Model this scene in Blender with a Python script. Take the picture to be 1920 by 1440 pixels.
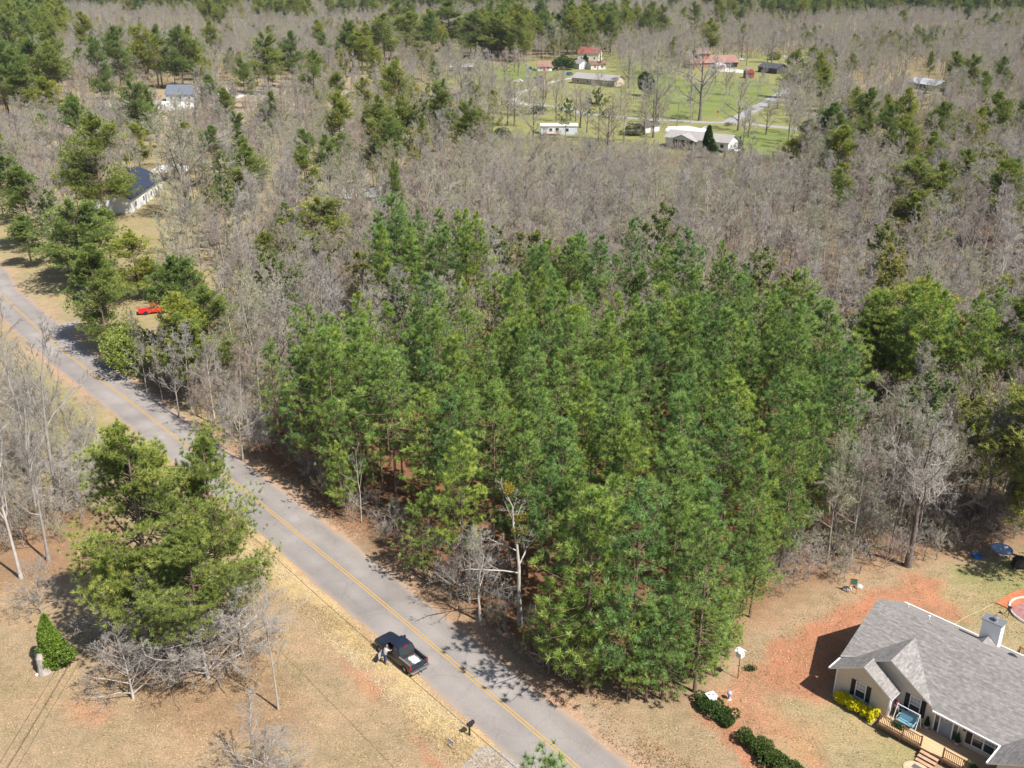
import bpy, math, random
import numpy as np
from mathutils import Vector, Matrix

for o in list(bpy.data.objects):
    bpy.data.objects.remove(o)
SC = bpy.context.scene
COL = SC.collection
rng = np.random.default_rng(7)
random.seed(7)

# ------------------------------------------------------------------ camera, light, exposure
CAM_H = 53.0                      # drone height in metres
FPX = 1830.0                      # focal length in photo pixels (1920 wide)
PITCH = math.atan((720 + 60) / FPX)
PS, PC = math.sin(PITCH), math.cos(PITCH)
cam_d = bpy.data.cameras.new("camera")
cam_d.sensor_width = 36.0
cam_d.lens = FPX / 1920 * 36.0
cam_d.clip_start = 0.5
cam_d.clip_end = 9000
cam = bpy.data.objects.new("camera", cam_d)
COL.objects.link(cam)
cam.location = (0, 0, CAM_H)
cam.rotation_euler = (math.pi / 2 - PITCH, 0, 0)
SC.camera = cam

SUN_ELEV = math.radians(53.5)
SUN_AZ = math.atan2(-0.645, 0.764)           # direction towards the sun in plan
SUN_STRENGTH = 5.0
SKY_STRENGTH = 0.08
EXPOSURE = 0.6
w = bpy.data.worlds.new("World")
SC.world = w
w.use_nodes = True
nt = w.node_tree
bg = nt.nodes.get("Background")
sky = nt.nodes.new("ShaderNodeTexSky")
sky.sky_type = 'NISHITA'
sky.sun_disc = False
sky.sun_elevation = SUN_ELEV
sky.sun_rotation = math.pi / 2 - SUN_AZ
nt.links.new(sky.outputs[0], bg.inputs[0])
bg.inputs[1].default_value = SKY_STRENGTH
sun_d = bpy.data.lights.new("sun", 'SUN')
sun_d.energy = SUN_STRENGTH
sun_d.angle = math.radians(0.5)
sun_d.color = (1.0, 0.955, 0.89)
sun = bpy.data.objects.new("sun", sun_d)
COL.objects.link(sun)
to_sun = Vector((math.cos(SUN_AZ) * math.cos(SUN_ELEV), math.sin(SUN_AZ) * math.cos(SUN_ELEV), math.sin(SUN_ELEV)))
sun.rotation_euler = to_sun.to_track_quat('Z', 'Y').to_euler()
sun.location = (60, -40, 120)
SC.view_settings.view_transform = 'Standard'
SC.view_settings.look = 'None'
SC.view_settings.exposure = EXPOSURE
SC.view_settings.gamma = 1.0
SC.cycles.max_bounces = 5
SC.cycles.diffuse_bounces = 2
SC.cycles.glossy_bounces = 2
SC.cycles.transmission_bounces = 3
SC.cycles.transparent_max_bounces = 6
SC.cycles.volume_bounces = 0
SC.cycles.caustics_reflective = False
SC.cycles.caustics_refractive = False

# ------------------------------------------------------------------ survey helper: photo pixel -> point on the land
def at(px, py, z=0.0):
    xc = (px - 960) / FPX
    yc = (py - 720) / FPX
    dy = PC - yc * PS
    dz = -PS - yc * PC
    t = (z - CAM_H) / dz
    return (xc * t, dy * t)

def to_px(x, y, z=0.0):
    Z = y * PC - (z - CAM_H) * PS
    yc = -(y * PS + (z - CAM_H) * PC)
    return 960 + FPX * x / Z, 720 + FPX * yc / Z

def height_for(x, y, py):
    """height of a thing standing at x, y whose top is seen at row py"""
    k = (py - 720) / FPX
    # -(y*PS + q*PC) = k*(y*PC - q*PS)
    q = -(y * PS + k * y * PC) / (PC - k * PS)
    return q + CAM_H

def poly_px(pts, z=0.0):
    return np.array([at(px, py, z) for px, py in pts])

def in_poly(x, y, poly):
    x = np.asarray(x); y = np.asarray(y)
    inside = np.zeros(x.shape, bool)
    n = len(poly)
    j = n - 1
    for i in range(n):
        xi, yi = poly[i]; xj, yj = poly[j]
        c = ((yi > y) != (yj > y)) & (x < (xj - xi) * (y - yi) / (yj - yi + 1e-12) + xi)
        inside ^= c
        j = i
    return inside

def seg_dist(x, y, pts):
    """distance from points to a polyline"""
    best = np.full(np.shape(x), 1e9)
    for (x0, y0), (x1, y1) in zip(pts[:-1], pts[1:]):
        dx, dy = x1 - x0, y1 - y0
        t = np.clip(((x - x0) * dx + (y - y0) * dy) / (dx * dx + dy * dy + 1e-9), 0, 1)
        best = np.minimum(best, np.hypot(x - x0 - t * dx, y - y0 - t * dy))
    return best

def poly_soft(x, y, poly, soft):
    """1 inside a polygon, fading over soft metres outside its edge"""
    ins = in_poly(x, y, poly)
    d = seg_dist(x, y, [tuple(p) for p in poly] + [tuple(poly[0])])
    return np.where(ins, 1.0, np.clip(1 - d / soft, 0, 1))

# ------------------------------------------------------------------ materials
def mat(name, col=(0.5, 0.5, 0.5), rough=0.7, spec=0.3, metal=0.0, emit=None):
    m = bpy.data.materials.new(name)
    m.use_nodes = True
    p = m.node_tree.nodes["Principled BSDF"]
    p.inputs["Base Color"].default_value = (*col, 1)
    p.inputs["Roughness"].default_value = rough
    p.inputs["Specular IOR Level"].default_value = spec
    p.inputs["Metallic"].default_value = metal
    return m

def N(m, kind, **kw):
    n = m.node_tree.nodes.new(kind)
    for k, v in kw.items():
        setattr(n, k, v)
    return n

def L(m, a, b):
    m.node_tree.links.new(a, b)

def ramp(m, fac, stops):
    r = N(m, "ShaderNodeValToRGB")
    e = r.color_ramp.elements
    while len(e) < len(stops):
        e.new(0.5)
    for i, (p, c) in enumerate(stops):
        e[i].position = p
        e[i].color = (*c, 1)
    L(m, fac, r.inputs[0])
    return r.outputs[0]

def noise(m, scale, detail=4, coord="Object", rough=0.6):
    n = N(m, "ShaderNodeTexNoise")
    n.inputs["Scale"].default_value = scale
    n.inputs["Detail"].default_value = detail
    n.inputs["Roughness"].default_value = rough
    tc = N(m, "ShaderNodeTexCoord")
    L(m, tc.outputs[coord], n.inputs["Vector"])
    return n.outputs["Fac"]

def mixc(m, fac, a, b, mode='MIX'):
    n = N(m, "ShaderNodeMix", data_type='RGBA', blend_type=mode)
    for sock, v in ((n.inputs[0], fac), (n.inputs[6], a), (n.inputs[7], b)):
        if hasattr(v, "is_linked"):
            L(m, v, sock)
        elif isinstance(v, tuple):
            sock.default_value = (*v, 1)
        else:
            sock.default_value = v
    return n.outputs[2]

def noisy(name, c0, c1, scale=2.0, rough=0.8, spec=0.25, bump=0.0, metal=0.0, stretch=None, detail=5):
    m = mat(name, c0, rough, spec, metal)
    p = m.node_tree.nodes["Principled BSDF"]
    n = N(m, "ShaderNodeTexNoise")
    n.inputs["Scale"].default_value = scale
    n.inputs["Detail"].default_value = detail
    tc = N(m, "ShaderNodeTexCoord")
    if stretch:
        mp = N(m, "ShaderNodeMapping")
        mp.inputs["Scale"].default_value = stretch
        L(m, tc.outputs["Object"], mp.inputs[0])
        L(m, mp.outputs[0], n.inputs["Vector"])
    else:
        L(m, tc.outputs["Object"], n.inputs["Vector"])
    L(m, ramp(m, n.outputs["Fac"], [(0.33, c0), (0.67, c1)]), p.inputs["Base Color"])
    if bump:
        b = N(m, "ShaderNodeBump")
        b.inputs["Strength"].default_value = bump
        L(m, n.outputs["Fac"], b.inputs["Height"])
        L(m, b.outputs[0], p.inputs["Normal"])
    return m

# ------------------------------------------------------------------ object helpers
def tag(o, label=None, cat=None, group=None, kind=None):
    if label: o["label"] = label
    if cat: o["category"] = cat
    if group: o["group"] = group
    if kind: o["kind"] = kind
    return o

def thing(name, label, cat, loc=(0, 0, 0), rz=0.0, group=None):
    o = bpy.data.objects.new(name, None)
    o.empty_display_size = 0.3
    COL.objects.link(o)
    o.location = loc
    o.rotation_euler = (0, 0, rz)
    return tag(o, label, cat, group)

def link_mesh(name, me, parent=None):
    o = bpy.data.objects.new(name, me)
    COL.objects.link(o)
    if parent is not None:
        o.parent = parent
    return o

def np_mesh(name, V, F, m=None, attr=None, smooth=False):
    """V (n,3); F (k,3) or (k,4) or list of faces; attr: dict name -> per face float"""
    me = bpy.data.meshes.new(name)
    V = np.asarray(V, np.float32)
    F = np.asarray(F, np.int32)
    me.vertices.add(len(V))
    me.vertices.foreach_set("co", V.ravel())
    k = F.shape[1]
    me.loops.add(F.size)
    me.loops.foreach_set("vertex_index", F.ravel())
    me.polygons.add(len(F))
    me.polygons.foreach_set("loop_start", np.arange(0, F.size, k, dtype=np.int32))
    me.polygons.foreach_set("loop_total", np.full(len(F), k, np.int32))
    if smooth:
        me.polygons.foreach_set("use_smooth", np.ones(len(F), bool))
    if attr:
        for nm, vals in attr.items():
            a = me.attributes.new(nm, 'FLOAT', 'FACE')
            a.data.foreach_set("value", np.asarray(vals, np.float32))
    if m is not None:
        me.materials.append(m)
    me.update(calc_edges=True)
    return me

class MB:
    """collects shapes, then links them as ONE mesh object"""
    def __init__(s):
        s.v = []; s.f = []; s.mi = []; s.cur = 0
    def add(s, vs, fs):
        b = len(s.v)
        s.v += [tuple(v) for v in vs]
        s.f += [tuple(i + b for i in f) for f in fs]
        s.mi += [s.cur] * len(fs)
        return s
    def box(s, x0, y0, z0, x1, y1, z1):
        v = [(x0, y0, z0), (x1, y0, z0), (x1, y1, z0), (x0, y1, z0), (x0, y0, z1), (x1, y0, z1), (x1, y1, z1), (x0, y1, z1)]
        return s.add(v, [(0, 3, 2, 1), (4, 5, 6, 7), (0, 1, 5, 4), (1, 2, 6, 5), (2, 3, 7, 6), (3, 0, 4, 7)])
    def slab(s, quad, th):
        """a flat quad (4 points) given thickness th downwards along its normal"""
        q = [Vector(p) for p in quad]
        n = (q[1] - q[0]).cross(q[-1] - q[0]).normalized()
        if n.z < 0: n = -n
        k = len(q)
        v = q + [p - n * th for p in q]
        f = [tuple(range(k)), tuple(range(2 * k - 1, k - 1, -1))]
        for i in range(k):
            j = (i + 1) % k
            f.append((i, i + k, j + k, j))
        return s.add(v, f)
    def prism(s, pts, axis, a, b):
        """polygon pts (p, q) swept along axis 'x','y' or 'z' from a to b"""
        def mk(p, q, t):
            return (t, p, q) if axis == 'x' else ((p, t, q) if axis == 'y' else (p, q, t))
        k = len(pts)
        v = [mk(p, q, a) for p, q in pts] + [mk(p, q, b) for p, q in pts]
        f = [tuple(range(k - 1, -1, -1)), tuple(range(k, 2 * k))]
        for i in range(k):
            j = (i + 1) % k
            f.append((i, j, j + k, i + k))
        return s.add(v, f)
    def tube(s, pts, r, sides=6, caps=True):
        rs = r if hasattr(r, "__len__") else [r] * len(pts)
        P = [Vector(p) for p in pts]
        rings = []
        for i, p in enumerate(P):
            d = (P[min(i + 1, len(P) - 1)] - P[max(i - 1, 0)]).normalized()
            a = Vector((0, 0, 1)) if abs(d.z) < 0.9 else Vector((1, 0, 0))
            u = d.cross(a).normalized(); w_ = d.cross(u)
            rings.append([p + (u * math.cos(t) + w_ * math.sin(t)) * rs[i] for t in [2 * math.pi * k / sides for k in range(sides)]])
        v = [q for ring in rings for q in ring]
        f = []
        for i in range(len(P) - 1):
            for k in range(sides):
                f.append((i * sides + k, i * sides + (k + 1) % sides, (i + 1) * sides + (k + 1) % sides, (i + 1) * sides + k))
        if caps:
            f.append(tuple(range(sides - 1, -1, -1)))
            f.append(tuple(range((len(P) - 1) * sides, len(P) * sides)))
        return s.add(v, f)
    def ball(s, c, r, n=10, m=6, sq=(1, 1, 1)):
        v = []; f = []
        for i in range(m + 1):
            th = math.pi * i / m
            for k in range(n):
                ph = 2 * math.pi * k / n
                v.append((c[0] + r * sq[0] * math.sin(th) * math.cos(ph), c[1] + r * sq[1] * math.sin(th) * math.sin(ph), c[2] + r * sq[2] * math.cos(th)))
        for i in range(m):
            for k in range(n):
                f.append((i * n + k, (i + 1) * n + k, (i + 1) * n + (k + 1) % n, i * n + (k + 1) % n))
        return s.add(v, f)
    def lathe(s, prof, n=12, c=(0, 0)):
        v = []; f = []
        for r, z in prof:
            for k in range(n):
                a = 2 * math.pi * k / n
                v.append((c[0] + r * math.cos(a), c[1] + r * math.sin(a), z))
        for i in range(len(prof) - 1):
            for k in range(n):
                f.append((i * n + k, i * n + (k + 1) % n, (i + 1) * n + (k + 1) % n, (i + 1) * n + k))
        f.append(tuple(range(n - 1, -1, -1)))
        f.append(tuple(range((len(prof) - 1) * n, len(prof) * n)))
        return s.add(v, f)
    def mesh(s, name, mats, bevel=0.0, smooth=False):
        me = bpy.data.meshes.new(name)
        me.from_pydata(s.v, [], s.f)
        for m in (mats if isinstance(mats, (list, tuple)) else [mats]):
            me.materials.append(m)
        me.polygons.foreach_set("material_index", s.mi)
        if smooth:
            me.polygons.foreach_set("use_smooth", [True] * len(me.polygons))
        me.update()
        return me
    def build(s, name, mats, parent=None, smooth=False):
        return link_mesh(name, s.mesh(name, mats, smooth=smooth), parent)
# ------------------------------------------------------------------ the land: road, ground zones
def catmull(pts, n=8):
    P = [np.array(p, float) for p in pts]
    P = [2 * P[0] - P[1]] + P + [2 * P[-1] - P[-2]]
    out = []
    for i in range(1, len(P) - 2):
        for k in range(n):
            t = k / n
            p0, p1, p2, p3 = P[i - 1], P[i], P[i + 1], P[i + 2]
            out.append(0.5 * ((2 * p1) + (-p0 + p2) * t + (2 * p0 - 5 * p1 + 4 * p2 - p3) * t * t + (-p0 + 3 * p1 - 3 * p2 + p3) * t ** 3))
    out.append(P[-2])
    return [tuple(p) for p in out]

ROAD = catmull([(40.2, 14.0), at(1260, 1585), at(1040, 1403), at(800, 1200), at(640, 1066.7), at(460, 921), at(330, 820), at(235, 746), at(160, 690), at(100, 642), at(45, 592), at(0, 552), at(-90, 480), (-190, 235), (-280, 330)], 8)
FAR_ROAD = catmull([at(1700, 262), at(1560, 250), at(1470, 239), at(1380, 231), at(1290, 228), at(1200, 222), at(1100, 213), at(1040, 200), at(960, 194), at(860, 186), at(760, 178), at(640, 172)], 6)
SIDE_ROAD = catmull([at(1365, 230), at(1395, 215), at(1450, 185), at(1500, 155), at(1521, 138), at(1512, 120), at(1490, 110), at(1460, 103)], 6)
LOOP_DRIVE = catmull([at(985, 196), at(963, 186), at(972, 176), at(1000, 165), at(1038, 153), at(1075, 146)], 6)

def strip(pts, w0, w1=None):
    """quads between two offsets of a polyline"""
    if w1 is None: w0, w1 = -w0 / 2, w0 / 2
    P = np.array(pts)
    T = np.gradient(P, axis=0)
    T /= np.linalg.norm(T, axis=1)[:, None]
    Nn = np.stack([-T[:, 1], T[:, 0]], 1)
    return P + Nn * w0, P + Nn * w1

def strip_mesh(name, pts, w0, w1, z, m, cols=1, jag=0.0):
    A, B = strip(pts, w0, w1)
    n = len(A)
    V = []
    for i in range(n):
        for c in range(cols + 1):
            t = c / cols
            p = A[i] * (1 - t) + B[i] * t
            V.append((p[0], p[1], z))
    F = []
    for i in range(n - 1):
        for c in range(cols):
            a = i * (cols + 1) + c
            F.append((a, a + 1, a + cols + 2, a + cols + 1))
    F = np.array(F)
    # make the faces look up
    v = np.array(V)
    q = F[0]
    nz = np.cross(v[q[1]] - v[q[0]], v[q[3]] - v[q[0]])[2]
    if nz < 0: F = F[:, ::-1]
    return np_mesh(name, V, F, m)

# asphalt with a pale sandy fringe, wheel paths and cracks, all in road coordinates
def asphalt(name, base0, base1, pts, fringe=True):
    m = mat(name, base0, 0.9, 0.25)
    p = m.node_tree.nodes["Principled BSDF"]
    n1 = noise(m, 0.25, 4)
    n2 = noise(m, 9.0, 3)
    c = ramp(m, n1, [(0.3, base0), (0.7, base1)])
    c = mixc(m, 0.5, c, ramp(m, n2, [(0.2, (0.55, 0.55, 0.55)), (0.8, (1.35, 1.35, 1.35))]), 'MULTIPLY')
    at_ = N(m, "ShaderNodeAttribute", attribute_name="across")
    # tyre tracks paler, seams and cracks darker
    tk = N(m, "ShaderNodeAttribute", attribute_name="track")
    c = mixc(m, tk.outputs["Fac"], c, mixc(m, 1.0, c, (1.22, 1.2, 1.17), 'MULTIPLY'))
    vo = N(m, "ShaderNodeTexVoronoi", feature='DISTANCE_TO_EDGE')
    vo.inputs["Scale"].default_value = 0.31
    tc = N(m, "ShaderNodeTexCoord")
    wv = N(m, "ShaderNodeVectorMath", operation='ADD')
    nz = N(m, "ShaderNodeTexNoise"); nz.inputs["Scale"].default_value = 0.9; nz.inputs["Detail"].default_value = 4
    L(m, tc.outputs["Object"], nz.inputs["Vector"]); L(m, tc.outputs["Object"], wv.inputs[0]); L(m, nz.outputs["Color"], wv.inputs[1])
    L(m, wv.outputs[0], vo.inputs["Vector"])
    c = mixc(m, 0.24, c, ramp(m, vo.outputs["Distance"], [(0.0, (0.45, 0.44, 0.43)), (0.008, (0.6, 0.6, 0.6)), (0.014, (1, 1, 1))]), 'MULTIPLY')
    c = mixc(m, 0.5, c, ramp(m, noise(m, 0.06, 3), [(0.42, (0.80, 0.79, 0.78)), (0.58, (1.16, 1.14, 1.10))]), 'MULTIPLY')
    c = mixc(m, at_.outputs["Fac"], c, (0.36, 0.27, 0.20)) if fringe else c
    L(m, c, p.inputs["Base Color"])
    return m

M_road = asphalt("asphalt", (0.21, 0.192, 0.182), (0.275, 0.254, 0.242), ROAD)
M_farroad = noisy("far_asphalt", (0.26, 0.25, 0.245), (0.34, 0.33, 0.32), 0.4, 0.9)
M_yellow = noisy("yellow_paint", (0.50, 0.30, 0.07), (0.40, 0.27, 0.12), 3.0, 0.8)

def road_object():
    # eight columns so the sandy fringe can follow the edge
    offs = [-3.2, -2.8, -2.5, -1.2, 0.0, 1.2, 2.5, 2.8, 3.1]
    track = [0, 0, 0.1, 0.85, 0.15, 0.85, 0.1, 0, 0]
    sand = [0.95, 0.45, 0.08, 0.0, 0.0, 0.0, 0.03, 0.25, 0.75]
    pts = []
    P = np.array(ROAD)
    for a, b in zip(P[:-1], P[1:]):
        k = max(1, int(np.hypot(*(b - a)) / 1.5))
        for i in range(k):
            pts.append(a + (b - a) * i / k)
    P = np.array(pts)
    T = np.gradient(P, axis=0); T /= np.linalg.norm(T, axis=1)[:, None]
    Nn = np.stack([-T[:, 1], T[:, 0]], 1)
    V = []; S = []
    rj = np.random.default_rng(3)
    for i in range(len(P)):
        jl, jr = rj.normal(0, 0.13), rj.normal(0, 0.10)
        for o_, s_ in zip(offs, sand):
            # offsets: negative = right hand of travel; the left shoulder (towards the truck) has more sand
            oo = o_ + (jl if o_ < -2.8 else jr if o_ > 2.8 else 0)
            p = P[i] + Nn[i] * -oo * -1
            V.append((p[0], p[1], 0.006)); S.append(s_ * rj.uniform(0.7, 1.25))
    c = len(offs)
    F = []
    for i in range(len(P) - 1):
        for k in range(c - 1):
            a = i * c + k
            F.append((a, a + c, a + c + 1, a + 1))
    F = np.array(F); v = np.array(V)
    if np.cross(v[F[0][1]] - v[F[0][0]], v[F[0][3]] - v[F[0][0]])[2] < 0: F = F[:, ::-1]
    me = np_mesh("road", V, F, M_road)
    a2 = me.attributes.new("track", 'FLOAT', 'POINT')
    a2.data.foreach_set("value", np.tile(track, len(P)).astype(np.float32))
    a = me.attributes.new("across", 'FLOAT', 'POINT')
    a.data.foreach_set("value", np.clip(S, 0, 1).astype(np.float32))
    return tag(link_mesh("road", me), kind="structure")
road_object()
for k, off in enumerate((-0.13, 0.13)):
    tag(link_mesh("road_marking", strip_mesh("road_marking", ROAD, off - 0.06, off + 0.06, 0.011, M_yellow)), kind="structure")
tag(link_mesh("road", strip_mesh("far_road", FAR_ROAD, -2.4, 2.4, 0.008, M_farroad)), kind="structure")
tag(link_mesh("road", strip_mesh("side_road", SIDE_ROAD, -2.7, 2.7, 0.012, M_farroad)), kind="structure")
M_drive = noisy("pale_gravel", (0.36, 0.34, 0.31), (0.46, 0.44, 0.40), 2.0, 0.95)
tag(link_mesh("driveway", strip_mesh("loop_drive", LOOP_DRIVE, -1.6, 1.6, 0.016, M_drive)), kind="structure")

def flat_patch(name, pts_px, z, m, kind="structure"):
    P = [at(*p) for p in pts_px]
    me = bpy.data.meshes.new(name)
    area = sum(P[i][0] * P[(i + 1) % len(P)][1] - P[(i + 1) % len(P)][0] * P[i][1] for i in range(len(P)))
    if area < 0: P = P[::-1]
    me.from_pydata([(x, y, z) for x, y in P], [], [tuple(range(len(P)))])
    me.materials.append(m)
    return tag(link_mesh(name, me), kind=kind)

M_gravel = noisy("driveway_gravel", (0.20, 0.18, 0.165), (0.42, 0.37, 0.33), 6.0, 0.95, bump=0.4)
M_concrete = noisy("bright_concrete", (0.50, 0.48, 0.45), (0.62, 0.60, 0.57), 0.15, 0.9)
flat_patch("driveway", [(902, 1398), (925, 1402), (985, 1440), (1050, 1500), (880, 1520), (850, 1460), (872, 1430)], 0.010, M_gravel)
flat_patch("driveway", [(108, 608), (150, 601), (152, 612), (128, 622)], 0.010, M_gravel)
flat_patch("pavement", [(268, 192), (300, 188), (362, 192), (372, 201), (330, 208), (268, 206), (262, 199)], 0.02, M_concrete)
flat_patch("pavement", [(384, 196), (400, 186), (440, 176), (468, 168), (470, 176), (446, 184), (420, 194), (400, 200)], 0.02, M_concrete)
flat_patch("pavement", [(186, 198), (230, 189), (262, 184), (258, 191), (215, 200), (190, 204)], 0.02, M_concrete)
flat_patch("pavement", [(400, 172), (425, 164), (440, 166), (430, 175), (406, 178)], 0.02, M_concrete)
flat_patch("pavement", [(1246, 246), (1252, 237), (1290, 236), (1330, 243), (1326, 251)], 0.022, M_concrete)
flat_patch("pavement", [(1344, 130), (1362, 127), (1402, 133), (1396, 137), (1350, 134)], 0.022, M_concrete)
flat_patch("pavement", [(1310, 243), (1322, 236), (1330, 238), (1322, 250)], 0.024, M_concrete)

# ---- ground colours: what grows or lies where (albedo, never shade)
TAN = (0.335, 0.242, 0.155)
TANG = (0.32, 0.262, 0.145)
STRAW = (0.50, 0.375, 0.19)
CLAY = (0.40, 0.185, 0.11)
LITTER = (0.27, 0.165, 0.10)
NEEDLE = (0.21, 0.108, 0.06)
LAWN = (0.235, 0.235, 0.095)
GREEN = (0.165, 0.21, 0.06)
WOODS = (0.21, 0.155, 0.10)
PALE = (0.37, 0.28, 0.20)
ZONES = [  # (colour, polygon in photo pixels, fade metres, strength)
    (TANG, [(-900, 1440), (-900, 300), (520, 140), (700, 200), (560, 420), (420, 560), (300, 700), (480, 900), (700, 1500), (300, 1800)], 12, 0.8),
    (LAWN, [(800, 190), (880, 125), (1010, 112), (1160, 100), (1545, 96), (1540, 140), (1490, 175), (1475, 240), (1490, 310), (1360, 320), (1230, 285), (1130, 275), (960, 275), (850, 250)], 14, 0.95),
    (GREEN, [(1190, 130), (1290, 160), (1400, 150), (1440, 170), (1360, 215), (1240, 215)], 10, 0.8),
    (GREEN, [(1390, 245), (1470, 245), (1475, 300), (1390, 300)], 7, 0.8),
    (GREEN, [(880, 125), (960, 120), (1020, 135), (960, 150), (890, 150)], 9, 0.8),
    (PALE, [(150, 200), (640, 140), (640, 210), (420, 250), (170, 260)], 20, 0.7),
    (CLAY, [(800, 180), (860, 180), (880, 196), (800, 200)], 6, 0.7),
    (TANG, [(0, 420), (60, 430), (110, 560), (0, 520)], 6, 0.9),
    (WOODS, [(520, 420), (1000, 290), (1500, 300), (2100, 180), (2600, 400), (2500, 1080), (1900, 1000), (1560, 1060), (1450, 640), (560, 620)], 8, 0.9),
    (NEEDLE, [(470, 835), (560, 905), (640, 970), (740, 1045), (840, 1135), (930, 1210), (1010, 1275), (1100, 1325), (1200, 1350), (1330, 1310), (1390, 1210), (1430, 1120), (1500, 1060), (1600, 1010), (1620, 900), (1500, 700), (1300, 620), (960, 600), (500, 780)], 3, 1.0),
    (LITTER, [(1420, 1110), (1560, 1010), (1920, 960), (1960, 1010), (1840, 1040), (1760, 1070), (1620, 1090), (1500, 1150), (1420, 1190)], 3, 0.9),
    (PALE, [(255, 705), (400, 850), (600, 1000), (700, 1080), (690, 1120), (560, 1010), (420, 890), (240, 730)], 2, 0.8),
    # front yard of the lower right house
    (TAN, [(1100, 1330), (1330, 1320), (1400, 1210), (1620, 1090), (1800, 1060), (2100, 1040), (2300, 1440), (2000, 1900), (1200, 1600)], 4, 1.0),
    (TANG, [(1440, 1330), (1560, 1310), (1720, 1410), (1740, 1500), (1520, 1500)], 2, 0.8),
    (LAWN, [(1660, 1390), (1730, 1420), (1760, 1480), (1700, 1500)], 1.5, 0.5),
    (TANG, [(1780, 1090), (1860, 1070), (2000, 1060), (2050, 1260), (1940, 1230), (1800, 1180)], 3, 0.8),
    (LAWN, [(1810, 1080), (1960, 1060), (1990, 1130), (1880, 1120)], 2, 0.75),
    (CLAY, [(1620, 1128), (1660, 1115), (1730, 1085), (1760, 1090), (1770, 1130), (1790, 1148), (1740, 1150), (1660, 1130)], 1.5, 0.85),
    (CLAY, [(1450, 1230), (1500, 1190), (1580, 1150), (1640, 1120), (1650, 1135), (1600, 1180), (1590, 1260), (1530, 1290), (1460, 1275), (1440, 1250)], 1.2, 1.0),
    (CLAY, [(1380, 1290), (1450, 1250), (1540, 1285), (1520, 1300), (1440, 1300), (1400, 1340), (1370, 1350), (1330, 1330)], 1.5, 0.7),
    (CLAY, [(1350, 1345), (1375, 1355), (1400, 1395), (1440, 1430), (1490, 1480), (1440, 1480), (1390, 1420)], 0.8, 0.95),
    (CLAY, [(1400, 1345), (1460, 1335), (1470, 1360), (1420, 1380)], 1.5, 0.55),
    (CLAY, [(1470, 1385), (1520, 1370), (1510, 1410), (1480, 1410)], 1.5, 0.4),
    (CLAY, [(1510, 1425), (1545, 1420), (1545, 1470), (1520, 1470)], 1.2, 0.5),
    # left yard
    (TAN, [(-700, 1500), (-500, 1100), (0, 1060), (170, 1020), (480, 1000), (560, 1080), (700, 1240), (880, 1420), (980, 1560), (300, 1900)], 4, 0.9),
    (LITTER, [(-200, 1000), (60, 960), (190, 960), (200, 1020), (100, 1080), (-200, 1120)], 3, 0.9),
    (LITTER, [(230, 1240), (420, 1220), (520, 1290), (530, 1360), (420, 1370), (300, 1330)], 2.5, 0.65),
    (CLAY, [(140, 1330), (180, 1325), (185, 1345), (150, 1350)], 1.5, 0.5),
    (CLAY, [(640, 1235), (652, 1250), (700, 1290), (690, 1310), (655, 1270)], 0.8, 0.5),
    (CLAY, [(780, 1370), (795, 1390), (810, 1430), (795, 1430)], 0.6, 0.6),
    (PALE, [(190, 880), (240, 800), (262, 770), (300, 800), (250, 860), (220, 900)], 2.5, 0.9),
    (LAWN, [(60, 700), (150, 700), (190, 800), (180, 880), (90, 820)], 4, 0.6),
    (LAWN, [(140, 610), (240, 690), (262, 706), (225, 700), (140, 640)], 1.5, 0.5),
    (LAWN, [(1100, 1362), (1160, 1420), (1210, 1470), (1190, 1480), (1120, 1400), (1085, 1345)], 0.7, 0.6),
]
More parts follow.
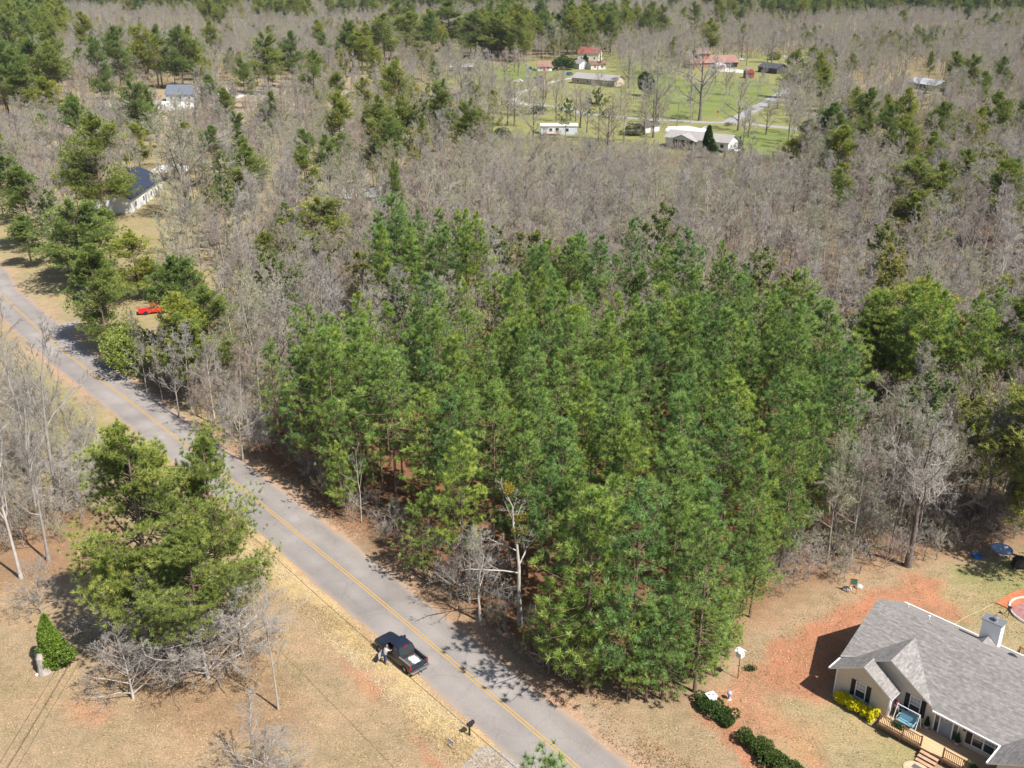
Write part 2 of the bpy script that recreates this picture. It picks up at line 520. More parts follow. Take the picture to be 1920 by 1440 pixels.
# straw verge: along the left shoulder of the road
def build_ground():
    ys = [-400, -200, -80, 0, 20, 30]
    y = 36.0
    while y < 2600:
        ys.append(y); y += max(0.34, (y - 10) * 0.0088)
    ys += [2640]
    ys = np.array(ys)
    ks = np.linspace(-1, 1, 420)
    ks = np.sign(ks) * np.abs(ks) ** 1.15
    Y, K = np.meshgrid(ys, ks, indexing='ij')
    X = K * (np.maximum(Y, 20) * 0.78 + 14)
    X = np.clip(X, -1590, 1590)
    x = X.ravel(); yy = Y.ravel()
    col = np.tile(np.array(TANG) * 0.6 + np.array(WOODS) * 0.4, (len(x), 1))
    def blend(c, wgt):
        nonlocal col
        col = col * (1 - wgt[:, None]) + np.array(c) * wgt[:, None]
    wob = np.sin(x * 0.9 + yy * 0.55) * 0.5 + np.sin(x * 2.1 - yy * 1.7 + 1.3) * 0.35 + np.sin(x * 0.31 - yy * 0.47) * 0.6
    wx = x + wob * 0.7; wy = yy + np.cos(x * 1.1 + yy * 0.8) * 0.5
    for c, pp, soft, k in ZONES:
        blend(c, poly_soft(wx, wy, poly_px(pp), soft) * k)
    # road shoulders
    T = np.array(ROAD)
    d = seg_dist(wx, wy, ROAD)
    # side of road: cross product with the local straight direction
    dirv = np.array(at(1040, 1403)) - np.array(at(460, 921))
    dirv /= np.linalg.norm(dirv)
    rel = np.stack([x, yy], 1) - np.array(at(460, 921))
    side = dirv[0] * rel[:, 1] - dirv[1] * rel[:, 0]      # >0 : right in the picture
    near = (yy < 112)
    blend(STRAW, np.clip(1 - (d - 4.6 - 0.5 * wob) / 1.6, 0, 1) * ((side < 0) & near) * np.clip((92 - yy) / 8, 0, 1) * 0.85)
    blend(PALE, np.clip(1 - (d - 4.2) / 2.2, 0, 1) * ((side > 0) | ~near) * (d < 9) * (yy < 260) * 0.6)
    blend((0.42, 0.27, 0.19), np.clip(1 - (d - 3.2) / 0.9, 0, 1) * (yy < 260) * 0.75)
    V = np.stack([x, yy, np.zeros_like(x)], 1)
    nr, nc = X.shape
    i = np.arange(nr - 1)[:, None] * nc + np.arange(nc - 1)[None]
    F = np.stack([i, i + 1, i + nc + 1, i + nc], -1).reshape(-1, 4)
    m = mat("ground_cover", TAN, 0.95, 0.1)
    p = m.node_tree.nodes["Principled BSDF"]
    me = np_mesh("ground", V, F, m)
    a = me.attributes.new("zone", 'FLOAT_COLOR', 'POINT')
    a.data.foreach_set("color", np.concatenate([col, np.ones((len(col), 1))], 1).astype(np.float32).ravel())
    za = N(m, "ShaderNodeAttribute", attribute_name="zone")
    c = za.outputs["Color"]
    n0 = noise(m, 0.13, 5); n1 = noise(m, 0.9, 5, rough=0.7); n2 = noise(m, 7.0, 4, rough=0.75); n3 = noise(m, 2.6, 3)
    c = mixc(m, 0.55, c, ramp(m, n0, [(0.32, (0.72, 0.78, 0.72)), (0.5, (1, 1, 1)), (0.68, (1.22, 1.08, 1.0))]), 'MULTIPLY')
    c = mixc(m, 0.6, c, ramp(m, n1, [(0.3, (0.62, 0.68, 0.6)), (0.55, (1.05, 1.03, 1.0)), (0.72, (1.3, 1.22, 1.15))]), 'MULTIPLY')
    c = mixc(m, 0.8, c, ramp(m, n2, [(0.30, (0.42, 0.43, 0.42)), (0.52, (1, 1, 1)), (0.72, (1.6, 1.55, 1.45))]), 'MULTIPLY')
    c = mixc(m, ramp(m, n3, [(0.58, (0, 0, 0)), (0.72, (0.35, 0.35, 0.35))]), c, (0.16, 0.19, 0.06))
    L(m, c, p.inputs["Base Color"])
    b = N(m, "ShaderNodeBump"); b.inputs["Strength"].default_value = 0.5; b.inputs["Distance"].default_value = 0.12
    L(m, n2, b.inputs["Height"]); L(m, b.outputs[0], p.inputs["Normal"])
    return tag(link_mesh("ground", me), kind="structure")
build_ground()
# ------------------------------------------------------------------ tree materials
def needle_mat(name, dark, mid, light, trans=0.3, vary=1.0):
    m = mat(name, mid, 0.45, 0.5)
    p = m.node_tree.nodes["Principled BSDF"]
    a = N(m, "ShaderNodeAttribute", attribute_name="tint")
    oi = N(m, "ShaderNodeObjectInfo")
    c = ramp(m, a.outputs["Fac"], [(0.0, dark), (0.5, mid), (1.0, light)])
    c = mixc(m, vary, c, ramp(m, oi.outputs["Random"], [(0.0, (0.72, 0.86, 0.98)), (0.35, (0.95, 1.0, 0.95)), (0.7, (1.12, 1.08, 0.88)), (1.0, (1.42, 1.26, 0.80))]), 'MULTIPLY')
    L(m, c, p.inputs["Base Color"])
    tr = N(m, "ShaderNodeBsdfTranslucent")
    L(m, c, tr.inputs["Color"])
    mx = N(m, "ShaderNodeMixShader")
    mx.inputs[0].default_value = trans
    L(m, p.outputs[0], mx.inputs[1]); L(m, tr.outputs[0], mx.inputs[2])
    L(m, mx.outputs[0], m.node_tree.nodes["Material Output"].inputs[0])
    return m

def bark_mat(name, c0, c1, scale=3.0, var=0.25):
    m = mat(name, c0, 0.9, 0.15)
    p = m.node_tree.nodes["Principled BSDF"]
    oi = N(m, "ShaderNodeObjectInfo")
    c = ramp(m, noise(m, scale, 4), [(0.3, c0), (0.7, c1)])
    lo, hi = 1 - var, 1 + var
    c = mixc(m, 1.0, c, ramp(m, oi.outputs["Random"], [(0.0, (lo, lo * 0.98, lo * 0.97)), (0.5, (1, 0.97, 0.93)), (1.0, (hi, hi * 0.99, hi * 0.98))]), 'MULTIPLY')
    L(m, c, p.inputs["Base Color"])
    return m

def twig_mat(name, stops):
    m = mat(name, stops[0], 0.85, 0.15)
    p = m.node_tree.nodes["Principled BSDF"]
    oi = N(m, "ShaderNodeObjectInfo")
    k = len(stops)
    c = ramp(m, oi.outputs["Random"], [(i / (k - 1), s) for i, s in enumerate(stops)])
    L(m, c, p.inputs["Base Color"])
    return m

M_pine = needle_mat("pine_needles", (0.066, 0.118, 0.029), (0.225, 0.345, 0.080), (0.41, 0.52, 0.160), 0.25)
M_pine_old = needle_mat("pine_needles_old", (0.070, 0.108, 0.026), (0.235, 0.300, 0.062), (0.43, 0.44, 0.12), 0.25)
M_pine_near = needle_mat("pine_needles_near", (0.070, 0.112, 0.026), (0.245, 0.320, 0.068), (0.46, 0.48, 0.13), 0.25, 0.25)
M_ever = needle_mat("evergreen_leaves", (0.020, 0.045, 0.012), (0.055, 0.10, 0.022), (0.12, 0.17, 0.035), 0.2)
M_bud = needle_mat("spring_leaves", (0.20, 0.22, 0.07), (0.33, 0.35, 0.12), (0.44, 0.44, 0.18), 0.35)
M_mistle = needle_mat("mistletoe", (0.12, 0.11, 0.02), (0.22, 0.20, 0.035), (0.32, 0.28, 0.05), 0.2)
M_gold = needle_mat("golden_leaves", (0.32, 0.36, 0.01), (0.66, 0.66, 0.015), (0.80, 0.78, 0.03), 0.2)
M_pinebark = bark_mat("pine_bark", (0.14, 0.095, 0.07), (0.23, 0.17, 0.13))
M_bark = bark_mat("grey_bark", (0.22, 0.195, 0.175), (0.36, 0.33, 0.30))
M_palebark = bark_mat("pale_bark", (0.30, 0.275, 0.25), (0.48, 0.45, 0.41), 1.5)
M_darkbark = bark_mat("dark_bark", (0.12, 0.10, 0.088), (0.22, 0.195, 0.175))
M_twig = twig_mat("grey_twigs", [(0.30, 0.275, 0.25), (0.38, 0.325, 0.28), (0.42, 0.395, 0.36), (0.32, 0.285, 0.265), (0.40, 0.39, 0.24), (0.41, 0.36, 0.305), (0.37, 0.375, 0.26), (0.36, 0.265, 0.22), (0.45, 0.42, 0.385)])
M_paletwig = twig_mat("pale_twigs", [(0.31, 0.28, 0.255), (0.40, 0.365, 0.325)])

# ------------------------------------------------------------------ tree geometry
def unit(v):
    return v / (np.linalg.norm(v, axis=-1, keepdims=True) + 1e-9)

def frames(d):
    a = np.where(np.abs(d[:, 2:3]) < 0.9, np.array([[0, 0, 1.0]]), np.array([[1.0, 0, 0]]))
    u = unit(np.cross(d, a)); v = np.cross(d, u)
    return u, v

def segs_mesh(P0, P1, R0, R1, sides=3):
    """tapered prisms for many segments; returns V, F(tri)"""
    d = unit(P1 - P0)
    u, v = frames(d)
    n = len(P0)
    ang = np.arange(sides) * 2 * np.pi / sides
    ring = u[:, None, :] * np.cos(ang)[None, :, None] + v[:, None, :] * np.sin(ang)[None, :, None]
    A = P0[:, None] + ring * R0[:, None, None]
    B = P1[:, None] + ring * R1[:, None, None]
    V = np.concatenate([A, B], 1).reshape(-1, 3)
    base = np.arange(n)[:, None] * 2 * sides
    f = []
    for k in range(sides):
        j = (k + 1) % sides
        f.append([k, j, sides + j]); f.append([k, sides + j, sides + k])
    F = (base[:, :, None] + np.array(f)[None]).reshape(-1, 3)
    return V, F

def join(parts):
    Vs, Fs, b = [], [], 0
    for V, F in parts:
        Vs.append(V); Fs.append(F + b); b += len(V)
    return np.concatenate(Vs), np.concatenate(Fs)

def poly_tube(P, R, sides=6):
    P = np.asarray(P, float); R = np.asarray(R, float)
    T = unit(np.gradient(P, axis=0))
    u, v = frames(T)
    ang = np.arange(sides) * 2 * np.pi / sides
    V = (P[:, None] + (u[:, None] * np.cos(ang)[None, :, None] + v[:, None] * np.sin(ang)[None, :, None]) * R[:, None, None]).reshape(-1, 3)
    F = []
    for i in range(len(P) - 1):
        for k in range(sides):
            j = (k + 1) % sides
            F += [[i * sides + k, i * sides + j, (i + 1) * sides + j], [i * sides + k, (i + 1) * sides + j, (i + 1) * sides + k]]
    return V, np.array(F)

def blades(C, D, tint, r, n, ln, wd, spread=0.9, lift=0.25):
    """n thin pointed leaves from every centre C along D, spread outwards"""
    k = len(C)
    d = D[:, None, :] + r.normal(0, spread, (k, n, 3))
    d[..., 2] += lift
    d = unit(d).reshape(-1, 3)
    c = np.repeat(C, n, 0) + d * r.uniform(0, 0.08, (k * n, 1))
    l = ln * r.uniform(0.65, 1.25, (k * n, 1))
    side = unit(np.cross(d, r.normal(0, 1, (k * n, 3)))) * (wd * r.uniform(0.7, 1.3, (k * n, 1)))
    V = np.stack([c - side * 0.5, c + side * 0.5, c + d * l * 0.62 + side * 0.55, c + d * l, c + d * l * 0.62 - side * 0.55], 1).reshape(-1, 3)
    b = np.arange(k * n)[:, None] * 5
    F = (b[:, :, None] + np.array([[0, 1, 2], [0, 2, 4], [4, 2, 3]])[None]).reshape(-1, 3)
    t = np.repeat(np.clip(np.repeat(tint, n) + r.normal(0, 0.10, k * n), 0, 1), 3)
    return V, F, t

def tri_blades(C, D, tint, r, n, ln, wd, spread=0.9, lift=0.25):
    k = len(C)
    d = D[:, None, :] + r.normal(0, spread, (k, n, 3))
    d[..., 2] += lift
    d = unit(d).reshape(-1, 3)
    c = np.repeat(C, n, 0)
    l = ln * r.uniform(0.65, 1.25, (k * n, 1))
    side = unit(np.cross(d, r.normal(0, 0.75, (k * n, 3)) + np.array([0.15, -0.15, 1.0]))) * (wd * r.uniform(0.7, 1.3, (k * n, 1)))
    V = np.stack([c - side * 0.5, c + side * 0.5, c + d * l], 1).reshape(-1, 3)
    F = np.arange(k * n * 3).reshape(-1, 3)
    t = np.clip(np.repeat(tint, n) + r.normal(0, 0.10, k * n), 0, 1)
    return V, F, t

def pine_meshes(seed, h=16.0, cr=2.5, cb=0.42, per_m=7.0, tufts=9, nbl=11, ln=0.36, wd=0.05, shape='plant', r0=0.14, gap=0.12, material=None, bark=None):
    """returns (trunk mesh with limbs, crown mesh of needle tufts)"""
    r = np.random.default_rng(seed)
    n = 9
    t = np.linspace(0, 1, n)
    bend = np.cumsum(r.normal(0, 0.022 * h / 16, (n, 2)), 0) * t[:, None] * 1.6
    P = np.stack([bend[:, 0], bend[:, 1], t * h * 0.985], 1)
    R = r0 * (1 - 0.88 * t) * (1 + 0.25 * np.exp(-t * 25))
    parts = [poly_tube(P, R, 6)]
    def trunk_at(z):
        return np.stack([np.interp(z, P[:, 2], P[:, 0]), np.interp(z, P[:, 2], P[:, 1]), z], -1)
    nb = int(per_m * h * (1 - cb))
    s = np.sort(r.uniform(0, 1, nb) ** 0.92)       # 0 crown base, 1 tip
    if shape == 'plant':
        prof = np.clip(1.03 - s, 0, 1) ** 0.56 * np.clip(0.5 + s * 1.7, 0, 1)
    elif shape == 'cone':
        prof = np.clip(1.0 - s, 0, 1) ** 0.9 * np.clip(0.75 + s, 0, 1)
    else:                                              # old: rounded, with separate heavy limbs
        prof = np.sqrt(np.clip(1 - (2 * np.clip(s, 0, 1) ** 0.9 - 0.82) ** 2 / 1.4, 0.02, 1)) * np.clip(1.25 - s * 0.62, 0, 1)
    if shape == 'old':
        # limbs come in clumps: several share one direction and height
        ncl = max(12, nb // 8)
        ids = r.integers(0, ncl, nb)
        cz = r.uniform(0, 1, ncl) ** 0.9
        caz = (np.arange(ncl) * 2.399 + r.normal(0, 0.3, ncl))
        s = np.clip(cz[ids] + r.normal(0, 0.032, nb), 0, 0.985)
        az = caz[ids] + r.normal(0, 0.33, nb)
        prof = np.sqrt(np.clip(1 - (2 * s ** 0.9 - 0.75) ** 2 / 1.7, 0.03, 1)) * np.clip(1.12 - s * 0.45, 0, 1)
        prof *= r.uniform(0.62, 1.10, ncl)[ids]
    else:
        az = np.arange(nb) * 2.399 + r.normal(0, 0.5, nb)
    Ln = cr * prof * r.uniform(0.72, 1.12, nb)
    # one-sided irregularity
    lob = 1 + gap * np.sin(az * 2 + r.uniform(0, 6)) + gap * np.sin(az * 3 + s * 9 + r.uniform(0, 6))
    Ln = np.maximum(Ln * lob, 0.18)
    z = cb * h + s * h * (1 - cb) * 0.97
    el = np.radians(np.interp(s, [0, 0.5, 0.85, 1], [-4, 16, 36, 66]) + r.normal(0, 9, nb))
    D = np.stack([np.cos(az) * np.cos(el), np.sin(az) * np.cos(el), np.sin(el)], 1)
    B0 = trunk_at(z)
    # three-point limb with an upturned end
    M1 = B0 + D * Ln[:, None] * 0.5 + np.array([0, 0, -0.03]) * Ln[:, None]
    E1 = B0 + D * Ln[:, None] + np.stack([np.zeros(nb), np.zeros(nb), 0.14 * Ln], 1)
    rb = np.clip(0.008 + 0.011 * Ln, 0.01, 0.09)
    parts.append(segs_mesh(B0, M1, rb, rb * 0.7))
    parts.append(segs_mesh(M1, E1, rb * 0.7, rb * 0.25))
    # dead stubs below the crown
    k = int(h * 1.3)
    zs = r.uniform(0.12 * h, (cb + 0.1) * h, k); a2 = r.uniform(0, 6.28, k)
    d2 = np.stack([np.cos(a2), np.sin(a2), r.normal(-0.05, 0.25, k)], 1)
    S0 = trunk_at(zs)
    parts.append(segs_mesh(S0, S0 + d2 * r.uniform(0.3, 1.3, (k, 1)), np.full(k, 0.014), np.full(k, 0.006)))
    # tufts: along the outer part of every limb and its side shoots
    nt_ = np.maximum(2, (tufts * (0.35 + Ln / cr * 0.9))).astype(int)   # puffs per limb
    idx = np.repeat(np.arange(nb), nt_)
    q = r.uniform(0.0, 1, len(idx)) ** 0.62 * 0.82 + 0.22
    base = np.where(q[:, None] < 0.5, B0[idx] + (M1 - B0)[idx] * (q[:, None] * 2), M1[idx] + (E1 - M1)[idx] * (q[:, None] * 2 - 1))
    side = unit(np.cross(D[idx], np.array([0, 0, 1.0]))) * r.normal(0, 1, (len(idx), 1))
    off = side * (0.24 * Ln[idx] * (1.15 - 0.55 * q))[:, None] + np.stack([np.zeros(len(idx)), np.zeros(len(idx)), np.abs(r.normal(0.05, 0.12, len(idx))) * (0.5 + Ln[idx] * 0.25)], 1)
    C = base + off
    # little shoots that carry the tufts
    m_ = r.random(len(C)) < 0.5
    parts.append(segs_mesh(base[m_], C[m_], np.full(m_.sum(), 0.011), np.full(m_.sum(), 0.006)))
    Dt = unit(D[idx] * 0.75 + off * 0.9 + np.array([0, 0, 0.45]))
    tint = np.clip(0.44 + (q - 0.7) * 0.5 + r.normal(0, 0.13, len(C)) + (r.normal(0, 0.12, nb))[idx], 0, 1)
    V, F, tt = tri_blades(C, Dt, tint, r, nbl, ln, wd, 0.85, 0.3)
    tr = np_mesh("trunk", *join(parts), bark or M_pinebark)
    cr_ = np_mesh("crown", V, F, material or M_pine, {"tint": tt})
    return tr, cr_, h

def bare_meshes(seed, h=15.0, trunk=0.35, spread=0.55, levels=(9, 5, 6, 4), up=0.35, r0=0.15, fork=False, leaf=0, bark=None, twig=None, leafmat=None, min_r=0.011, len_f=(0.55, 0.5, 0.45, 0.5), lean=0.03):
    """leafless tree: (trunk mesh with main limbs, crown mesh of twigs, optional leaf mesh)"""
    r = np.random.default_rng(seed)
    n = 8
    t = np.linspace(0, 1, n)
    wob = np.cumsum(r.normal(0, lean, (n, 2)), 0) * h * 0.35
    P = np.stack([wob[:, 0] * t, wob[:, 1] * t, t * h * 0.93], 1)
    R = r0 * (1 - 0.86 * t) * (1 + 0.35 * np.exp(-t * 22))
    thick = [poly_tube(P, R, 7)]
    fine = []
    pts = [(P, R)]
    # parents as arrays of polylines (k, m, 3) and radii at their base/tip
    par = P[None]; parR = np.array([r0 * 0.95]); parT = np.array([r0 * 0.14]); parL = np.array([h])
    lo = trunk
    leaves = None
    for lv, nch in enumerate(levels):
        k, m = par.shape[:2]
        idx = np.repeat(np.arange(k), nch)
        q = r.uniform(lo, 0.98, len(idx))
        if lv == 0: q = np.linspace(lo, 0.97, len(idx)) + r.normal(0, 0.02, len(idx)); q = np.clip(q, 0.05, 0.99)
        f = q * (m - 1); i0 = np.minimum(f.astype(int), m - 2); fr = (f - i0)[:, None]
        A = par[idx, i0]; Bp = par[idx, i0 + 1]
        S = A * (1 - fr) + Bp * fr
        d = unit(Bp - A)
        az = r.uniform(0, 6.283, len(idx))
        if lv == 0: az = np.arange(len(idx)) * 2.399 + r.normal(0, 0.5, len(idx))
        u, v = frames(d)
        ang = np.clip(r.normal(spread, 0.17, len(idx)), 0.2, 1.45)
        if lv == 0: ang = ang * np.interp(q, [lo, 1], [1.15, 0.55])
        d2 = d * np.cos(ang)[:, None] + (u * np.cos(az)[:, None] + v * np.sin(az)[:, None]) * np.sin(ang)[:, None]
        d2[:, 2] += up * 0.35
        d2 = unit(d2)
        Ln = parL[idx] * len_f[lv] * r.uniform(0.6, 1.15, len(idx)) * (1.12 - 0.62 * q)
        if lv == 0: Ln = Ln * np.interp(q, [lo, 0.6, 1], [1.0, 0.95, 0.55])
        rb = np.maximum((parR[idx] * (1 - q) + parT[idx] * q) * 0.62, min_r)
        rt = np.maximum(rb * 0.28, min_r * 0.6)
        mseg = (5, 4, 3, 2)[min(lv, 3)]
        poly = np.zeros((len(idx), mseg, 3)); poly[:, 0] = S
        cur = d2.copy()
        for j in range(1, mseg):
            cur = cur + r.normal(0, 0.16, cur.shape); cur[:, 2] += up * 0.16
            cur = unit(cur)
            poly[:, j] = poly[:, j - 1] + cur * (Ln / (mseg - 1))[:, None]
        for j in range(mseg - 1):
            ra = rb + (rt - rb) * j / (mseg - 1); rc = rb + (rt - rb) * (j + 1) / (mseg - 1)
            sg = segs_mesh(poly[:, j], poly[:, j + 1], ra, rc, 4 if lv == 0 else 3)
            (thick if lv == 0 else fine).append(sg)
        if lv == len(levels) - 1 and leaf:
            ends = poly[:, -1]
            keep = r.random(len(ends)) < 0.9
            leaves = (ends[keep], unit(poly[:, -1] - poly[:, -2])[keep])
        par, parR, parT, parL = poly, rb, rt, Ln
        lo = 0.22 if lv == 0 else 0.15
    tr = np_mesh("trunk", *join(thick), bark or M_bark)
    cr = np_mesh("crown", *join(fine), twig or M_twig)
    lf = None
    if leaves is not None:
        C, D = leaves
        V, F, tt = tri_blades(C, D, np.clip(0.5 + r.normal(0, 0.2, len(C)), 0, 1), r, leaf, 0.22, 0.13, 0.9)
        lf = np_mesh("leaves", V, F, leafmat or M_bud, {"tint": tt})
    return tr, cr, lf, h

def bush_meshes(seed, rx, ry, rz, count, nbl=6, ln=0.16, wd=0.07, material=None, lumps=7, z0=0.0, cone=False):
    """leafy shrub: leaf clusters over several lobes, with stems inside"""
    r = np.random.default_rng(seed)
    lc = r.normal(0, 0.42, (lumps, 3)) * np.array([rx, ry, rz * 0.5]) + np.array([0, 0, rz * 0.9])
    lr = r.uniform(0.45, 0.75, lumps)
    i = r.integers(0, lumps, count)
    d = unit(r.normal(0, 1, (count, 3)))
    rad = r.uniform(0.55, 1.0, (count, 1)) ** 0.5
    C = lc[i] + d * rad * lr[i][:, None] * np.array([rx, ry, rz])
    if cone:
        zz = r.uniform(0, 1, count) ** 1.3
        a = r.uniform(0, 6.283, count)
        rr = (1 - zz) ** 0.8 * np.clip(zz * 8, 0.6, 1) * np.sqrt(r.uniform(0.4, 1, count)) * (1 + 0.30 * np.sin(a + zz * 5) + 0.16 * np.sin(a * 3 + zz * 9) + 0.12 * np.sin(a * 5 - zz * 14))
        C = np.stack([np.cos(a) * rr * rx, np.sin(a) * rr * ry, zz * rz * 2], 1)
        d = unit(np.stack([np.cos(a), np.sin(a), np.full(count, 0.5)], 1))
    C[:, 2] = np.abs(C[:, 2]) + z0
    tint = np.clip(0.45 + d[:, 2] * 0.10 + r.normal(0, 0.18, count), 0, 1)
    V, F, t = tri_blades(C, d, tint, r, nbl, ln, wd, 0.8, 0.2)
    cr = np_mesh("foliage", V, F, material or M_ever, {"tint": t})
    k = 26
    a = r.uniform(0, 6.283, k)
    S0 = np.stack([np.cos(a) * rx * 0.12, np.sin(a) * ry * 0.12, np.zeros(k)], 1)
    sel = C[r.integers(0, count, k)]
    tr = np_mesh("stem", *segs_mesh(S0, sel, np.full(k, 0.03), np.full(k, 0.01)), M_bark)
    return tr, cr

# ------------------------------------------------------------------ prototypes (mesh data only; every tree below is its own object)
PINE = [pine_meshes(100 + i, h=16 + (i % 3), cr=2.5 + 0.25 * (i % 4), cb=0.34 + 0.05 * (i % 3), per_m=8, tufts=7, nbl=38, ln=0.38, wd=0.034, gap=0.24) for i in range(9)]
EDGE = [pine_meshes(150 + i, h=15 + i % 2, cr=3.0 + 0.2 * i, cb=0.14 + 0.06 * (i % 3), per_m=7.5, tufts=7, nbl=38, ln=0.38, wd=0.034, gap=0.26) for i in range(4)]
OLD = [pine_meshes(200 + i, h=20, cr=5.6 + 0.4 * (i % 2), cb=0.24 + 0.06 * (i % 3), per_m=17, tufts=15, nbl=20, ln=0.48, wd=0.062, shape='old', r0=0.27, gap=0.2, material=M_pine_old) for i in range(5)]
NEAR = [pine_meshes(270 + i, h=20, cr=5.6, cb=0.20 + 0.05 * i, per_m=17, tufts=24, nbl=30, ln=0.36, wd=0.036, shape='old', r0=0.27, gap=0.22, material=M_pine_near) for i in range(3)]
WOOD = [bare_meshes(300 + i, h=15, trunk=0.24 + 0.06 * (i % 3), spread=0.58 + 0.06 * (i % 3), levels=(12, 8, 7, 5), up=0.45, r0=0.12 + 0.02 * (i % 3), leaf=0, bark=(M_bark, M_palebark, M_bark)[i % 3], min_r=0.014, len_f=(0.44, 0.50, 0.5, 0.6)) for i in range(5)]
ROUND = [bare_meshes(315 + i, h=14, trunk=0.22 + 0.05 * i, spread=0.82, levels=(13, 9, 7, 6), up=0.26, r0=0.16, leaf=0, bark=(M_bark, M_palebark, M_darkbark)[i % 3], min_r=0.012, len_f=(0.55, 0.52, 0.5, 0.55)) for i in range(4)]
BUDS = [bare_meshes(330 + i, h=13, trunk=0.20, spread=0.68, levels=(12, 7, 6, 4), up=0.4, r0=0.12, leaf=8, min_r=0.012, len_f=(0.46, 0.50, 0.5, 0.55)) for i in range(3)]
SHADE = [bare_meshes(360 + i, h=17, trunk=0.20, spread=0.78, levels=(13, 8, 7, 5), up=0.28, r0=0.33, leaf=0, bark=M_darkbark, min_r=0.020, len_f=(0.66, 0.5, 0.48, 0.5)) for i in range(3)]
THIN = [bare_meshes(390 + i, h=9, trunk=0.25, spread=0.45, levels=(9, 5, 4), up=0.4, r0=0.06, bark=M_palebark, twig=M_paletwig, min_r=0.012, len_f=(0.38, 0.45, 0.5)) for i in range(3)]
BRUSH = [bare_meshes(420 + i, h=3.4, trunk=0.05, spread=0.75, levels=(12, 6, 5), up=0.35, r0=0.04, min_r=0.012, len_f=(0.75, 0.55, 0.55)) for i in range(3)]

def put(name, label, cat, meshes, x, y, rz=0.0, s=1.0, sz=None, group=None, z=0.0, parts=("trunk", "crown", "leaves")):
    o = thing(name, label, cat, (x, y, z), rz, group)
    o.scale = (s, s, sz if sz is not None else s)
    for nm, me in zip(parts, meshes):
        if me is not None:
            link_mesh(nm, me, o)
    return o

def jitter_points(x0, x1, y0, y1, sp, r, j=0.42):
    nx = int((x1 - x0) / sp) + 1; ny = int((y1 - y0) / (sp * 0.87)) + 1
    X, Y = np.meshgrid(np.arange(nx) * sp + x0, np.arange(ny) * sp * 0.87 + y0)
    X = X.astype(float); Y = Y.astype(float)
    X[1::2] += sp / 2
    X = X + r.uniform(-j, j, X.shape) * sp; Y = Y + r.uniform(-j, j, Y.shape) * sp
    return X.ravel(), Y.ravel()
# ------------------------------------------------------------------ planting
STAND = poly_px([(500, 846), (565, 900), (645, 968), (745, 1045), (845, 1132), (935, 1205), (1012, 1262), (1100, 1305), (1200, 1322), (1320, 1300), (1372, 1225), (1405, 1130), (1480, 1060), (1570, 1010), (1600, 940), (1570, 860), (1530, 800), (1480, 740), (1420, 690), (1330, 668), (1260, 645), (1000, 620), (960, 640), (1010, 690), (960, 735), (880, 745), (760, 765), (620, 795), (540, 805)])
CLUMP_A = poly_px([(705, 600), (870, 592), (905, 640), (725, 660)])
CLUMP_R = poly_px([(1600, 775), (1690, 750), (1800, 780), (1930, 800), (1960, 850), (1850, 850), (1740, 835), (1650, 830)])
r = np.random.default_rng(11)
pines = []
def clear_of(x, y, others, dmin):
    return all((x - a) ** 2 + (y - b) ** 2 > dmin * dmin for a, b in others)

X, Y = jitter_points(-40, 90, 55, 190, 4.1, r)
gap2 = [at(975, 1170), at(905, 1165), at(950, 1215), at(700, 985), at(930, 1120)]
gapc = [at(905, 800), at(1000, 760), at(1350, 700)]
GAP2 = poly_px([(800, 800), (880, 790), (900, 835), (815, 845)])
GAP = poly_px([(1050, 695), (1275, 688), (1285, 742), (1060, 752)])
n_st = 0
mA, mB, mC = in_poly(X, Y, STAND), in_poly(X, Y, CLUMP_A), in_poly(X, Y, CLUMP_R)
edge_d = seg_dist(X, Y, [tuple(p) for p in STAND] + [tuple(STAND[0])])
okm = (mA | mB | mC) & (seg_dist(X, Y, ROAD) > 5.9)
for x, y, a, b, c, ed in zip(X[okm], Y[okm], mA[okm], mB[okm], mC[okm], edge_d[okm]):
    if a and (in_poly(np.array([x]), np.array([y]), GAP)[0] or in_poly(np.array([x]), np.array([y]), GAP2)[0]): continue
    if a and not (clear_of(x, y, gapc, 2.6) and clear_of(x, y, gap2, 3.0)): continue
    v = (EDGE[r.integers(0, 4)] if (a and ed < 3.2 and y < 125 and r.random() < 0.85) else PINE[r.integers(0, len(PINE))])
    h = float(np.clip(r.normal(15.4 + (y - 60) * 0.012, 1.7), 10.5, 19)) if a else r.normal(18.5 if b else 17.5, 1.0)
    s = h / v[2]
    if a:
        lab, grp = "green young pine in the dense stand between the road and the grey woods", "young pines of the dense stand"
    elif b:
        lab, grp = "tall green pine in the clump behind the left end of the dense stand", "pines of the clump behind the stand"
    else:
        lab, grp = "green pine in the clump at the right edge, beside the pale spreading bare tree", "pines of the right edge clump"
    put("pine_tree", lab, "tree", v[:2], x, y, r.uniform(0, 6.28), s * r.uniform(0.82, 1.2), s, grp)
    pines.append((x, y)); n_st += 1
# low young pines that close the stand's front edge down to the ground
for k_, (px, py) in enumerate(((1395, 1130), (1400, 1165), (1385, 1200), (1368, 1232), (1345, 1265), (1318, 1290), (1285, 1305), (1248, 1312), (1212, 1318), (1172, 1318), (1135, 1312), (1098, 1303), (1060, 1287), (1030, 1268), (1420, 1095), (1455, 1070), (1300, 1275), (1230, 1288), (1150, 1290), (1340, 1240), (1080, 1270), (640, 975), (600, 935), (790, 1085))):
    if k_ % 4 == 2: continue
    x, y = at(px + r.normal(0, 6), py - 4 + r.normal(0, 4))
    v = EDGE[k_ % 4]; s = r.uniform(6.0, 10.5) / v[2]
    put("pine_tree", "low young pine filling the outer edge of the dense stand", "tree", v[:2], x, y, r.uniform(0, 6.28), s * r.uniform(1.0, 1.3), s, "low pines on the stand edge")
    pines.append((x, y))
print("stand pines", n_st)

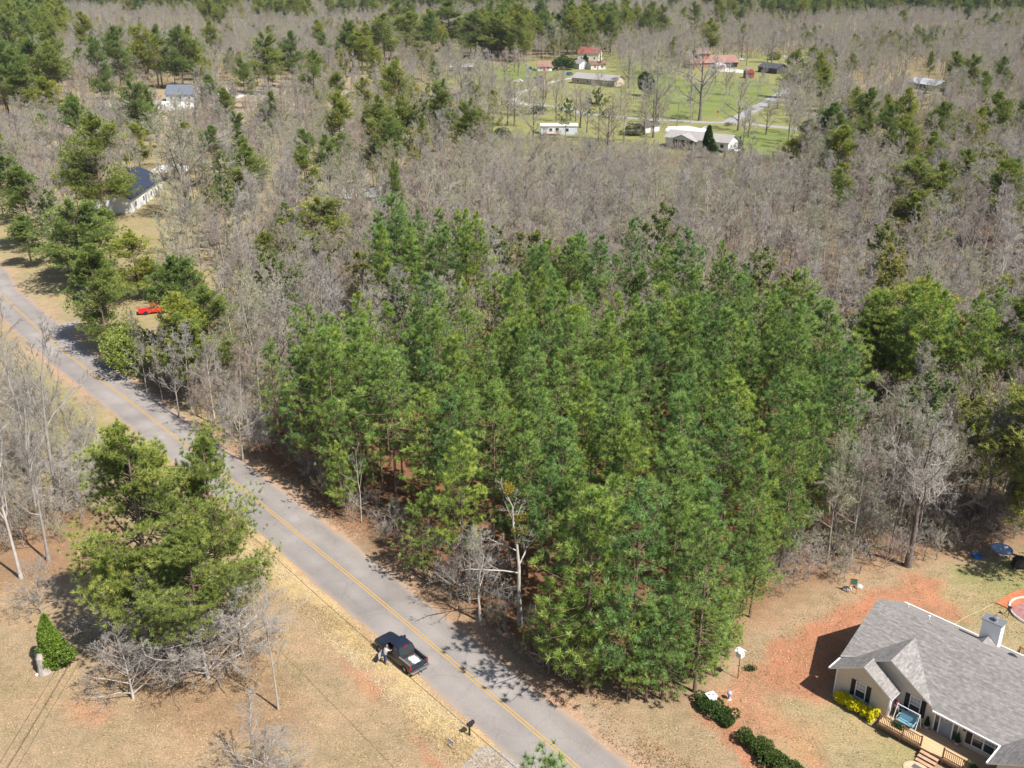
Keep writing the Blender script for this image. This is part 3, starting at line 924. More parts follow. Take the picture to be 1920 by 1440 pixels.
# single pines one can point to: (variant, base px, top row, width factor, label)
SINGLE = [
    ('N', 0, (300, 1215), 796, 1.08, "big lumpy pine beside the road, tallest of the foreground pines"),
    ('N', 1, (425, 1190), 842, 0.9, "slimmer pine leaning against the big roadside pine, nearest the truck"),
    ('N', 2, (385, 1262), 1000, 0.95, "low bushy yellow-green pine in front of the big roadside pine"),
    ('O', 3, (200, 418), 222, 1.05, "huge dark pine standing in front of the white house with navy roof"),
    ('O', 4, (405, 352), 238, 0.75, "slender pine to the right of the white house, bare trunk below"),
    ('O', 0, (472, 392), 272, 0.85, "round-headed pine right of the slender pine by the white house"),
    ('O', 1, (64, 470), 318, 0.9, "broad pine at the left edge beside the mown field"),
    ('O', 2, (168, 548), 385, 1.15, "wide yellowish pine above the parked blue car"),
    ('O', 4, (60, 500), 405, 0.8, "yellowish pine at the left edge, nearer the road than its neighbour"),
    ('O', 3, (196, 208), 72, 0.62, "tall narrow pine left of the grey house with white pavement"),
    ('O', 1, (232, 190), 55, 0.8, "dark pine just behind the tall narrow pine, left of the grey house"),
    ('O', 2, (275, 170), 52, 0.8, "olive pine behind the grey house, left of two"),
    ('O', 0, (305, 165), 50, 0.75, "olive pine behind the grey house, right of two"),
    ('O', 4, (148, 262), 180, 0.9, "flat-topped pine beside the roof at the left edge"),
    ('O', 1, (165, 110), 25, 0.85, "dark pine above the tall narrow pine at upper left"),
    ('O', 3, (25, 130), 30, 0.9, "dark pine at the upper left edge, largest of its knot"),
    ('O', 0, (98, 105), 26, 0.8, "small round pine at upper left between grey trees"),
    ('O', 2, (505, 178), 68, 1.05, "broad dark pine behind the lawn road, upper left of centre"),
    ('O', 0, (550, 165), 62, 0.9, "dark pine touching the right side of the broad dark pine"),
    ('O', 4, (462, 205), 112, 0.7, "pale green pine in front of the broad dark pine"),
    ('O', 1, (636, 218), 138, 0.8, "low dark pine beside the pale lane, left of the tall yard pine"),
    ('O', 3, (748, 292), 118, 0.72, "tall pine with a bare lower trunk, left of the yellow shrubs"),
    ('O', 0, (715, 305), 182, 0.8, "dark pine against the left side of the tall yard pine"),
    ('O', 2, (796, 330), 232, 0.5, "thin ragged pine right of the tall yard pine"),
    ('O', 1, (575, 330), 246, 0.75, "round pine in the grey woods, left of two near the middle left"),
    ('O', 4, (642, 342), 252, 0.75, "round pine in the grey woods, right of two near the middle left"),
    ('O', 3, (748, 470), 305, 0.35, "narrow dark spire pine poking above the clump behind the stand"),
    ('O', 2, (612, 500), 378, 1.15, "broad light green pine left of the clump behind the stand"),
    ('O', 0, (545, 490), 384, 0.85, "bright green pine touching the broad light green pine"),
    ('O', 1, (505, 545), 440, 0.6, "small yellowish pine in the bare thicket left of the stand"),
    ('O', 4, (196, 650), 462, 0.85, "dark roadside pine left of the red vehicle"),
    ('O', 1, (352, 700), 490, 0.85, "dark pine right of the red vehicle"),
    ('O', 3, (405, 720), 545, 0.75, "ragged pine nearest the left end of the dense stand"),
    ('O', 2, (362, 752), 600, 0.85, "spreading yellow-green pine between the red vehicle and the road"),
    ('O', 3, (206, 668), 525, 0.62, "pine nearest the road bend, left of the big rounded evergreen"),
    ('O', 1, (352, 735), 560, 0.7, "dark green pine between the roadside bare trees and the red vehicle"),
    ('O', 0, (130, 520), 420, 0.9, "pine behind the parked blue car"),
    ('O', 3, (262, 560), 440, 0.9, "pine standing behind the red vehicle"),
    ('O', 1, (375, 640), 505, 0.7, "slender dark pine in the bare thicket right of the red vehicle"),
    ('O', 4, (210, 500), 395, 0.9, "olive pine above the wide yellowish pine"),
    ('O', 2, (30, 420), 300, 0.9, "dark pine at the far left behind the mown field"),
    ('O', 1, (1480, 330), 262, 0.8, "dark pine at the right end of the lawn below the far road"),
    ('O', 3, (1510, 300), 225, 0.8, "ragged pine right of the lawn by the far road"),
    ('O', 0, (1905, 640), 500, 0.9, "pine at the right edge in the grey woods"),
    ('O', 2, (450, 300), 215, 0.8, "olive pine left of the pale lane in the bare trees"),
    ('O', 3, (340, 130), 60, 0.9, "dark pine on the skyline left of the far cottage"),
    ('O', 0, (400, 110), 40, 0.9, "dark pine on the skyline right of the far cottage"),
    ('O', 4, (600, 100), 38, 0.9, "dark pine beside the yellow-green tree at upper left"),
    ('O', 1, (1130, 62), 22, 0.9, "dark pine on the skyline above the red-roofed barn"),
    ('O', 2, (1460, 66), 28, 0.9, "dark pine on the skyline above the dark board shed"),
    ('O', 3, (1690, 60), 18, 0.95, "dark pine on the right skyline, left of the pine band"),
    ('O', 0, (1860, 75), 25, 0.95, "dark pine on the right skyline under the pine band"),
    ('O', 3, (1698, 452), 300, 1.05, "wide dark pine in front of the long red roof"),
    ('O', 0, (1742, 448), 308, 0.8, "pine touching the right side of the wide dark pine by the red roof"),
    ('O', 1, (1568, 400), 310, 0.75, "dark pine left of the wide dark pine by the red roof"),
    ('O', 2, (1618, 402), 332, 0.6, "small pine between two dark pines near the red roof"),
    ('O', 4, (1846, 372), 270, 0.85, "bright pine alone in the grey woods at the right edge"),
    ('O', 0, (1540, 210), 142, 0.95, "dark round pine beside the bend of the village road"),
    ('O', 3, (1592, 270), 168, 0.8, "loose pine in the grey woods right of the village road"),
    ('O', 1, (1655, 262), 180, 0.55, "small pine right of the loose pine by the village road"),
    ('O', 4, (1690, 342), 232, 0.8, "olive pine directly behind the long red roof"),
    ('O', 2, (1790, 260), 205, 0.7, "small dark pine below the metal-roofed shed"),
    ('O', 0, (1330, 108), 36, 0.9, "dark pine behind the brick house with red roof"),
    ('O', 1, (1350, 66), 28, 0.9, "small pine in the far grey woods above the brick house"),
    ('O', 3, (1700, 735), 532, 0.95, "tallest pine of the right edge clump"),
    ('O', 2, (1630, 760), 560, 0.95, "broad pine on the left of the right edge clump"),
    ('O', 0, (1930, 985), 690, 0.9, "dark pine at the right edge shading the trampoline"),
    ('O', 1, (1960, 1060), 760, 0.9, "pine just beyond the right edge above the garden bed"),
    ('O', 4, (1890, 790), 560, 0.9, "dark spreading pine cut by the right edge of the picture"),
    ('O', 1, (1740, 150), 98, 0.5, "little dark pine left of the metal-roofed shed"),
    ('O', 4, (770, 112), 24, 1.52, "largest of the dark far pines above the yellow shrubs"),
    ('O', 2, (722, 130), 32, 1.30, "dark far pine left of the largest far pine"),
    ('O', 0, (842, 98), 2, 1.59, "tall far pine with the rounded top, middle of the far knot"),
    ('O', 3, (892, 110), 22, 1.23, "far pine right of the tall round-topped far pine"),
    ('O', 1, (934, 112), 25, 1.30, "rightmost pine of the far knot above the white car"),
    ('O', 4, (680, 140), 62, 1.30, "olive far pine at the left of the far knot"),
    ('O', 3, (1240, 62), 30, 1.1, "round dark pine alone in the far grey woods"),
]
VIEWS = [(200, 330, 385, 545), (250, 330, 580, 690), (296, 372, 185, 250), (1690, 1770, 160, 215), (800, 900, 180, 225), (1640, 1700, 290, 345)]   # lines of sight kept open in front of single trees and houses
for kind, vi, base, top, wf, lab in SINGLE:
    x, y = at(*base)
    h = height_for(x, y, top)
    v = (NEAR if kind == 'N' else OLD)[vi]
    s = h / v[2]
    wide = (0.4 + 0.6 * s) * wf if s < 1 else s ** 0.8 * wf
    if kind == 'O': wide *= 1.28
    put("pine_tree", lab, "tree", v[:2], x, y, r.uniform(0, 6.28), wide, s)
    pines.append((x, y))
    pw = 5.0 * wide * FPX / (y * PC + CAM_H * PS)
    VIEWS.append((base[0] - 0.8 * pw, base[0] + 0.8 * pw, base[1], base[1] + 0.35 * (base[1] - top)))

loose = []      # pines scattered through the woods, part of the far pine mass
for nm_, cnt, box, lab, grp in (("a", 42, (0, 900, 95, 400), "dark pine scattered singly among the grey trees of the upper left", "scattered pines upper left"),
                               ("b", 32, (1330, 1910, 150, 480), "dark pine scattered singly in the grey woods right of the village", "scattered pines on the right"),
                               ("c", 14, (700, 1450, 55, 108), "dark pine scattered behind the far village houses", "scattered pines behind the village")):
    k_ = 0
    while k_ < cnt:
        px, py = r.uniform(box[0], box[1]), r.uniform(box[2], box[3])
        x, y = at(px, py)
        if not clear_of(x, y, pines, 9.0 if nm_ != "c" else 14) or seg_dist(np.array([x]), np.array([y]), ROAD)[0] < 9: continue
        if any(a_ < px < b_ and c_ - 20 < py < d_ + 60 for a_, b_, c_, d_ in VIEWS[:4]) or (1000 < px < 1470 and 100 < py): 
            k_ += 0.2; continue
        v = OLD[r.integers(0, 5)]; s = r.normal(16.5, 2.6) / v[2]
        loose.append((x, y, s))
        pines.append((x, y)); k_ += 1
def hides(x, y):
    px, py = to_px(x, y)
    return any(a < px < b and c < py < d for a, b, c, d in VIEWS)
# pine whose top pokes into the picture at the bottom
x, y = at(1022, 1452, 18.6)
v = pine_meshes(250, h=19.2, cr=3.6, cb=0.45, per_m=9, tufts=10, nbl=40, ln=0.34, wd=0.026, shape='old', r0=0.22, gap=0.2)
put("pine_tree", "pine top poking in at the bottom edge in front of the road", "tree", v[:2], x, y, 1.1)

# ---- leafless trees
CLEAR = [poly_px(p) for p in (
    [(900, 160), (915, 128), (1010, 116), (1150, 110), (1185, 150), (1290, 150), (1300, 122), (1400, 112), (1535, 108), (1530, 135), (1480, 175), (1465, 240), (1480, 305), (1360, 300), (1230, 268), (1130, 262), (960, 268), (930, 225), (1150, 205), (1010, 195), (930, 190)],
    [(930, 255), (1490, 300), (1500, 388), (1230, 392), (1120, 362), (930, 357)],
    [(185, 410), (290, 320), (350, 330), (310, 390), (230, 425)],
    [(180, 210), (300, 175), (460, 160), (470, 185), (400, 205), (200, 220)],
    [(790, 170), (890, 170), (900, 198), (790, 198)],
    [(0, 420), (50, 430), (130, 560), (240, 640), (440, 780), (520, 850), (700, 1050), (980, 1440), (-100, 1440), (-200, 500)],
    [(1360, 1440), (1320, 1300), (1400, 1200), (1480, 1120), (1600, 1070), (1760, 1050), (2100, 960), (2400, 1440)],
    [(1540, 185), (1720, 130), (1790, 160), (1740, 190), (1600, 200)],
    [(1590, 340), (1800, 270), (1800, 315), (1720, 330)],
    [(80, 210), (150, 200), (150, 240), (60, 260)],
)]
def blocked(x, y):
    b = (seg_dist(x, y, ROAD) < 6) | (seg_dist(x, y, FAR_ROAD) < 5) | (seg_dist(x, y, SIDE_ROAD) < 5)
    for p in CLEAR:
        b |= in_poly(x, y, p)
    return b

NEARWOOD = poly_px([(430, 500), (560, 430), (1000, 330), (1480, 330), (1960, 330), (2000, 760), (1930, 990), (1560, 1060), (1440, 1090), (1600, 900), (1440, 680), (1000, 600), (920, 640), (1010, 700), (560, 790), (430, 720)])
wood_pts = []
X, Y = jitter_points(-110, 200, 70, 330, 6.0, r)
order = np.argsort(Y)
woods_n = 0
far_bare = []
X, Y = X[order], Y[order]
ok = (np.abs(X) < Y * 0.58 + 14) & in_poly(X, Y, NEARWOOD) & ~in_poly(X, Y, STAND) & ~in_poly(X, Y, CLUMP_A) & ~blocked(X, Y)
for x, y in zip(X[ok], Y[ok]):
    if not clear_of(x, y, pines, 2.2) or hides(x, y): continue
    if woods_n >= 150:
        far_bare.append((x, y)); continue
    bud = r.random() < 0.10 + 0.25 * (np.sin(x * 0.06 + 1) * np.cos(y * 0.045) > 0.15)
    v = BUDS[r.integers(0, 3)] if bud else (WOOD + ROUND)[r.integers(0, len(WOOD) + len(ROUND))]
    px, py = to_px(x, y)
    h = r.normal(13.5, 1.6) if y < 150 else r.normal(14.5, 1.8)
    if px > 1380 and py > 880: h = r.normal(12.5, 1.5)
    s = h / v[3]
    if bud:
        lab, grp, nm = "leafing yellow-green tree among the grey bare trees behind the pine stand", "leafing trees in the grey woods", "budding_tree"
    elif px > 1380 and py > 700:
        lab, grp, nm = "leafless grey tree in the thicket between the pine stand and the house yard", "bare trees of the thicket by the yard", "bare_tree"
    elif px < 1000 and py > 560:
        lab, grp, nm = "leafless grey tree in the thicket at the left end of the pine stand", "bare trees left of the stand", "bare_tree"
    else:
        lab, grp, nm = "leafless grey tree in the wide grey woods behind the pine stand", "bare trees of the grey woods", "bare_tree"
    put(nm, lab, "tree", v[:3], x, y, r.uniform(0, 6.28), s * r.uniform(0.85, 1.1), s, grp)
    wood_pts.append((x, y)); woods_n += 1
print("woods", woods_n, "left over", len(far_bare))

for poly, sp, hm, lab, grp in ((GAP, 3.6, 12.5, "leafless pale tree in the gap in the middle of the dense stand", "bare trees in the gap of the stand"),
                               (poly_px([(1585, 905), (1700, 850), (1900, 890), (1900, 985), (1720, 1035), (1580, 1055), (1530, 1050)]), 3.2, 11.5, "slim leafless tree around the large spreading bare tree behind the yard", "slim bare trees behind the yard")):
    mn, mx = poly.min(0), poly.max(0)
    X, Y = jitter_points(mn[0], mx[0], mn[1], mx[1], sp, r)
    for x, y in zip(*(q[in_poly(X, Y, poly)] for q in (X, Y))):
        v = (WOOD + ROUND)[r.integers(0, len(WOOD) + len(ROUND))]
        s = r.normal(hm, 1.3) / v[3]
        put("bare_tree", lab, "tree", v[:3], x, y, r.uniform(0, 6.28), s * r.uniform(0.75, 1.0), s, grp)

def single_bare(v, base, top, lab, name="bare_tree", wf=1.0, rz=None, lean=None):
    x, y = at(*base)
    h = height_for(x, y, top)
    s = h / v[3]
    o = put(name, lab, "tree", v[:3], x, y, r.uniform(0, 6.28) if rz is None else rz, s * wf, s)
    if lean: o.rotation_euler = (lean[0], lean[1], o.rotation_euler[2])
    return o

BIG = bare_meshes(501, h=16, trunk=0.32, spread=0.85, levels=(15, 9, 8, 6), up=0.26, r0=0.30, bark=M_darkbark, twig=M_paletwig, min_r=0.009, len_f=(0.50, 0.5, 0.5, 0.5), lean=0.04)
single_bare(BIG, (1702, 1062), 775, "large spreading bare tree with thick dark trunk behind the house yard", rz=2.0)
LEFT = [bare_meshes(510 + i, h=15, trunk=0.38, spread=0.55, levels=(13, 8, 6, 5), up=0.3, r0=0.17, bark=M_palebark, twig=M_paletwig, min_r=0.010, len_f=(0.42, 0.5, 0.48, 0.5), lean=0.05) for i in range(3)]
SHRUB = [bare_meshes(530 + i, h=5.5, trunk=0.06, spread=0.95, levels=(19, 9, 6, 5), up=0.26, r0=0.085, bark=M_palebark, twig=M_paletwig, min_r=0.008, len_f=(0.78, 0.55, 0.5, 0.5), lean=0.04) for i in range(3)]
for v, base, top, lab, wf in (
    (LEFT[0], (40, 1085), 760, "pale straight bare trunk nearest the left edge of the tan yard", 0.8),
    (LEFT[1], (92, 1052), 800, "crooked grey bare tree with spreading limbs in the left thicket", 1.0),
    (LEFT[2], (110, 935), 590, "tall bare tree whose twigs reach over the road at the far left", 1.0),
    (LEFT[0], (190, 870), 745, "slim bare tree with yellow leaf tufts left of the big roadside pine", 0.8),
    (LEFT[1], (18, 990), 700, "grey bare tree half cut by the left edge of the picture", 0.9),
    (LEFT[2], (-40, 1010), 720, "bare tree leaning in from beyond the left edge", 1.0),
    (LEFT[0], (150, 900), 720, "bare tree just left of the clay driveway mouth", 0.8),
    (LEFT[1], (60, 880), 640, "bare tree in the left thicket above the crooked grey tree", 0.8),
    (LEFT[2], (10, 860), 610, "upper bare tree at the left edge beside the road bend", 0.8),
    (LEFT[0], (-30, 820), 600, "bare tree beyond the left edge with twigs over the road", 0.9),
    (SHRUB[0], (78, 1148), 1060, "small pale bare tree at the edge of the tan yard", 0.8),
    (SHRUB[1], (300, 1235), 1085, "wide pale bare shrub tree under the left side of the roadside pines", 1.45),
    (SHRUB[2], (390, 1270), 1130, "tangled pale bare shrub tree in front of the roadside pines", 1.45),
    (SHRUB[0], (250, 1310), 1195, "grey bare shrub tree lowest to the left below the roadside pines", 1.1),
    (SHRUB[1], (455, 1230), 1090, "pale bare shrub tree behind the tall yard tree with trunk", 1.2),
    (LEFT[1], (522, 1330), 1085, "upright grey bare tree between the roadside pines and the truck", 0.62),
    (LEFT[2], (478, 1455), 1300, "forked pale bare tree at the bottom edge of the tan yard", 1.15),
    (SHRUB[2], (505, 1475), 1370, "low bare shrub at the bottom edge beside the forked tree", 1.2),
    (SHRUB[1], (20, 905), 800, "tangled bare shrub at the left edge between two pale trunks", 1.3),
    (SHRUB[2], (120, 960), 850, "tangled bare shrub behind the crooked grey tree in the left thicket", 1.3),
    (SHRUB[0], (60, 790), 705, "upper bare shrub of the left thicket, nearest the road bend", 1.3),
    (SHRUB[1], (165, 905), 815, "bare shrub of the left thicket beside the clay driveway mouth", 1.1),
    (SHRUB[2], (-20, 720), 640, "bare shrub cut by the left edge just below the road", 1.3),
    (LEFT[1], (-60, 930), 690, "outermost bare tree at the left edge, mostly out of the picture", 1.0),
    (LEFT[2], (75, 985), 745, "bare tree in the middle of the left thicket", 0.9),
    (LEFT[0], (20, 740), 560, "bare tree standing beside the road at the far left edge", 1.0),
):
    single_bare(v, base, top, lab, wf=wf)
for i, (base, top, lab) in enumerate((
    ((1312, 226), 92, "great dark bare shade tree on the lawn beside the road junction"),
    ((1384, 245), 150, "bare shade tree right of the great one, at the road junction"),
    ((1018, 215), 145, "straight bare shade tree beside the loop drive"),
    ((952, 236), 165, "spreading bare tree left of the white mobile home"),
    ((1088, 240), 165, "bare tree standing right behind the white mobile home"),
    ((1225, 258), 165, "pale bare tree left of the white ranch house"),
    ((1447, 118), 60, "dark bare tree behind the dark shed"),
    ((1476, 133), 85, "dark bare tree right of the dark shed"),
    ((1403, 258), 205, "small dead bare tree on the grass right of the ranch house"),
    ((1178, 165), 100, "bare tree on the far lawn right of the long grey house"),
    ((972, 142), 95, "bare tree behind the small white car"),
    ((1040, 110), 40, "bare tree behind the cabin with the red door"),
    ((1125, 130), 70, "bare tree in front of the red-roofed barn"),
    ((1390, 110), 55, "bare tree over the drive of the brick house"),
    ((1300, 130), 70, "bare tree at the left side of the brick house"),
    ((1000, 265), 185, "bare tree at the left front of the white mobile home"),
    ((1140, 290), 195, "twiggy bare tree right of the white mobile home"),
    ((352, 408), 220, "dark twisted bare tree right of the white house"),
    ((385, 225), 130, "bare tree in front of the grey house drive"),
    ((298, 165), 95, "grey rounded bare tree behind the grey house"),
    ((530, 235), 160, "dark forked bare tree near the pale lane at left"),
    ((815, 190), 128, "bare tree standing left on the orange field"),
    ((865, 188), 122, "bare tree standing in the middle of the orange field"),
    ((900, 190), 115, "pale bare tree standing right on the orange field"),
    ((1230, 215), 130, "loose bare tree above the far road"),
)):
    single_bare(SHADE[i % 3], base, top, lab, wf=1.25)
for i, (base, top, lab) in enumerate((
    ((598, 885), 770, "thin pale dead sapling at the left front of the dense stand"),
    ((678, 980), 830, "thin pale dead sapling in the road edge of the dense stand"),
    ((700, 900), 790, "thin dead tree inside the left part of the dense stand"),
    ((905, 740), 620, "thin dead tree inside the dense stand above its centre"),
    ((850, 860), 730, "thin dead tree inside the dense stand left of its centre"),
    ((1320, 900), 760, "thin dead tree inside the right part of the dense stand"),
)):
    single_bare(THIN[i % 3], base, top, lab, "dead_tree")
for px, py, hm in ((262, 742, 9), (292, 764, 8), (322, 786, 10), (352, 806, 8), (382, 826, 9), (412, 846, 8), (442, 868, 8), (255, 705, 9), (310, 745, 10), (345, 772, 11), (390, 800, 11), (425, 822, 10), (455, 838, 9), (400, 770, 11), (440, 795, 11), (370, 745, 11)):
    v = (WOOD + ROUND)[r.integers(0, len(WOOD) + len(ROUND))]
    x, y = at(px + 14, py - 4); s = r.normal(hm, 1.0) / v[3]
    put("bare_tree", "leafless tree of the roadside strip between the road bend and the dense stand", "tree", v[:3], x, y, r.uniform(0, 6.28), s * r.uniform(0.85, 1.1), s, "bare trees of the roadside strip")
WHITE = bare_meshes(560, h=15, trunk=0.4, spread=0.7, levels=(9, 6, 5, 4), up=0.25, r0=0.2, bark=M_palebark, twig=M_paletwig, min_r=0.012, len_f=(0.42, 0.5, 0.45, 0.5), lean=0.06)
wt = single_bare(WHITE, (975, 1170), 890, "white-barked dead tree with mistletoe clumps at the road front of the stand", "dead_tree", 1.1)
vv = np.array([v.co for v in WHITE[1].vertices])
for q, zf in enumerate((0.93, 0.72, 0.66)):
    c_ = vv[np.argmin(np.abs(vv[:, 2] - zf * WHITE[3]) + 0.15 * np.hypot(vv[:, 0], vv[:, 1]))]
    bm_ = bush_meshes(570 + q, 0.55, 0.55, 0.35, 260, 5, 0.14, 0.07, M_mistle)[1]
    ob_ = link_mesh("mistletoe_clump", bm_, wt); ob_.location = (c_[0], c_[1], c_[2] - 0.35)
single_bare(LEFT[1], (900, 1165), 985, "grey leaning bare tree left of the white-barked dead tree", wf=1.2)
single_bare(SHRUB[1], (880, 1130), 1010, "tangled bare shrub at the road front of the stand", wf=1.0)

# ---- beyond: far woods (nobody could count them) as stuff built from the same trees
def scatter(name, label, pts, scale, rot, sources, seed=0, cat=None):
    """one object: trees of the given sources set out on a cloud of points"""
    n = len(pts)
    me = bpy.data.meshes.new(name)
    me.vertices.add(n)
    me.vertices.foreach_set("co", np.asarray(pts, np.float32).ravel())
    for nm, vals in (("s", scale), ("a", rot), ("k", None)):
        if nm == "k":
            a = me.attributes.new("k", 'INT', 'POINT')
            a.data.foreach_set("value", np.random.default_rng(seed).integers(0, len(sources), n).astype(np.int32))
        else:
            a = me.attributes.new(nm, 'FLOAT', 'POINT')
            a.data.foreach_set("value", np.asarray(vals, np.float32))
    o = link_mesh(name, me)
    ng = bpy.data.node_groups.new(name, 'GeometryNodeTree')
    ng.interface.new_socket("Geometry", in_out='INPUT', socket_type='NodeSocketGeometry')
    ng.interface.new_socket("Geometry", in_out='OUTPUT', socket_type='NodeSocketGeometry')
    gi = ng.nodes.new("NodeGroupInput"); go = ng.nodes.new("NodeGroupOutput")
    iop = ng.nodes.new("GeometryNodeInstanceOnPoints")
    m2p = ng.nodes.new("GeometryNodeMeshToPoints")
    ng.links.new(gi.outputs[0], m2p.inputs[0])
    ng.links.new(m2p.outputs[0], iop.inputs["Points"])
    jn = ng.nodes.new("GeometryNodeJoinGeometry")
    for src in sources:                       # src: the part objects of one real tree
        j = ng.nodes.new("GeometryNodeJoinGeometry")
        for part in src:
            oi = ng.nodes.new("GeometryNodeObjectInfo")
            oi.transform_space = 'ORIGINAL'
            oi.inputs["Object"].default_value = part
            ng.links.new(oi.outputs["Geometry"], j.inputs[0])
        gti = ng.nodes.new("GeometryNodeGeometryToInstance")
        ng.links.new(j.outputs[0], gti.inputs[0])
        ng.links.new(gti.outputs[0], jn.inputs[0])
    ng.links.new(jn.outputs[0], iop.inputs["Instance"])
    iop.inputs["Pick Instance"].default_value = True
    def named(nm, typ):
        q = ng.nodes.new("GeometryNodeInputNamedAttribute")
        q.data_type = typ
        q.inputs["Name"].default_value = nm
        return q.outputs[0]
    ng.links.new(named("k", 'INT'), iop.inputs["Instance Index"])
    cx = ng.nodes.new("ShaderNodeCombineXYZ")
    ng.links.new(named("a", 'FLOAT'), cx.inputs[2])
    ng.links.new(cx.outputs[0], iop.inputs["Rotation"])
    ng.links.new(named("s", 'FLOAT'), iop.inputs["Scale"])
    ng.links.new(iop.outputs[0], go.inputs[0])
    md = o.modifiers.new("scatter", 'NODES')
    md.node_group = ng
    return tag(o, label, cat, kind="stuff")

def sources(meshes, names):
    """part objects of the first standing trees made of the given meshes"""
    out = []
    for v in meshes:
        parts = []
        for me in v[:3]:
            if me is None or not hasattr(me, "vertices"): continue
            for o in bpy.data.objects:
                if o.type == 'MESH' and o.data == me:
                    parts.append(o); break
        if parts: out.append(parts)
    return out

# a smooth random field decides where pines, buds and bare crowns gather
def field(x, y, k):
    return np.sin(x * 0.011 * k + 1.3) * np.cos(y * 0.008 * k + 0.4) + 0.6 * np.sin(x * 0.027 * k - y * 0.019 * k + 2.0) + 0.4 * np.cos(x * 0.05 * k + y * 0.041 * k)
PINEBAND = [poly_px(p) for p in (
    [(-200, 2), (640, -6), (640, 12), (300, 30), (120, 22), (-200, 14)],
    [(0, 48), (60, 48), (120, 60), (130, 90), (60, 120), (-60, 120)],
    [(1620, 18), (1960, 16), (1960, 36), (1780, 40), (1700, 34), (1620, 36)],
    [(1320, 10), (1420, 6), (1420, 22), (1320, 24)],
    [(640, -4), (1100, -6), (1100, 14), (900, 30), (700, 30)],
)]
fb = list(far_bare); fp = []; fbud = []
for (y0, y1, sp) in ((92, 330, 7.2), (330, 760, 7.8), (760, 2300, 11.5)):
    X, Y = jitter_points(-1300, 1300, y0, y1, sp, r)
    ok = (np.abs(X) < Y * 0.56 + 22) & ~((Y < 340) & in_poly(X, Y, NEARWOOD)) & ~in_poly(X, Y, STAND) & ~in_poly(X, Y, CLUMP_A) & ~blocked(X, Y)
    X, Y = X[ok], Y[ok]
    BAND = np.zeros(X.shape, bool)
    for p in PINEBAND: BAND |= in_poly(X, Y, p)
    for x, y, band in zip(X, Y, BAND):
        px, py = to_px(x, y)
        if y < 700 and (not clear_of(x, y, pines, 5.0) or hides(x, y)): continue
        if px < 900 and 170 < py < 260 and r.random() < 0.4: continue
        if px < 440 and py > 600: continue
        f = field(x, y, 1.0)
        if band and r.random() < 0.9: fp.append((x, y))
        elif not band and y > 260 and f > 1.0 and r.random() < 0.5: fp.append((x, y))
        elif field(x, y, 2.3) > 0.55 and r.random() < 0.5: fbud.append((x, y))
        else: fb.append((x, y))
print("far bare", len(fb), "far pines", len(fp), "far buds", len(fbud))
def hs(n, mean, sd): return np.clip(r.normal(mean, sd, n), 0.5, 1.7)
p3 = lambda L_: [(x, y, 0.0) for x, y in L_]
scatter("far_woods", "wide grey mass of leafless woods running to the horizon", p3(fb), hs(len(fb), 1.0, 0.14), r.uniform(0, 6.28, len(fb)), sources(WOOD + ROUND + ROUND, 0), 1)
scatter("far_pine_woods", "dark green pines standing in bands and singly through the grey woods", p3(fp) + [(x, y, 0.0) for x, y, s in loose], list(hs(len(fp), 1.25, 0.16)) + [s for x, y, s in loose], r.uniform(0, 6.28, len(fp) + len(loose)), sources(OLD, 0), 2)
scatter("far_budding_woods", "yellow-green leafing trees scattered through the grey woods", p3(fbud), hs(len(fbud), 1.0, 0.18), r.uniform(0, 6.28, len(fbud)), sources(BUDS, 0), 3)
# ------------------------------------------------------------------ materials of made things
M_wall = noisy("cream_siding", (0.56, 0.49, 0.40), (0.62, 0.55, 0.45), 0.8, 0.8)
M_white = noisy("white_paint", (0.74, 0.74, 0.73), (0.80, 0.80, 0.79), 1.5, 0.5)
M_black = mat("black_paint", (0.02, 0.02, 0.022), 0.5)
M_darkglass = mat("window_glass", (0.035, 0.045, 0.055), 0.08, 0.5)
M_curtain = noisy("glass_with_curtain", (0.30, 0.30, 0.31), (0.42, 0.42, 0.43), 3.0, 0.15, 0.5)
M_deck = noisy("deck_boards", (0.50, 0.33, 0.18), (0.66, 0.46, 0.27), 2.4, 0.85, stretch=(0.35, 6.0, 1.0))
M_rail = noisy("stained_railing", (0.20, 0.10, 0.055), (0.30, 0.16, 0.09), 3.0, 0.8)
M_railtop = noisy("weathered_rail", (0.42, 0.26, 0.17), (0.52, 0.34, 0.22), 3.0, 0.8)
M_gray = mat("grey_metal", (0.35, 0.36, 0.37), 0.4, 0.5, 0.6)
M_rubber = mat("rubber", (0.02, 0.02, 0.02), 0.85)
M_red = mat("red_paint", (0.55, 0.02, 0.02), 0.4)
M_wood = noisy("raw_wood", (0.36, 0.25, 0.15), (0.46, 0.33, 0.20), 3.0, 0.85)
M_stone = noisy("pale_stone", (0.42, 0.39, 0.35), (0.54, 0.51, 0.47), 4.0, 0.9)

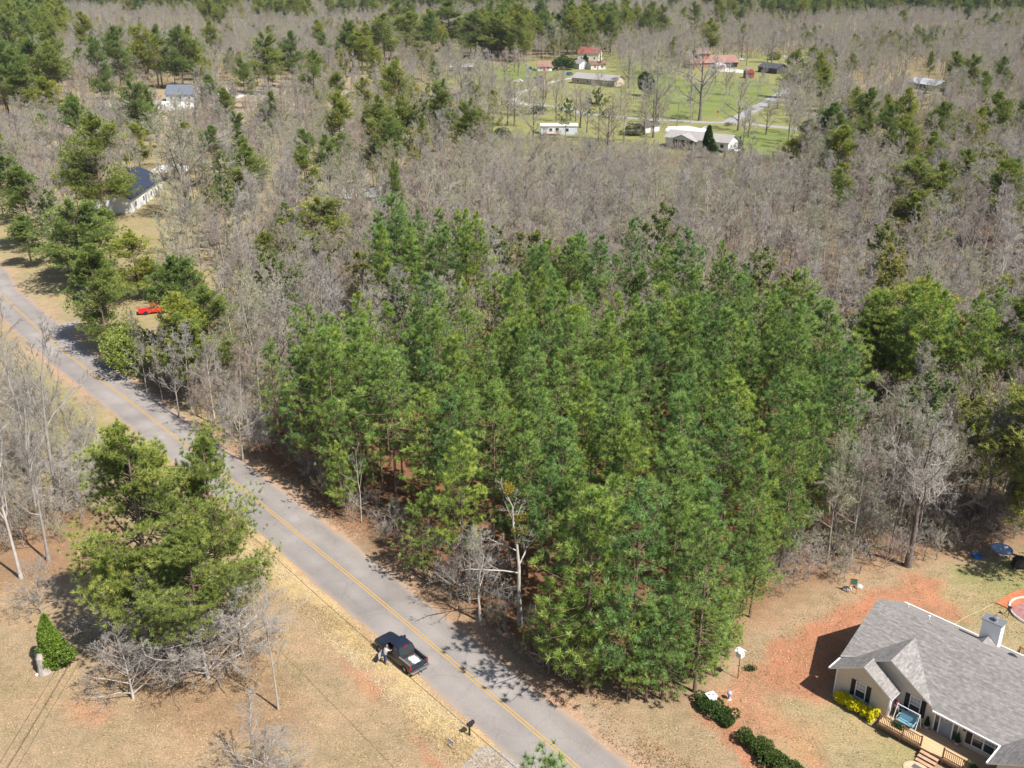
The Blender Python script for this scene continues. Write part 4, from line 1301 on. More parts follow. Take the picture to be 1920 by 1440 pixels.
def shingles(name, c0, c1, c2, w_=0.85, h_=0.17, rot=0.0):
    """asphalt shingle courses in the roof's own (uv) coordinates"""
    m = mat(name, c1, 0.92, 0.15)
    p = m.node_tree.nodes["Principled BSDF"]
    uv = N(m, "ShaderNodeUVMap")
    mp = N(m, "ShaderNodeMapping")
    L(m, uv.outputs[0], mp.inputs[0])
    br = N(m, "ShaderNodeTexBrick")
    br.inputs["Scale"].default_value = 1.0
    br.inputs["Brick Width"].default_value = w_
    br.inputs["Row Height"].default_value = h_
    br.inputs["Mortar Size"].default_value = 0.008
    br.inputs["Color1"].default_value = (0, 0, 0, 1); br.inputs["Color2"].default_value = (1, 1, 1, 1)
    br.inputs["Mortar"].default_value = (0.1, 0.1, 0.1, 1)
    L(m, mp.outputs[0], br.inputs[0])
    n = N(m, "ShaderNodeTexNoise"); n.inputs["Scale"].default_value = 1.0; n.inputs["Detail"].default_value = 4
    ms = N(m, "ShaderNodeMapping"); ms.inputs["Scale"].default_value = (2.6, 6.0, 1)
    L(m, uv.outputs[0], ms.inputs[0]); L(m, ms.outputs[0], n.inputs[0])
    c = ramp(m, n.outputs["Fac"], [(0.3, c0), (0.5, c1), (0.7, c2)])
    c = mixc(m, 0.4, c, ramp(m, br.outputs["Color"], [(0.0, (0.62, 0.62, 0.62)), (0.5, (1, 1, 1)), (1.0, (1.35, 1.34, 1.32))]), 'MULTIPLY')
    L(m, c, p.inputs["Base Color"])
    return m
M_roof = shingles("grey_shingles", (0.19, 0.175, 0.165), (0.245, 0.228, 0.215), (0.32, 0.30, 0.285))
M_navy = shingles("navy_shingles", (0.022, 0.030, 0.055), (0.035, 0.045, 0.075), (0.055, 0.065, 0.10))

def roof_plane(pts, uaxis, th, m, name, parent=None, below=None):
    """a roof slope: quad/tri of given thickness with uv in metres along the eave and up the slope"""
    q = [Vector(p) for p in pts]
    n = (q[1] - q[0]).cross(q[-1] - q[0]).normalized()
    if n.z < 0:
        q = q[::-1]; n = -n
    u = Vector(uaxis).normalized(); v = n.cross(u)
    k = len(q)
    V = q + [p - Vector((0, 0, th)) for p in q]
    F = [tuple(range(k)), tuple(range(2 * k - 1, k - 1, -1))] + [(i, i + k, (i + 1) % k + k, (i + 1) % k) for i in range(k)]
    me = bpy.data.meshes.new(name)
    me.from_pydata([tuple(p) for p in V], [], F)
    me.materials.append(m)
    if below: me.materials.append(below)
    uvl = me.uv_layers.new(name="UVMap")
    for poly in me.polygons:
        if below and poly.index > 0: poly.material_index = 1
        for li in poly.loop_indices:
            p = Vector(me.vertices[me.loops[li].vertex_index].co)
            uvl.data[li].uv = (p.dot(u), p.dot(v))
    me.update()
    return me

def merge(name, meshes, parent=None):
    """several meshes (with uv and materials) into ONE object"""
    mats = []; V = []; F = []; MI = []; UV = []
    for me in meshes:
        b = len(V)
        V += [tuple(v.co) for v in me.vertices]
        ul = me.uv_layers.active
        for p in me.polygons:
            F.append(tuple(i + b for i in p.vertices))
            mm = me.materials[p.material_index]
            if mm not in mats: mats.append(mm)
            MI.append(mats.index(mm))
            for li in p.loop_indices:
                UV.append(tuple(ul.data[li].uv) if ul else (0, 0))
    out = bpy.data.meshes.new(name)
    out.from_pydata(V, [], F)
    for mm in mats: out.materials.append(mm)
    out.polygons.foreach_set("material_index", MI)
    l = out.uv_layers.new(name="UVMap")
    l.data.foreach_set("uv", [c for uv in UV for c in uv])
    out.update()
    return link_mesh(name, out, parent)

# ------------------------------------------------------------------ the house, lower right (local: u along the front, v towards the back)
HA = math.radians(-46.5)
HX, HY = 25.65, 61.75
def hloc(u, v, z=0.0):
    return (HX + u * math.cos(HA) - v * math.sin(HA), HY + u * math.sin(HA) + v * math.cos(HA), z)
house = thing("house", "cream house with grey shingle roof, nested front gables and wooden porch", "house", (HX, HY, 0), HA)
GZ = 2.72    # wall plate
# walls: shell pieces butted together, each prism a closed body
b = MB()
b.prism([(0.0, 0.0), (4.4, 0.0), (4.4, GZ - 0.12), (2.2, 4.06), (0.0, GZ - 0.12)], 'y', -0.2, 0.98)              # small front gable wing
b.prism([(0.0, 0.0), (20.0, 0.0), (20.0, GZ), (0.0, GZ)], 'y', 1.0, 11.0)                                          # main body
b.prism([(1.0, 5.6), (6.0, 2.72), (11.0, 2.72)], 'x', 0.0, 0.2) if False else None
b.prism([(1.0, GZ), (11.0, GZ), (5.85, 5.68)], 'x', 0.0, 0.25)                                                    # left gable end
b.prism([(1.05, GZ), (3.68, 4.82), (6.95, GZ)], 'y', 1.0, 1.2)                                                    # big front gable
b.prism([(12.8, 0.0), (19.2, 0.0), (19.2, GZ), (16.0, 4.6), (12.8, GZ)], 'y', -1.6, 0.98)                          # right wing
walls = b.build("wall", M_wall, house)
f = MB()
f.box(-0.03, -0.232, 0.0, 19.0, -0.202, 0.0) if False else None
f.box(-0.04, -0.24, 0.0, 0.06, -0.20, GZ - 0.12); f.box(-0.04, -0.2, 0.0, 0.0, -0.1, GZ - 0.12)                    # corner boards
f.box(4.4, -0.24, 0.0, 4.44, 0.98, GZ - 0.15)                                                                      # wing's side wall, sunlight painted in as white over the cream
f.box(4.33, -0.24, 0.0, 4.40, -0.2, GZ - 0.14)
f.build("corner_trim_lit_return", M_white, house)
# roof slopes
TH = 0.12
rs = []
EZ, RZ, RV = 2.85, 5.9, 5.85
SL = (RZ - EZ) / (RV - 0.25)
mz = lambda v: EZ + SL * (v - 0.25)
rs.append(roof_plane([(20.4, RV, RZ), (-0.32, RV, RZ), (-0.32, 0.70, mz(0.70)), (0.95, 1.32, mz(1.32)), (6.40, 1.32, mz(1.32)), (7.36, 0.25, EZ), (20.4, 0.25, EZ)], (1, 0, 0), TH, M_roof, "r", None, M_white))
rs.append(roof_plane([(-0.32, 11.45, EZ), (20.4, 11.45, EZ), (20.4, RV, RZ), (-0.32, RV, RZ)], (1, 0, 0), TH, M_roof, "r", None, M_white))
lz = lambda u: EZ + 0.613 * u
rs.append(roof_plane([(0.0 - 0.05, 0.44, EZ + 0.01), (3.68, 0.44, 5.11), (3.68, 4.6, 5.11), (-0.05, 0.30, EZ + 0.01)], (0, 1, 0), TH, M_roof, "r", None, M_white))
rs.append(roof_plane([(7.36, 0.44, EZ + 0.012), (3.68, 0.44, 5.112), (3.68, 4.6, 5.112), (7.36, 0.30, EZ + 0.012)], (0, 1, 0), TH, M_roof, "r", None, M_white))
rs.append(roof_plane([(-0.27, -0.95, EZ), (2.33, -0.95, 4.46), (2.33, 0.55, 4.46), (-0.27, 0.95, EZ)], (0, 1, 0), TH, M_roof, "r", None, M_white))
rs.append(roof_plane([(4.82, -0.95, EZ), (2.33, -0.95, 4.462), (2.33, 0.55, 4.462), (4.82, 0.55, EZ)], (0, 1, 0), TH, M_roof, "r", None, M_white))
rs.append(roof_plane([(12.32, -2.1, EZ + 0.01), (16.0, -2.1, 5.13), (16.0, 4.6, 5.13), (12.32, 0.22, EZ + 0.01)], (0, 1, 0), TH, M_roof, "r", None, M_white))
rs.append(roof_plane([(19.7, -2.1, EZ + 0.01), (16.0, -2.1, 5.131), (16.0, 4.6, 5.131), (19.7, 0.22, EZ + 0.01)], (0, 1, 0), TH, M_roof, "r", None, M_white))
# chimney cricket
rs.append(roof_plane([(6.45, 9.56, 3.88), (7.3, 9.56, 4.55), (7.3, 8.3, 4.55)], (1, 0, 0), 0.05, M_roof, "r", None))
rs.append(roof_plane([(8.15, 9.56, 3.88), (7.3, 9.56, 4.551), (7.3, 8.3, 4.551)], (1, 0, 0), 0.05, M_roof, "r", None))
roof = merge("roof", rs, house)
c = MB()
c.box(6.6, 9.57, 2.0, 8.05, 10.42, 5.78); c.build("chimney", M_white, roof)
c = MB(); c.box(6.52, 9.49, 5.78, 8.13, 10.5, 5.86); c.lathe([(0.17, 5.86), (0.17, 6.12), (0.26, 6.13), (0.26, 6.2), (0.05, 6.26)], 14, (7.42, 9.98)); c.build("chimney_cap", M_gray, roof)
g = MB()
g.box(7.40, 0.13, EZ - 0.13, 12.30, 0.245, EZ + 0.0); g.box(-0.40, -0.95, EZ - 0.14, -0.29, 0.92, EZ - 0.0)
g.box(12.20, -2.08, EZ - 0.14, 12.31, 0.13, EZ - 0.0); g.box(-0.3, 11.46, EZ - 0.13, 20.4, 11.57, EZ)
g.build("gutter", M_white, house)
for (u, v, nm) in ((0.97, 9.1, "roof_vent"), (3.3, 7.6, "roof_vent")):
    z = RZ - (v - RV) * 0.545
    k = MB(); k.lathe([(0.05, z - 0.1), (0.05, z + 0.3), (0.09, z + 0.31), (0.09, z + 0.36)], 8, (u, v)); k.build(nm, M_white, roof)
k = MB()
z = RZ - (8.6 - RV) * 0.545
k.ball((9.5, 8.5, z - 0.02), 0.42, 12, 8, (1, 0.8, 0.55)); k.build("tubular_skylight", M_darkglass, roof, smooth=True)

def window(u0, u1, v, z0, z1, shutters=0.36, double=False, curtain=True, parent=house):
    f = MB(); t = 0.07
    f.box(u0 - t, v - 0.05, z0 - t, u0, v - 0.002, z1 + t); f.box(u1, v - 0.05, z0 - t, u1 + t, v - 0.002, z1 + t)
    f.box(u0, v - 0.05, z1, u1, v - 0.002, z1 + t); f.box(u0, v - 0.05, z0 - t, u1, v - 0.002, z0)
    cols = [(u0, u1)]
    if double:
        mid = (u0 + u1) / 2
        f.box(mid - 0.06, v - 0.055, z0, mid + 0.06, v - 0.002, z1)
        cols = [(u0, mid - 0.06), (mid + 0.06, u1)]
    zm = (z0 + z1) / 2
    for a, c_ in cols:
        f.box(a, v - 0.045, zm - 0.025, c_, v - 0.002, zm + 0.025)
        for i in range(1, 3):
            x_ = a + (c_ - a) * i / 3
            f.box(x_ - 0.01, v - 0.034, zm + 0.03, x_ + 0.01, v - 0.004, z1 - 0.004)
        f.box(a + 0.004, v - 0.032, (zm + z1) / 2 - 0.01, c_ - 0.004, v - 0.004, (zm + z1) / 2 + 0.01)
    w_ = f.build("window", M_white, parent)
    gl = MB()
    for a, c_ in cols:
        gl.box(a + 0.001, v - 0.022, zm, c_ - 0.001, v - 0.006, z1 - 0.001)
    gl.cur = 1
    for a, c_ in cols:
        gl.box(a + 0.001, v - 0.022, z0 + 0.001, c_ - 0.001, v - 0.006, zm - 0.0005)
    gl.build("pane", [M_curtain if curtain else M_darkglass, M_darkglass], w_)
    if shutters:
        for a, c_ in ((u0 - t - shutters, u0 - t - 0.012), (u1 + t + 0.012, u1 + t + shutters)):
            s_ = MB()
            s_.box(a, v - 0.06, z0 - 0.04, c_, v - 0.003, z1 + 0.05)
            for i in range(9):
                zz = z0 + (z1 - z0) * i / 9
                s_.box(a + 0.05, v - 0.075, zz, c_ - 0.05, v - 0.061, zz + 0.09)
            s_.build("shutter", M_black, parent)
    return w_
window(1.72, 2.46, -0.2, 0.95, 2.30)
window(5.45, 6.20, 1.0, 1.15, 2.55)
window(10.25, 11.75, 1.0, 1.05, 2.45, 0.42, True)
d = MB()
d.box(7.84, 0.955, 0.62, 8.72, 0.997, 2.62)
for (a, c_) in ((7.93, 8.23), (8.33, 8.63)):
    d.box(a, 0.945, 0.8, c_, 0.954, 1.35); d.box(a, 0.945, 1.5, c_, 0.954, 2.4)
M_door = noisy("slate_door", (0.22, 0.26, 0.31), (0.26, 0.30, 0.35), 2.0, 0.5)
door = d.build("door", M_door, house)
k = MB(); k.ball((8.63, 0.92, 1.55), 0.04); k.build("handle", M_gray, door)
k = MB(); k.tube([(8.28 + 0.24 * math.cos(t), 0.93, 2.14 + 0.24 * math.sin(t)) for t in [i * math.pi / 8 for i in range(17)]], 0.06, 6, False); k.build("wreath", noisy("pale_wreath", (0.45, 0.42, 0.30), (0.62, 0.60, 0.50), 9.0), door)
f = MB()
for a, c_ in ((7.36, 7.45), (7.74, 7.83), (8.73, 8.82), (9.12, 9.21)): f.box(a, 0.94, 0.6, c_, 0.998, 2.68)
f.box(7.45, 0.941, 2.63, 9.12, 0.998, 2.69)
df = f.build("door_frame", M_white, house)
for a, c_ in ((7.452, 7.738), (8.822, 9.118)):
    k = MB(); k.box(a, 0.97, 0.62, c_, 0.996, 2.62); k.build("sidelight", M_darkglass, df)
k = MB(); k.box(9.5, 0.86, 1.95, 9.68, 0.99, 2.0); k.box(9.48, 0.84, 2.0, 9.70, 0.98, 2.32); k.lathe([(0.14, 2.33), (0.02, 2.47)], 8, (9.59, 0.91)); k.build("wall_lantern", M_black, house)
k = MB(); k.box(13.1, -1.64, 0.35, 15.9, -1.602, 2.45); k.build("garage_door", noisy("beige_door", (0.45, 0.36, 0.24), (0.5, 0.41, 0.28), 1.0), house)
# porch deck: floor, skirt, steps, railings
k = MB()
n_b = 17
for i in range(n_b):
    v0 = -1.38 + i * 0.14
    k.box(4.46 if v0 > -0.3 else 4.22, v0, 0.52, 12.75, v0 + 0.134, 0.58)
porch = k.build("porch_floor", M_deck, house)
k = MB()
for u in (4.3, 6.0, 7.6, 9.2, 10.8, 12.3):
    k.box(u - 0.06, -1.30, 0.0, u + 0.06, -1.18, 0.518)
k.box(4.22, -1.378, 0.30, 12.7, -1.342, 0.517)
k.build("porch_frame", M_rail, house)
def railing(u0, u1, v, z, parent, axis='u'):
    q = MB()
    def bx(a0, a1, d0, d1, z0, z1):
        if axis == 'u': q.box(a0, v + d0, z0, a1, v + d1, z1)
        else: q.box(v + d0, a0, z0, v + d1, a1, z1)
    bx(u0, u0 + 0.1, -0.05, 0.05, z, z + 0.98); bx(u1 - 0.1, u1, -0.05, 0.05, z, z + 0.98)
    if u1 - u0 > 2.2:
        m_ = (u0 + u1) / 2 + 0.25
        bx(m_ - 0.05, m_ + 0.05, -0.05, 0.05, z, z + 0.98)
    bx(u0 + 0.1, u1 - 0.1, -0.02, 0.02, z + 0.08, z + 0.16); bx(u0 + 0.1, u1 - 0.1, -0.02, 0.02, z + 0.80, z + 0.88)
    o = q.build("railing", M_rail, parent)
    q2 = MB(); q = q2
    n_ = int((u1 - u0 - 0.2) / 0.13)
    for i in range(1, n_):
        a = u0 + 0.1 + (u1 - u0 - 0.2) * i / n_
        bx(a - 0.02, a + 0.02, -0.055, -0.022, z + 0.05, z + 0.9)
    q.build("balusters", M_railtop, o)
    return o
def railing_fix(*a): return railing(*a)
railing(4.24, 7.62, -1.3, 0.58, house)
railing(9.16, 12.3, -1.3, 0.58, house)
k = MB()
for i in range(3):
    k.box(7.72, -1.72 - i * 0.32, 0.38 - i * 0.15, 9.05, -1.42 - i * 0.32, 0.43 - i * 0.15)
st = k.build("step", M_railtop, house)
k = MB()
for u in (7.74, 8.36, 8.98):
    k.prism([(-1.385, 0.0), (-1.385, 0.375), (-1.71, 0.375), (-1.71, 0.225), (-2.03, 0.225), (-2.03, 0.078), (-2.34, 0.078), (-2.34, 0.0)], 'x', u - 0.025, u + 0.025)
k.build("stringer", M_rail, st)
# back deck with its rail
k = MB()
for i in range(22):
    v0 = 11.05 + i * 0.16
    k.box(8.4, v0, 0.5, 19.5, v0 + 0.152, 0.56)
k.build("back_deck", M_deck, house)
railing(8.4, 12.6, 14.5, 0.56, house)
railing(12.62, 19.0, 14.5, 0.56, house)
railing(11.6, 14.45, 8.45, 0.56, house, 'v')

# things on the porch and round the house
def hthing(name, label, cat, u, v, z=0.0, rz=0.0, group=None):
    return thing(name, label, cat, hloc(u, v, z), HA + rz, group)
M_swing = mat("blue_sling", (0.15, 0.30, 0.38), 0.7)
M_swframe = mat("pale_blue_frame", (0.62, 0.72, 0.76), 0.4)
sw = hthing("porch_swing", "pale blue swing bench in a white frame on the porch", "swing", 5.85, -0.1, 0.58); sw.scale = (0.88, 0.9, 0.95)
k = MB()
for s_ in (-1, 1):
    k.tube([(s_ * 1.0, -0.62, 0), (s_ * 0.97, -0.05, 1.62)], 0.035, 6); k.tube([(s_ * 1.0, 0.62, 0), (s_ * 0.97, 0.05, 1.62)], 0.035, 6)
k.tube([(-1.0, 0, 1.64), (1.0, 0, 1.64)], 0.04, 6); k.build("frame", M_swframe, sw)
k = MB(); k.slab([(-0.72, -0.42, 0.47), (0.72, -0.42, 0.47), (0.72, 0.12, 0.42), (-0.72, 0.12, 0.42)], 0.04); k.build("seat", M_swing, sw)
k = MB(); k.slab([(-0.72, 0.13, 0.44), (0.72, 0.13, 0.44), (0.72, 0.40, 1.02), (-0.72, 0.40, 1.02)], 0.04); k.build("backrest", M_swing, sw)
for s_ in (-1, 1):
    k = MB(); k.tube([(s_ * 0.74, -0.42, 0.45), (s_ * 0.75, -0.38, 0.72), (s_ * 0.75, 0.24, 0.74)], 0.022, 6); k.tube([(s_ * 0.75, -0.05, 0.73), (s_ * 0.85, 0, 1.63)], 0.012, 5); k.build("arm", M_swframe, sw)
fl = hthing("flag", "small red and blue flag hung beside the porch swing", "flag", 4.62, -0.05, 0.58)
k = MB(); k.tube([(0, 0, 0), (0.05, 0, 1.9)], 0.015, 6); k.build("pole", M_black, fl)
k = MB()
for i in range(5):
    x0, x1 = 0.07 + i * 0.07, 0.14 + i * 0.07
    y0, y1 = 0.05 * math.sin(i * 1.4), 0.05 * math.sin((i + 1) * 1.4)
    for j in range(5):
        k.cur = 2 if (j > 2 and i < 2) else (j % 2)
        k.slab([(x0, y0, 0.95 + j * 0.17), (x1, y1, 0.95 + j * 0.17), (x1, y1, 1.12 + j * 0.17), (x0, y0, 1.12 + j * 0.17)], 0.008)
k.build("cloth", [mat("flag_red", (0.40, 0.03, 0.04), 0.8), mat("flag_pale", (0.50, 0.40, 0.40), 0.8), mat("flag_blue", (0.03, 0.05, 0.18), 0.8)], fl)
M_pot = noisy("pink_stone_pot", (0.40, 0.28, 0.25), (0.48, 0.36, 0.32), 5.0)
for (u, v, lab) in ((7.02, 0.72, "conical topiary in a pinkish pot left of the front door"), (9.32, 0.70, "conical topiary in a pinkish pot right of the front door")):
    p_ = hthing("potted_topiary", lab, "potted plant", u, v, 0.58, 0, "topiaries beside the door")
    k = MB(); k.lathe([(0.15, 0.0), (0.22, 0.30), (0.25, 0.34), (0.22, 0.36), (0.19, 0.31), (0.02, 0.30)], 14); k.build("pot", M_pot, p_)
    tr, cr = bush_meshes(int(u * 10), 0.2, 0.2, 0.40, 420, 4, 0.08, 0.05, M_ever, cone=True, z0=0.3)
    link_mesh("foliage", cr, p_)
p_ = hthing("flower_basket", "dark basket of pale flowers on the porch behind the corner", "flowers", 4.95, 0.55, 0.58)
k = MB(); k.lathe([(0.2, 0), (0.3, 0.3), (0.26, 0.31), (0.02, 0.27)], 12); k.build("basket", M_rail, p_)
tr, cr = bush_meshes(61, 0.35, 0.35, 0.25, 160, 5, 0.12, 0.08, M_ever, z0=0.28); link_mesh("foliage", cr, p_)
tr, cr = bush_meshes(62, 0.33, 0.33, 0.27, 40, 4, 0.08, 0.07, M_white, z0=0.32); cr.name = "blossom"; link_mesh("blossom", cr, p_)
for (u, lab) in ((5.75, "trailing green plant in a box hung on the left porch railing"), (11.3, "trailing green plant in a box hung on the right porch railing")):
    p_ = hthing("planter_box", lab, "planter", u, -1.45, 1.15)
    k = MB(); k.box(-0.4, -0.1, 0, 0.4, 0.1, 0.2); k.build("box", M_rail, p_)
    tr, cr = bush_meshes(int(u * 7), 0.45, 0.2, 0.16, 170, 5, 0.13, 0.06, M_ever, z0=0.12); link_mesh("foliage", cr, p_)
# golden hedge under the left window, shrub rows in the yard
def hedge(name, label, pts, rx, ry, rz, m, seed, cat="hedge", count=900, ln=0.13, wd=0.075):
    o = thing(name, label, cat, (*pts[0], 0))
    x0, y0 = pts[0]
    parts = []
    tints = []
    for i, (x, y) in enumerate(pts):
        tr, cr = bush_meshes(seed + i, rx, ry, rz, count, 6, ln, wd, m, lumps=6)
        V = np.zeros(len(cr.vertices) * 3, np.float32); cr.vertices.foreach_get("co", V)
        F = np.zeros(len(cr.polygons) * 3, np.int32); cr.polygons.foreach_get("vertices", F)
        t = np.zeros(len(cr.polygons), np.float32); cr.attributes["tint"].data.foreach_get("value", t)
        parts.append((V.reshape(-1, 3) + np.array([x - x0, y - y0, 0]), F.reshape(-1, 3))); tints.append(t)
        if i == 0: link_mesh("stem", tr, o)
    V, F = join(parts)
    link_mesh("foliage", np_mesh("foliage", V, F, m, {"tint": np.concatenate(tints)}), o)
    return o
gp = [hloc(0.75 + i * 0.36, -0.80)[:2] for i in range(9)]
hedge("golden_hedge", "bright yellow clipped hedge under the left front window", gp, 0.32, 0.36, 0.62, M_gold, 700, count=420, ln=0.12, wd=0.08)
a0, a1 = np.array(at(1322, 1322)), np.array(at(1362, 1354))
hedge("shrub_row", "short dark green shrub row nearest the pine stand", [tuple(a0 + (a1 - a0) * i / 3) for i in range(4)], 0.72, 0.72, 0.55, M_ever, 720, "shrubs", 900)
a0, a1 = np.array(at(1400, 1392)), np.array(at(1490, 1462))
hedge("shrub_row", "long dark green shrub row running out of the bottom edge", [tuple(a0 + (a1 - a0) * i / 6) for i in range(7)], 0.78, 0.78, 0.6, M_ever, 740, "shrubs", 900)
x, y = at(1378, 1256)
tr, cr = bush_meshes(760, 0.55, 0.55, 0.35, 300, 5, 0.13, 0.06, M_ever)
put("shrub", "tiny green sprout beside the birdhouse pole", "shrub", (tr, cr), *at(1409, 1256), s=0.7, parts=("stem", "foliage"))

# birdhouse on a pole, nest box, gazing ball
bh = thing("birdhouse", "white birdhouse on a tall thin pole beside the pines", "birdhouse", (*at(1383, 1272), 0), 0.7)
k = MB(); k.tube([(0, 0, 0), (0.05, 0.02, 2.2)], 0.03, 8); k.build("pole", M_black, bh)
k = MB(); k.box(-0.24, -0.24, 2.2, 0.24, 0.24, 2.75); k.cur = 1
for sx in (-0.1, 0.1):
    for sz in (2.36, 2.58): k.lathe([(0.04, 0.0), (0.04, 0.0)], 3) if False else k.box(sx - 0.04, -0.246, sz - 0.04, sx + 0.04, -0.2405, sz + 0.04)
k.build("box", [M_white, M_black], bh)
k = MB(); k.slab([(-0.36, -0.34, 2.74), (0.0, -0.34, 2.98), (0.0, 0.34, 2.98), (-0.36, 0.34, 2.74)], 0.03); k.slab([(0.36, -0.34, 2.74), (0.0, -0.34, 2.981), (0.0, 0.34, 2.981), (0.36, 0.34, 2.74)], 0.03); k.build("roof", M_white, bh)
nb_ = thing("utility_box", "white box standing under the pines by the short shrub row", "box", (*at(1332, 1322), 0), 0.4)
k = MB(); k.box(-0.35, -0.3, 0, 0.35, 0.3, 0.95); k.build("body", M_white, nb_)
k = MB(); k.box(-0.39, -0.34, 0.95, 0.39, 0.34, 1.02); k.cur = 1; k.ball((-0.15, 0.05, 1.05), 0.09); k.ball((0.12, -0.1, 1.05), 0.08); k.build("lid", [M_white, M_gray], nb_)
gb = thing("gazing_ball", "pale lilac garden globe on a small base in the red yard", "ornament", (*at(1367, 1311), 0))
k = MB(); k.lathe([(0.2, 0), (0.12, 0.1), (0.10, 0.35), (0.16, 0.42)], 12); k.build("base", M_stone, gb)
k = MB(); k.ball((0, 0, 0.60), 0.21, 14, 10); k.build("globe", mat("lilac_glass", (0.42, 0.38, 0.55), 0.15, 0.6), gb, smooth=True)
# framed feeder by the wood's edge
fd = thing("garden_easel", "orange wooden frame with a green panel at the wood's edge", "easel", (*at(1598, 1112), 0), -0.3); fd.scale = (0.75,) * 3
k = MB()
for s_ in (-1, 1): k.tube([(s_ * 0.45, -0.1, 0), (s_ * 0.38, 0.1, 2.1)], 0.06, 6)
k.tube([(0, 0.9, 0), (0, 0.1, 1.9)], 0.05, 6)
k.box(-0.5, -0.04, 1.15, 0.5, 0.06, 1.25); k.box(-0.5, 0.02, 2.0, 0.5, 0.12, 2.12)
k.build("frame", noisy("orange_wood", (0.50, 0.25, 0.10), (0.58, 0.32, 0.15), 3.0), fd)
k = MB(); k.slab([(-0.36, -0.03, 1.27), (0.36, -0.03, 1.27), (0.36, 0.05, 1.98), (-0.36, 0.05, 1.98)], 0.03); k.build("panel", mat("green_panel", (0.05, 0.16, 0.13), 0.5), fd)
for (px, py, s_, lab) in ((1588, 1106, 0.45, "pale rock left of the orange wooden frame"), (1610, 1102, 0.4, "pale rock right of the orange wooden frame")):
    k = MB(); k.ball((0, 0, s_ * 0.3), s_, 9, 6, (1, 0.8, 0.6)); o = k.build("rock", M_stone); o.location = (*at(px, py), 0); tag(o, lab, "rock")

# trampoline, tub, edge-of-yard things
tp = thing("trampoline", "blue trampoline on tall legs in the shade at the right edge", "trampoline", (*at(1874, 1048), 0))
k = MB(); ring = [(0.95 * math.cos(t), 0.95 * math.sin(t), 1.15) for t in [i * math.pi / 12 for i in range(25)]]
k.tube(ring, 0.07, 6, False); k.build("pad", mat("blue_pad", (0.10, 0.20, 0.45), 0.6), tp)
k = MB(); k.lathe([(0.90, 1.16), (0.90, 1.18), (0.02, 1.12)], 24); k.build("mat", mat("jumping_mat", (0.35, 0.45, 0.62), 0.2, 0.6, 0.2), tp)
for i in range(6):
    a = i * math.pi / 3
    k = MB(); k.tube([(1.0 * math.cos(a), 1.0 * math.sin(a), 0), (0.95 * math.cos(a), 0.95 * math.sin(a), 1.1)], 0.03, 6); k.build("leg", M_gray, tp)
tb = thing("wading_tub", "small round blue wading pool on the grass by the trampoline", "pool", (*at(1832, 1044), 0))
k = MB(); k.lathe([(0.42, 0.0), (0.48, 0.22), (0.45, 0.23), (0.40, 0.08), (0.02, 0.06)], 20); k.build("shell", mat("blue_plastic", (0.02, 0.16, 0.55), 0.35), tb)
k = MB(); k.lathe([(0.39, 0.09), (0.39, 0.13), (0.02, 0.13)], 20); k.build("water", mat("pool_water", (0.03, 0.14, 0.30), 0.05, 0.6), tb)
gr = thing("shrouded_grill", "dark covered grill in the shade beyond the trampoline", "grill", (*at(1910, 1066), 0))
k = MB(); k.prism([(-0.7, 0.3), (0.7, 0.3), (0.6, 1.0), (0.3, 1.25), (-0.3, 1.25), (-0.6, 1.0)], 'y', -0.35, 0.35); k.build("cover", M_black, gr)
k = MB()
for sx in (-0.55, 0.55):
    for sy in (-0.28, 0.28): k.tube([(sx, sy, 0), (sx, sy, 0.3)], 0.04, 6)
k.build("leg", M_gray, gr)
bed = thing("garden_bed", "red mulch garden bed with pale edging at the right edge", "garden bed", (*at(1895, 1130), 0), 0)
P = [Vector((*at(*p), 0)) - Vector(bed.location) for p in ((1866, 1131), (1900, 1110), (1925, 1106), (1950, 1118), (1890, 1142))]
k = MB(); k.slab([(p.x, p.y, 0.10) for p in P], 0.12); k.build("mulch", noisy("red_mulch", (0.40, 0.13, 0.06), (0.50, 0.19, 0.09), 4.0, 0.95), bed)
pt = thing("stone_patio", "maroon round patio with white stone rim at the right edge", "patio", (*at(1945, 1150), 0))
k = MB(); k.lathe([(2.2, 0.0), (2.2, 0.06), (0.02, 0.065)], 28); k.build("paving", noisy("maroon_paving", (0.28, 0.12, 0.12), (0.36, 0.19, 0.18), 2.0, 0.8), pt)
k = MB(); k.tube([(2.3 * math.cos(t), 2.3 * math.sin(t), 0.08) for t in [i * math.pi / 14 for i in range(29)]], 0.13, 6, False); k.build("rim", M_stone, pt)
ho = MB()
hp = [at(1790, 1171), at(1805, 1160), at(1822, 1152), at(1840, 1145), at(1852, 1138), at(1861, 1133)]
ho.tube([(x, y, 0.04) for x, y in hp], 0.022, 6)
tag(ho.build("garden_hose", mat("yellow_hose", (0.46, 0.46, 0.24), 0.5)), "pale yellow garden hose across the back lawn", "hose")
fp_ = thing("plant_stand", "small black three-legged stand on the back lawn", "stand", (*at(1890, 1154), 0))
k = MB()
for i in range(3):
    a = i * 2.094
    k.tube([(0.35 * math.cos(a), 0.35 * math.sin(a), 0), (0.05 * math.cos(a), 0.05 * math.sin(a), 0.8)], 0.03, 6)
k.build("leg", M_black, fp_)
k = MB(); k.lathe([(0.05, 0.8), (0.18, 0.85), (0.18, 0.9), (0.02, 0.9)], 10); k.build("bowl", M_black, fp_)
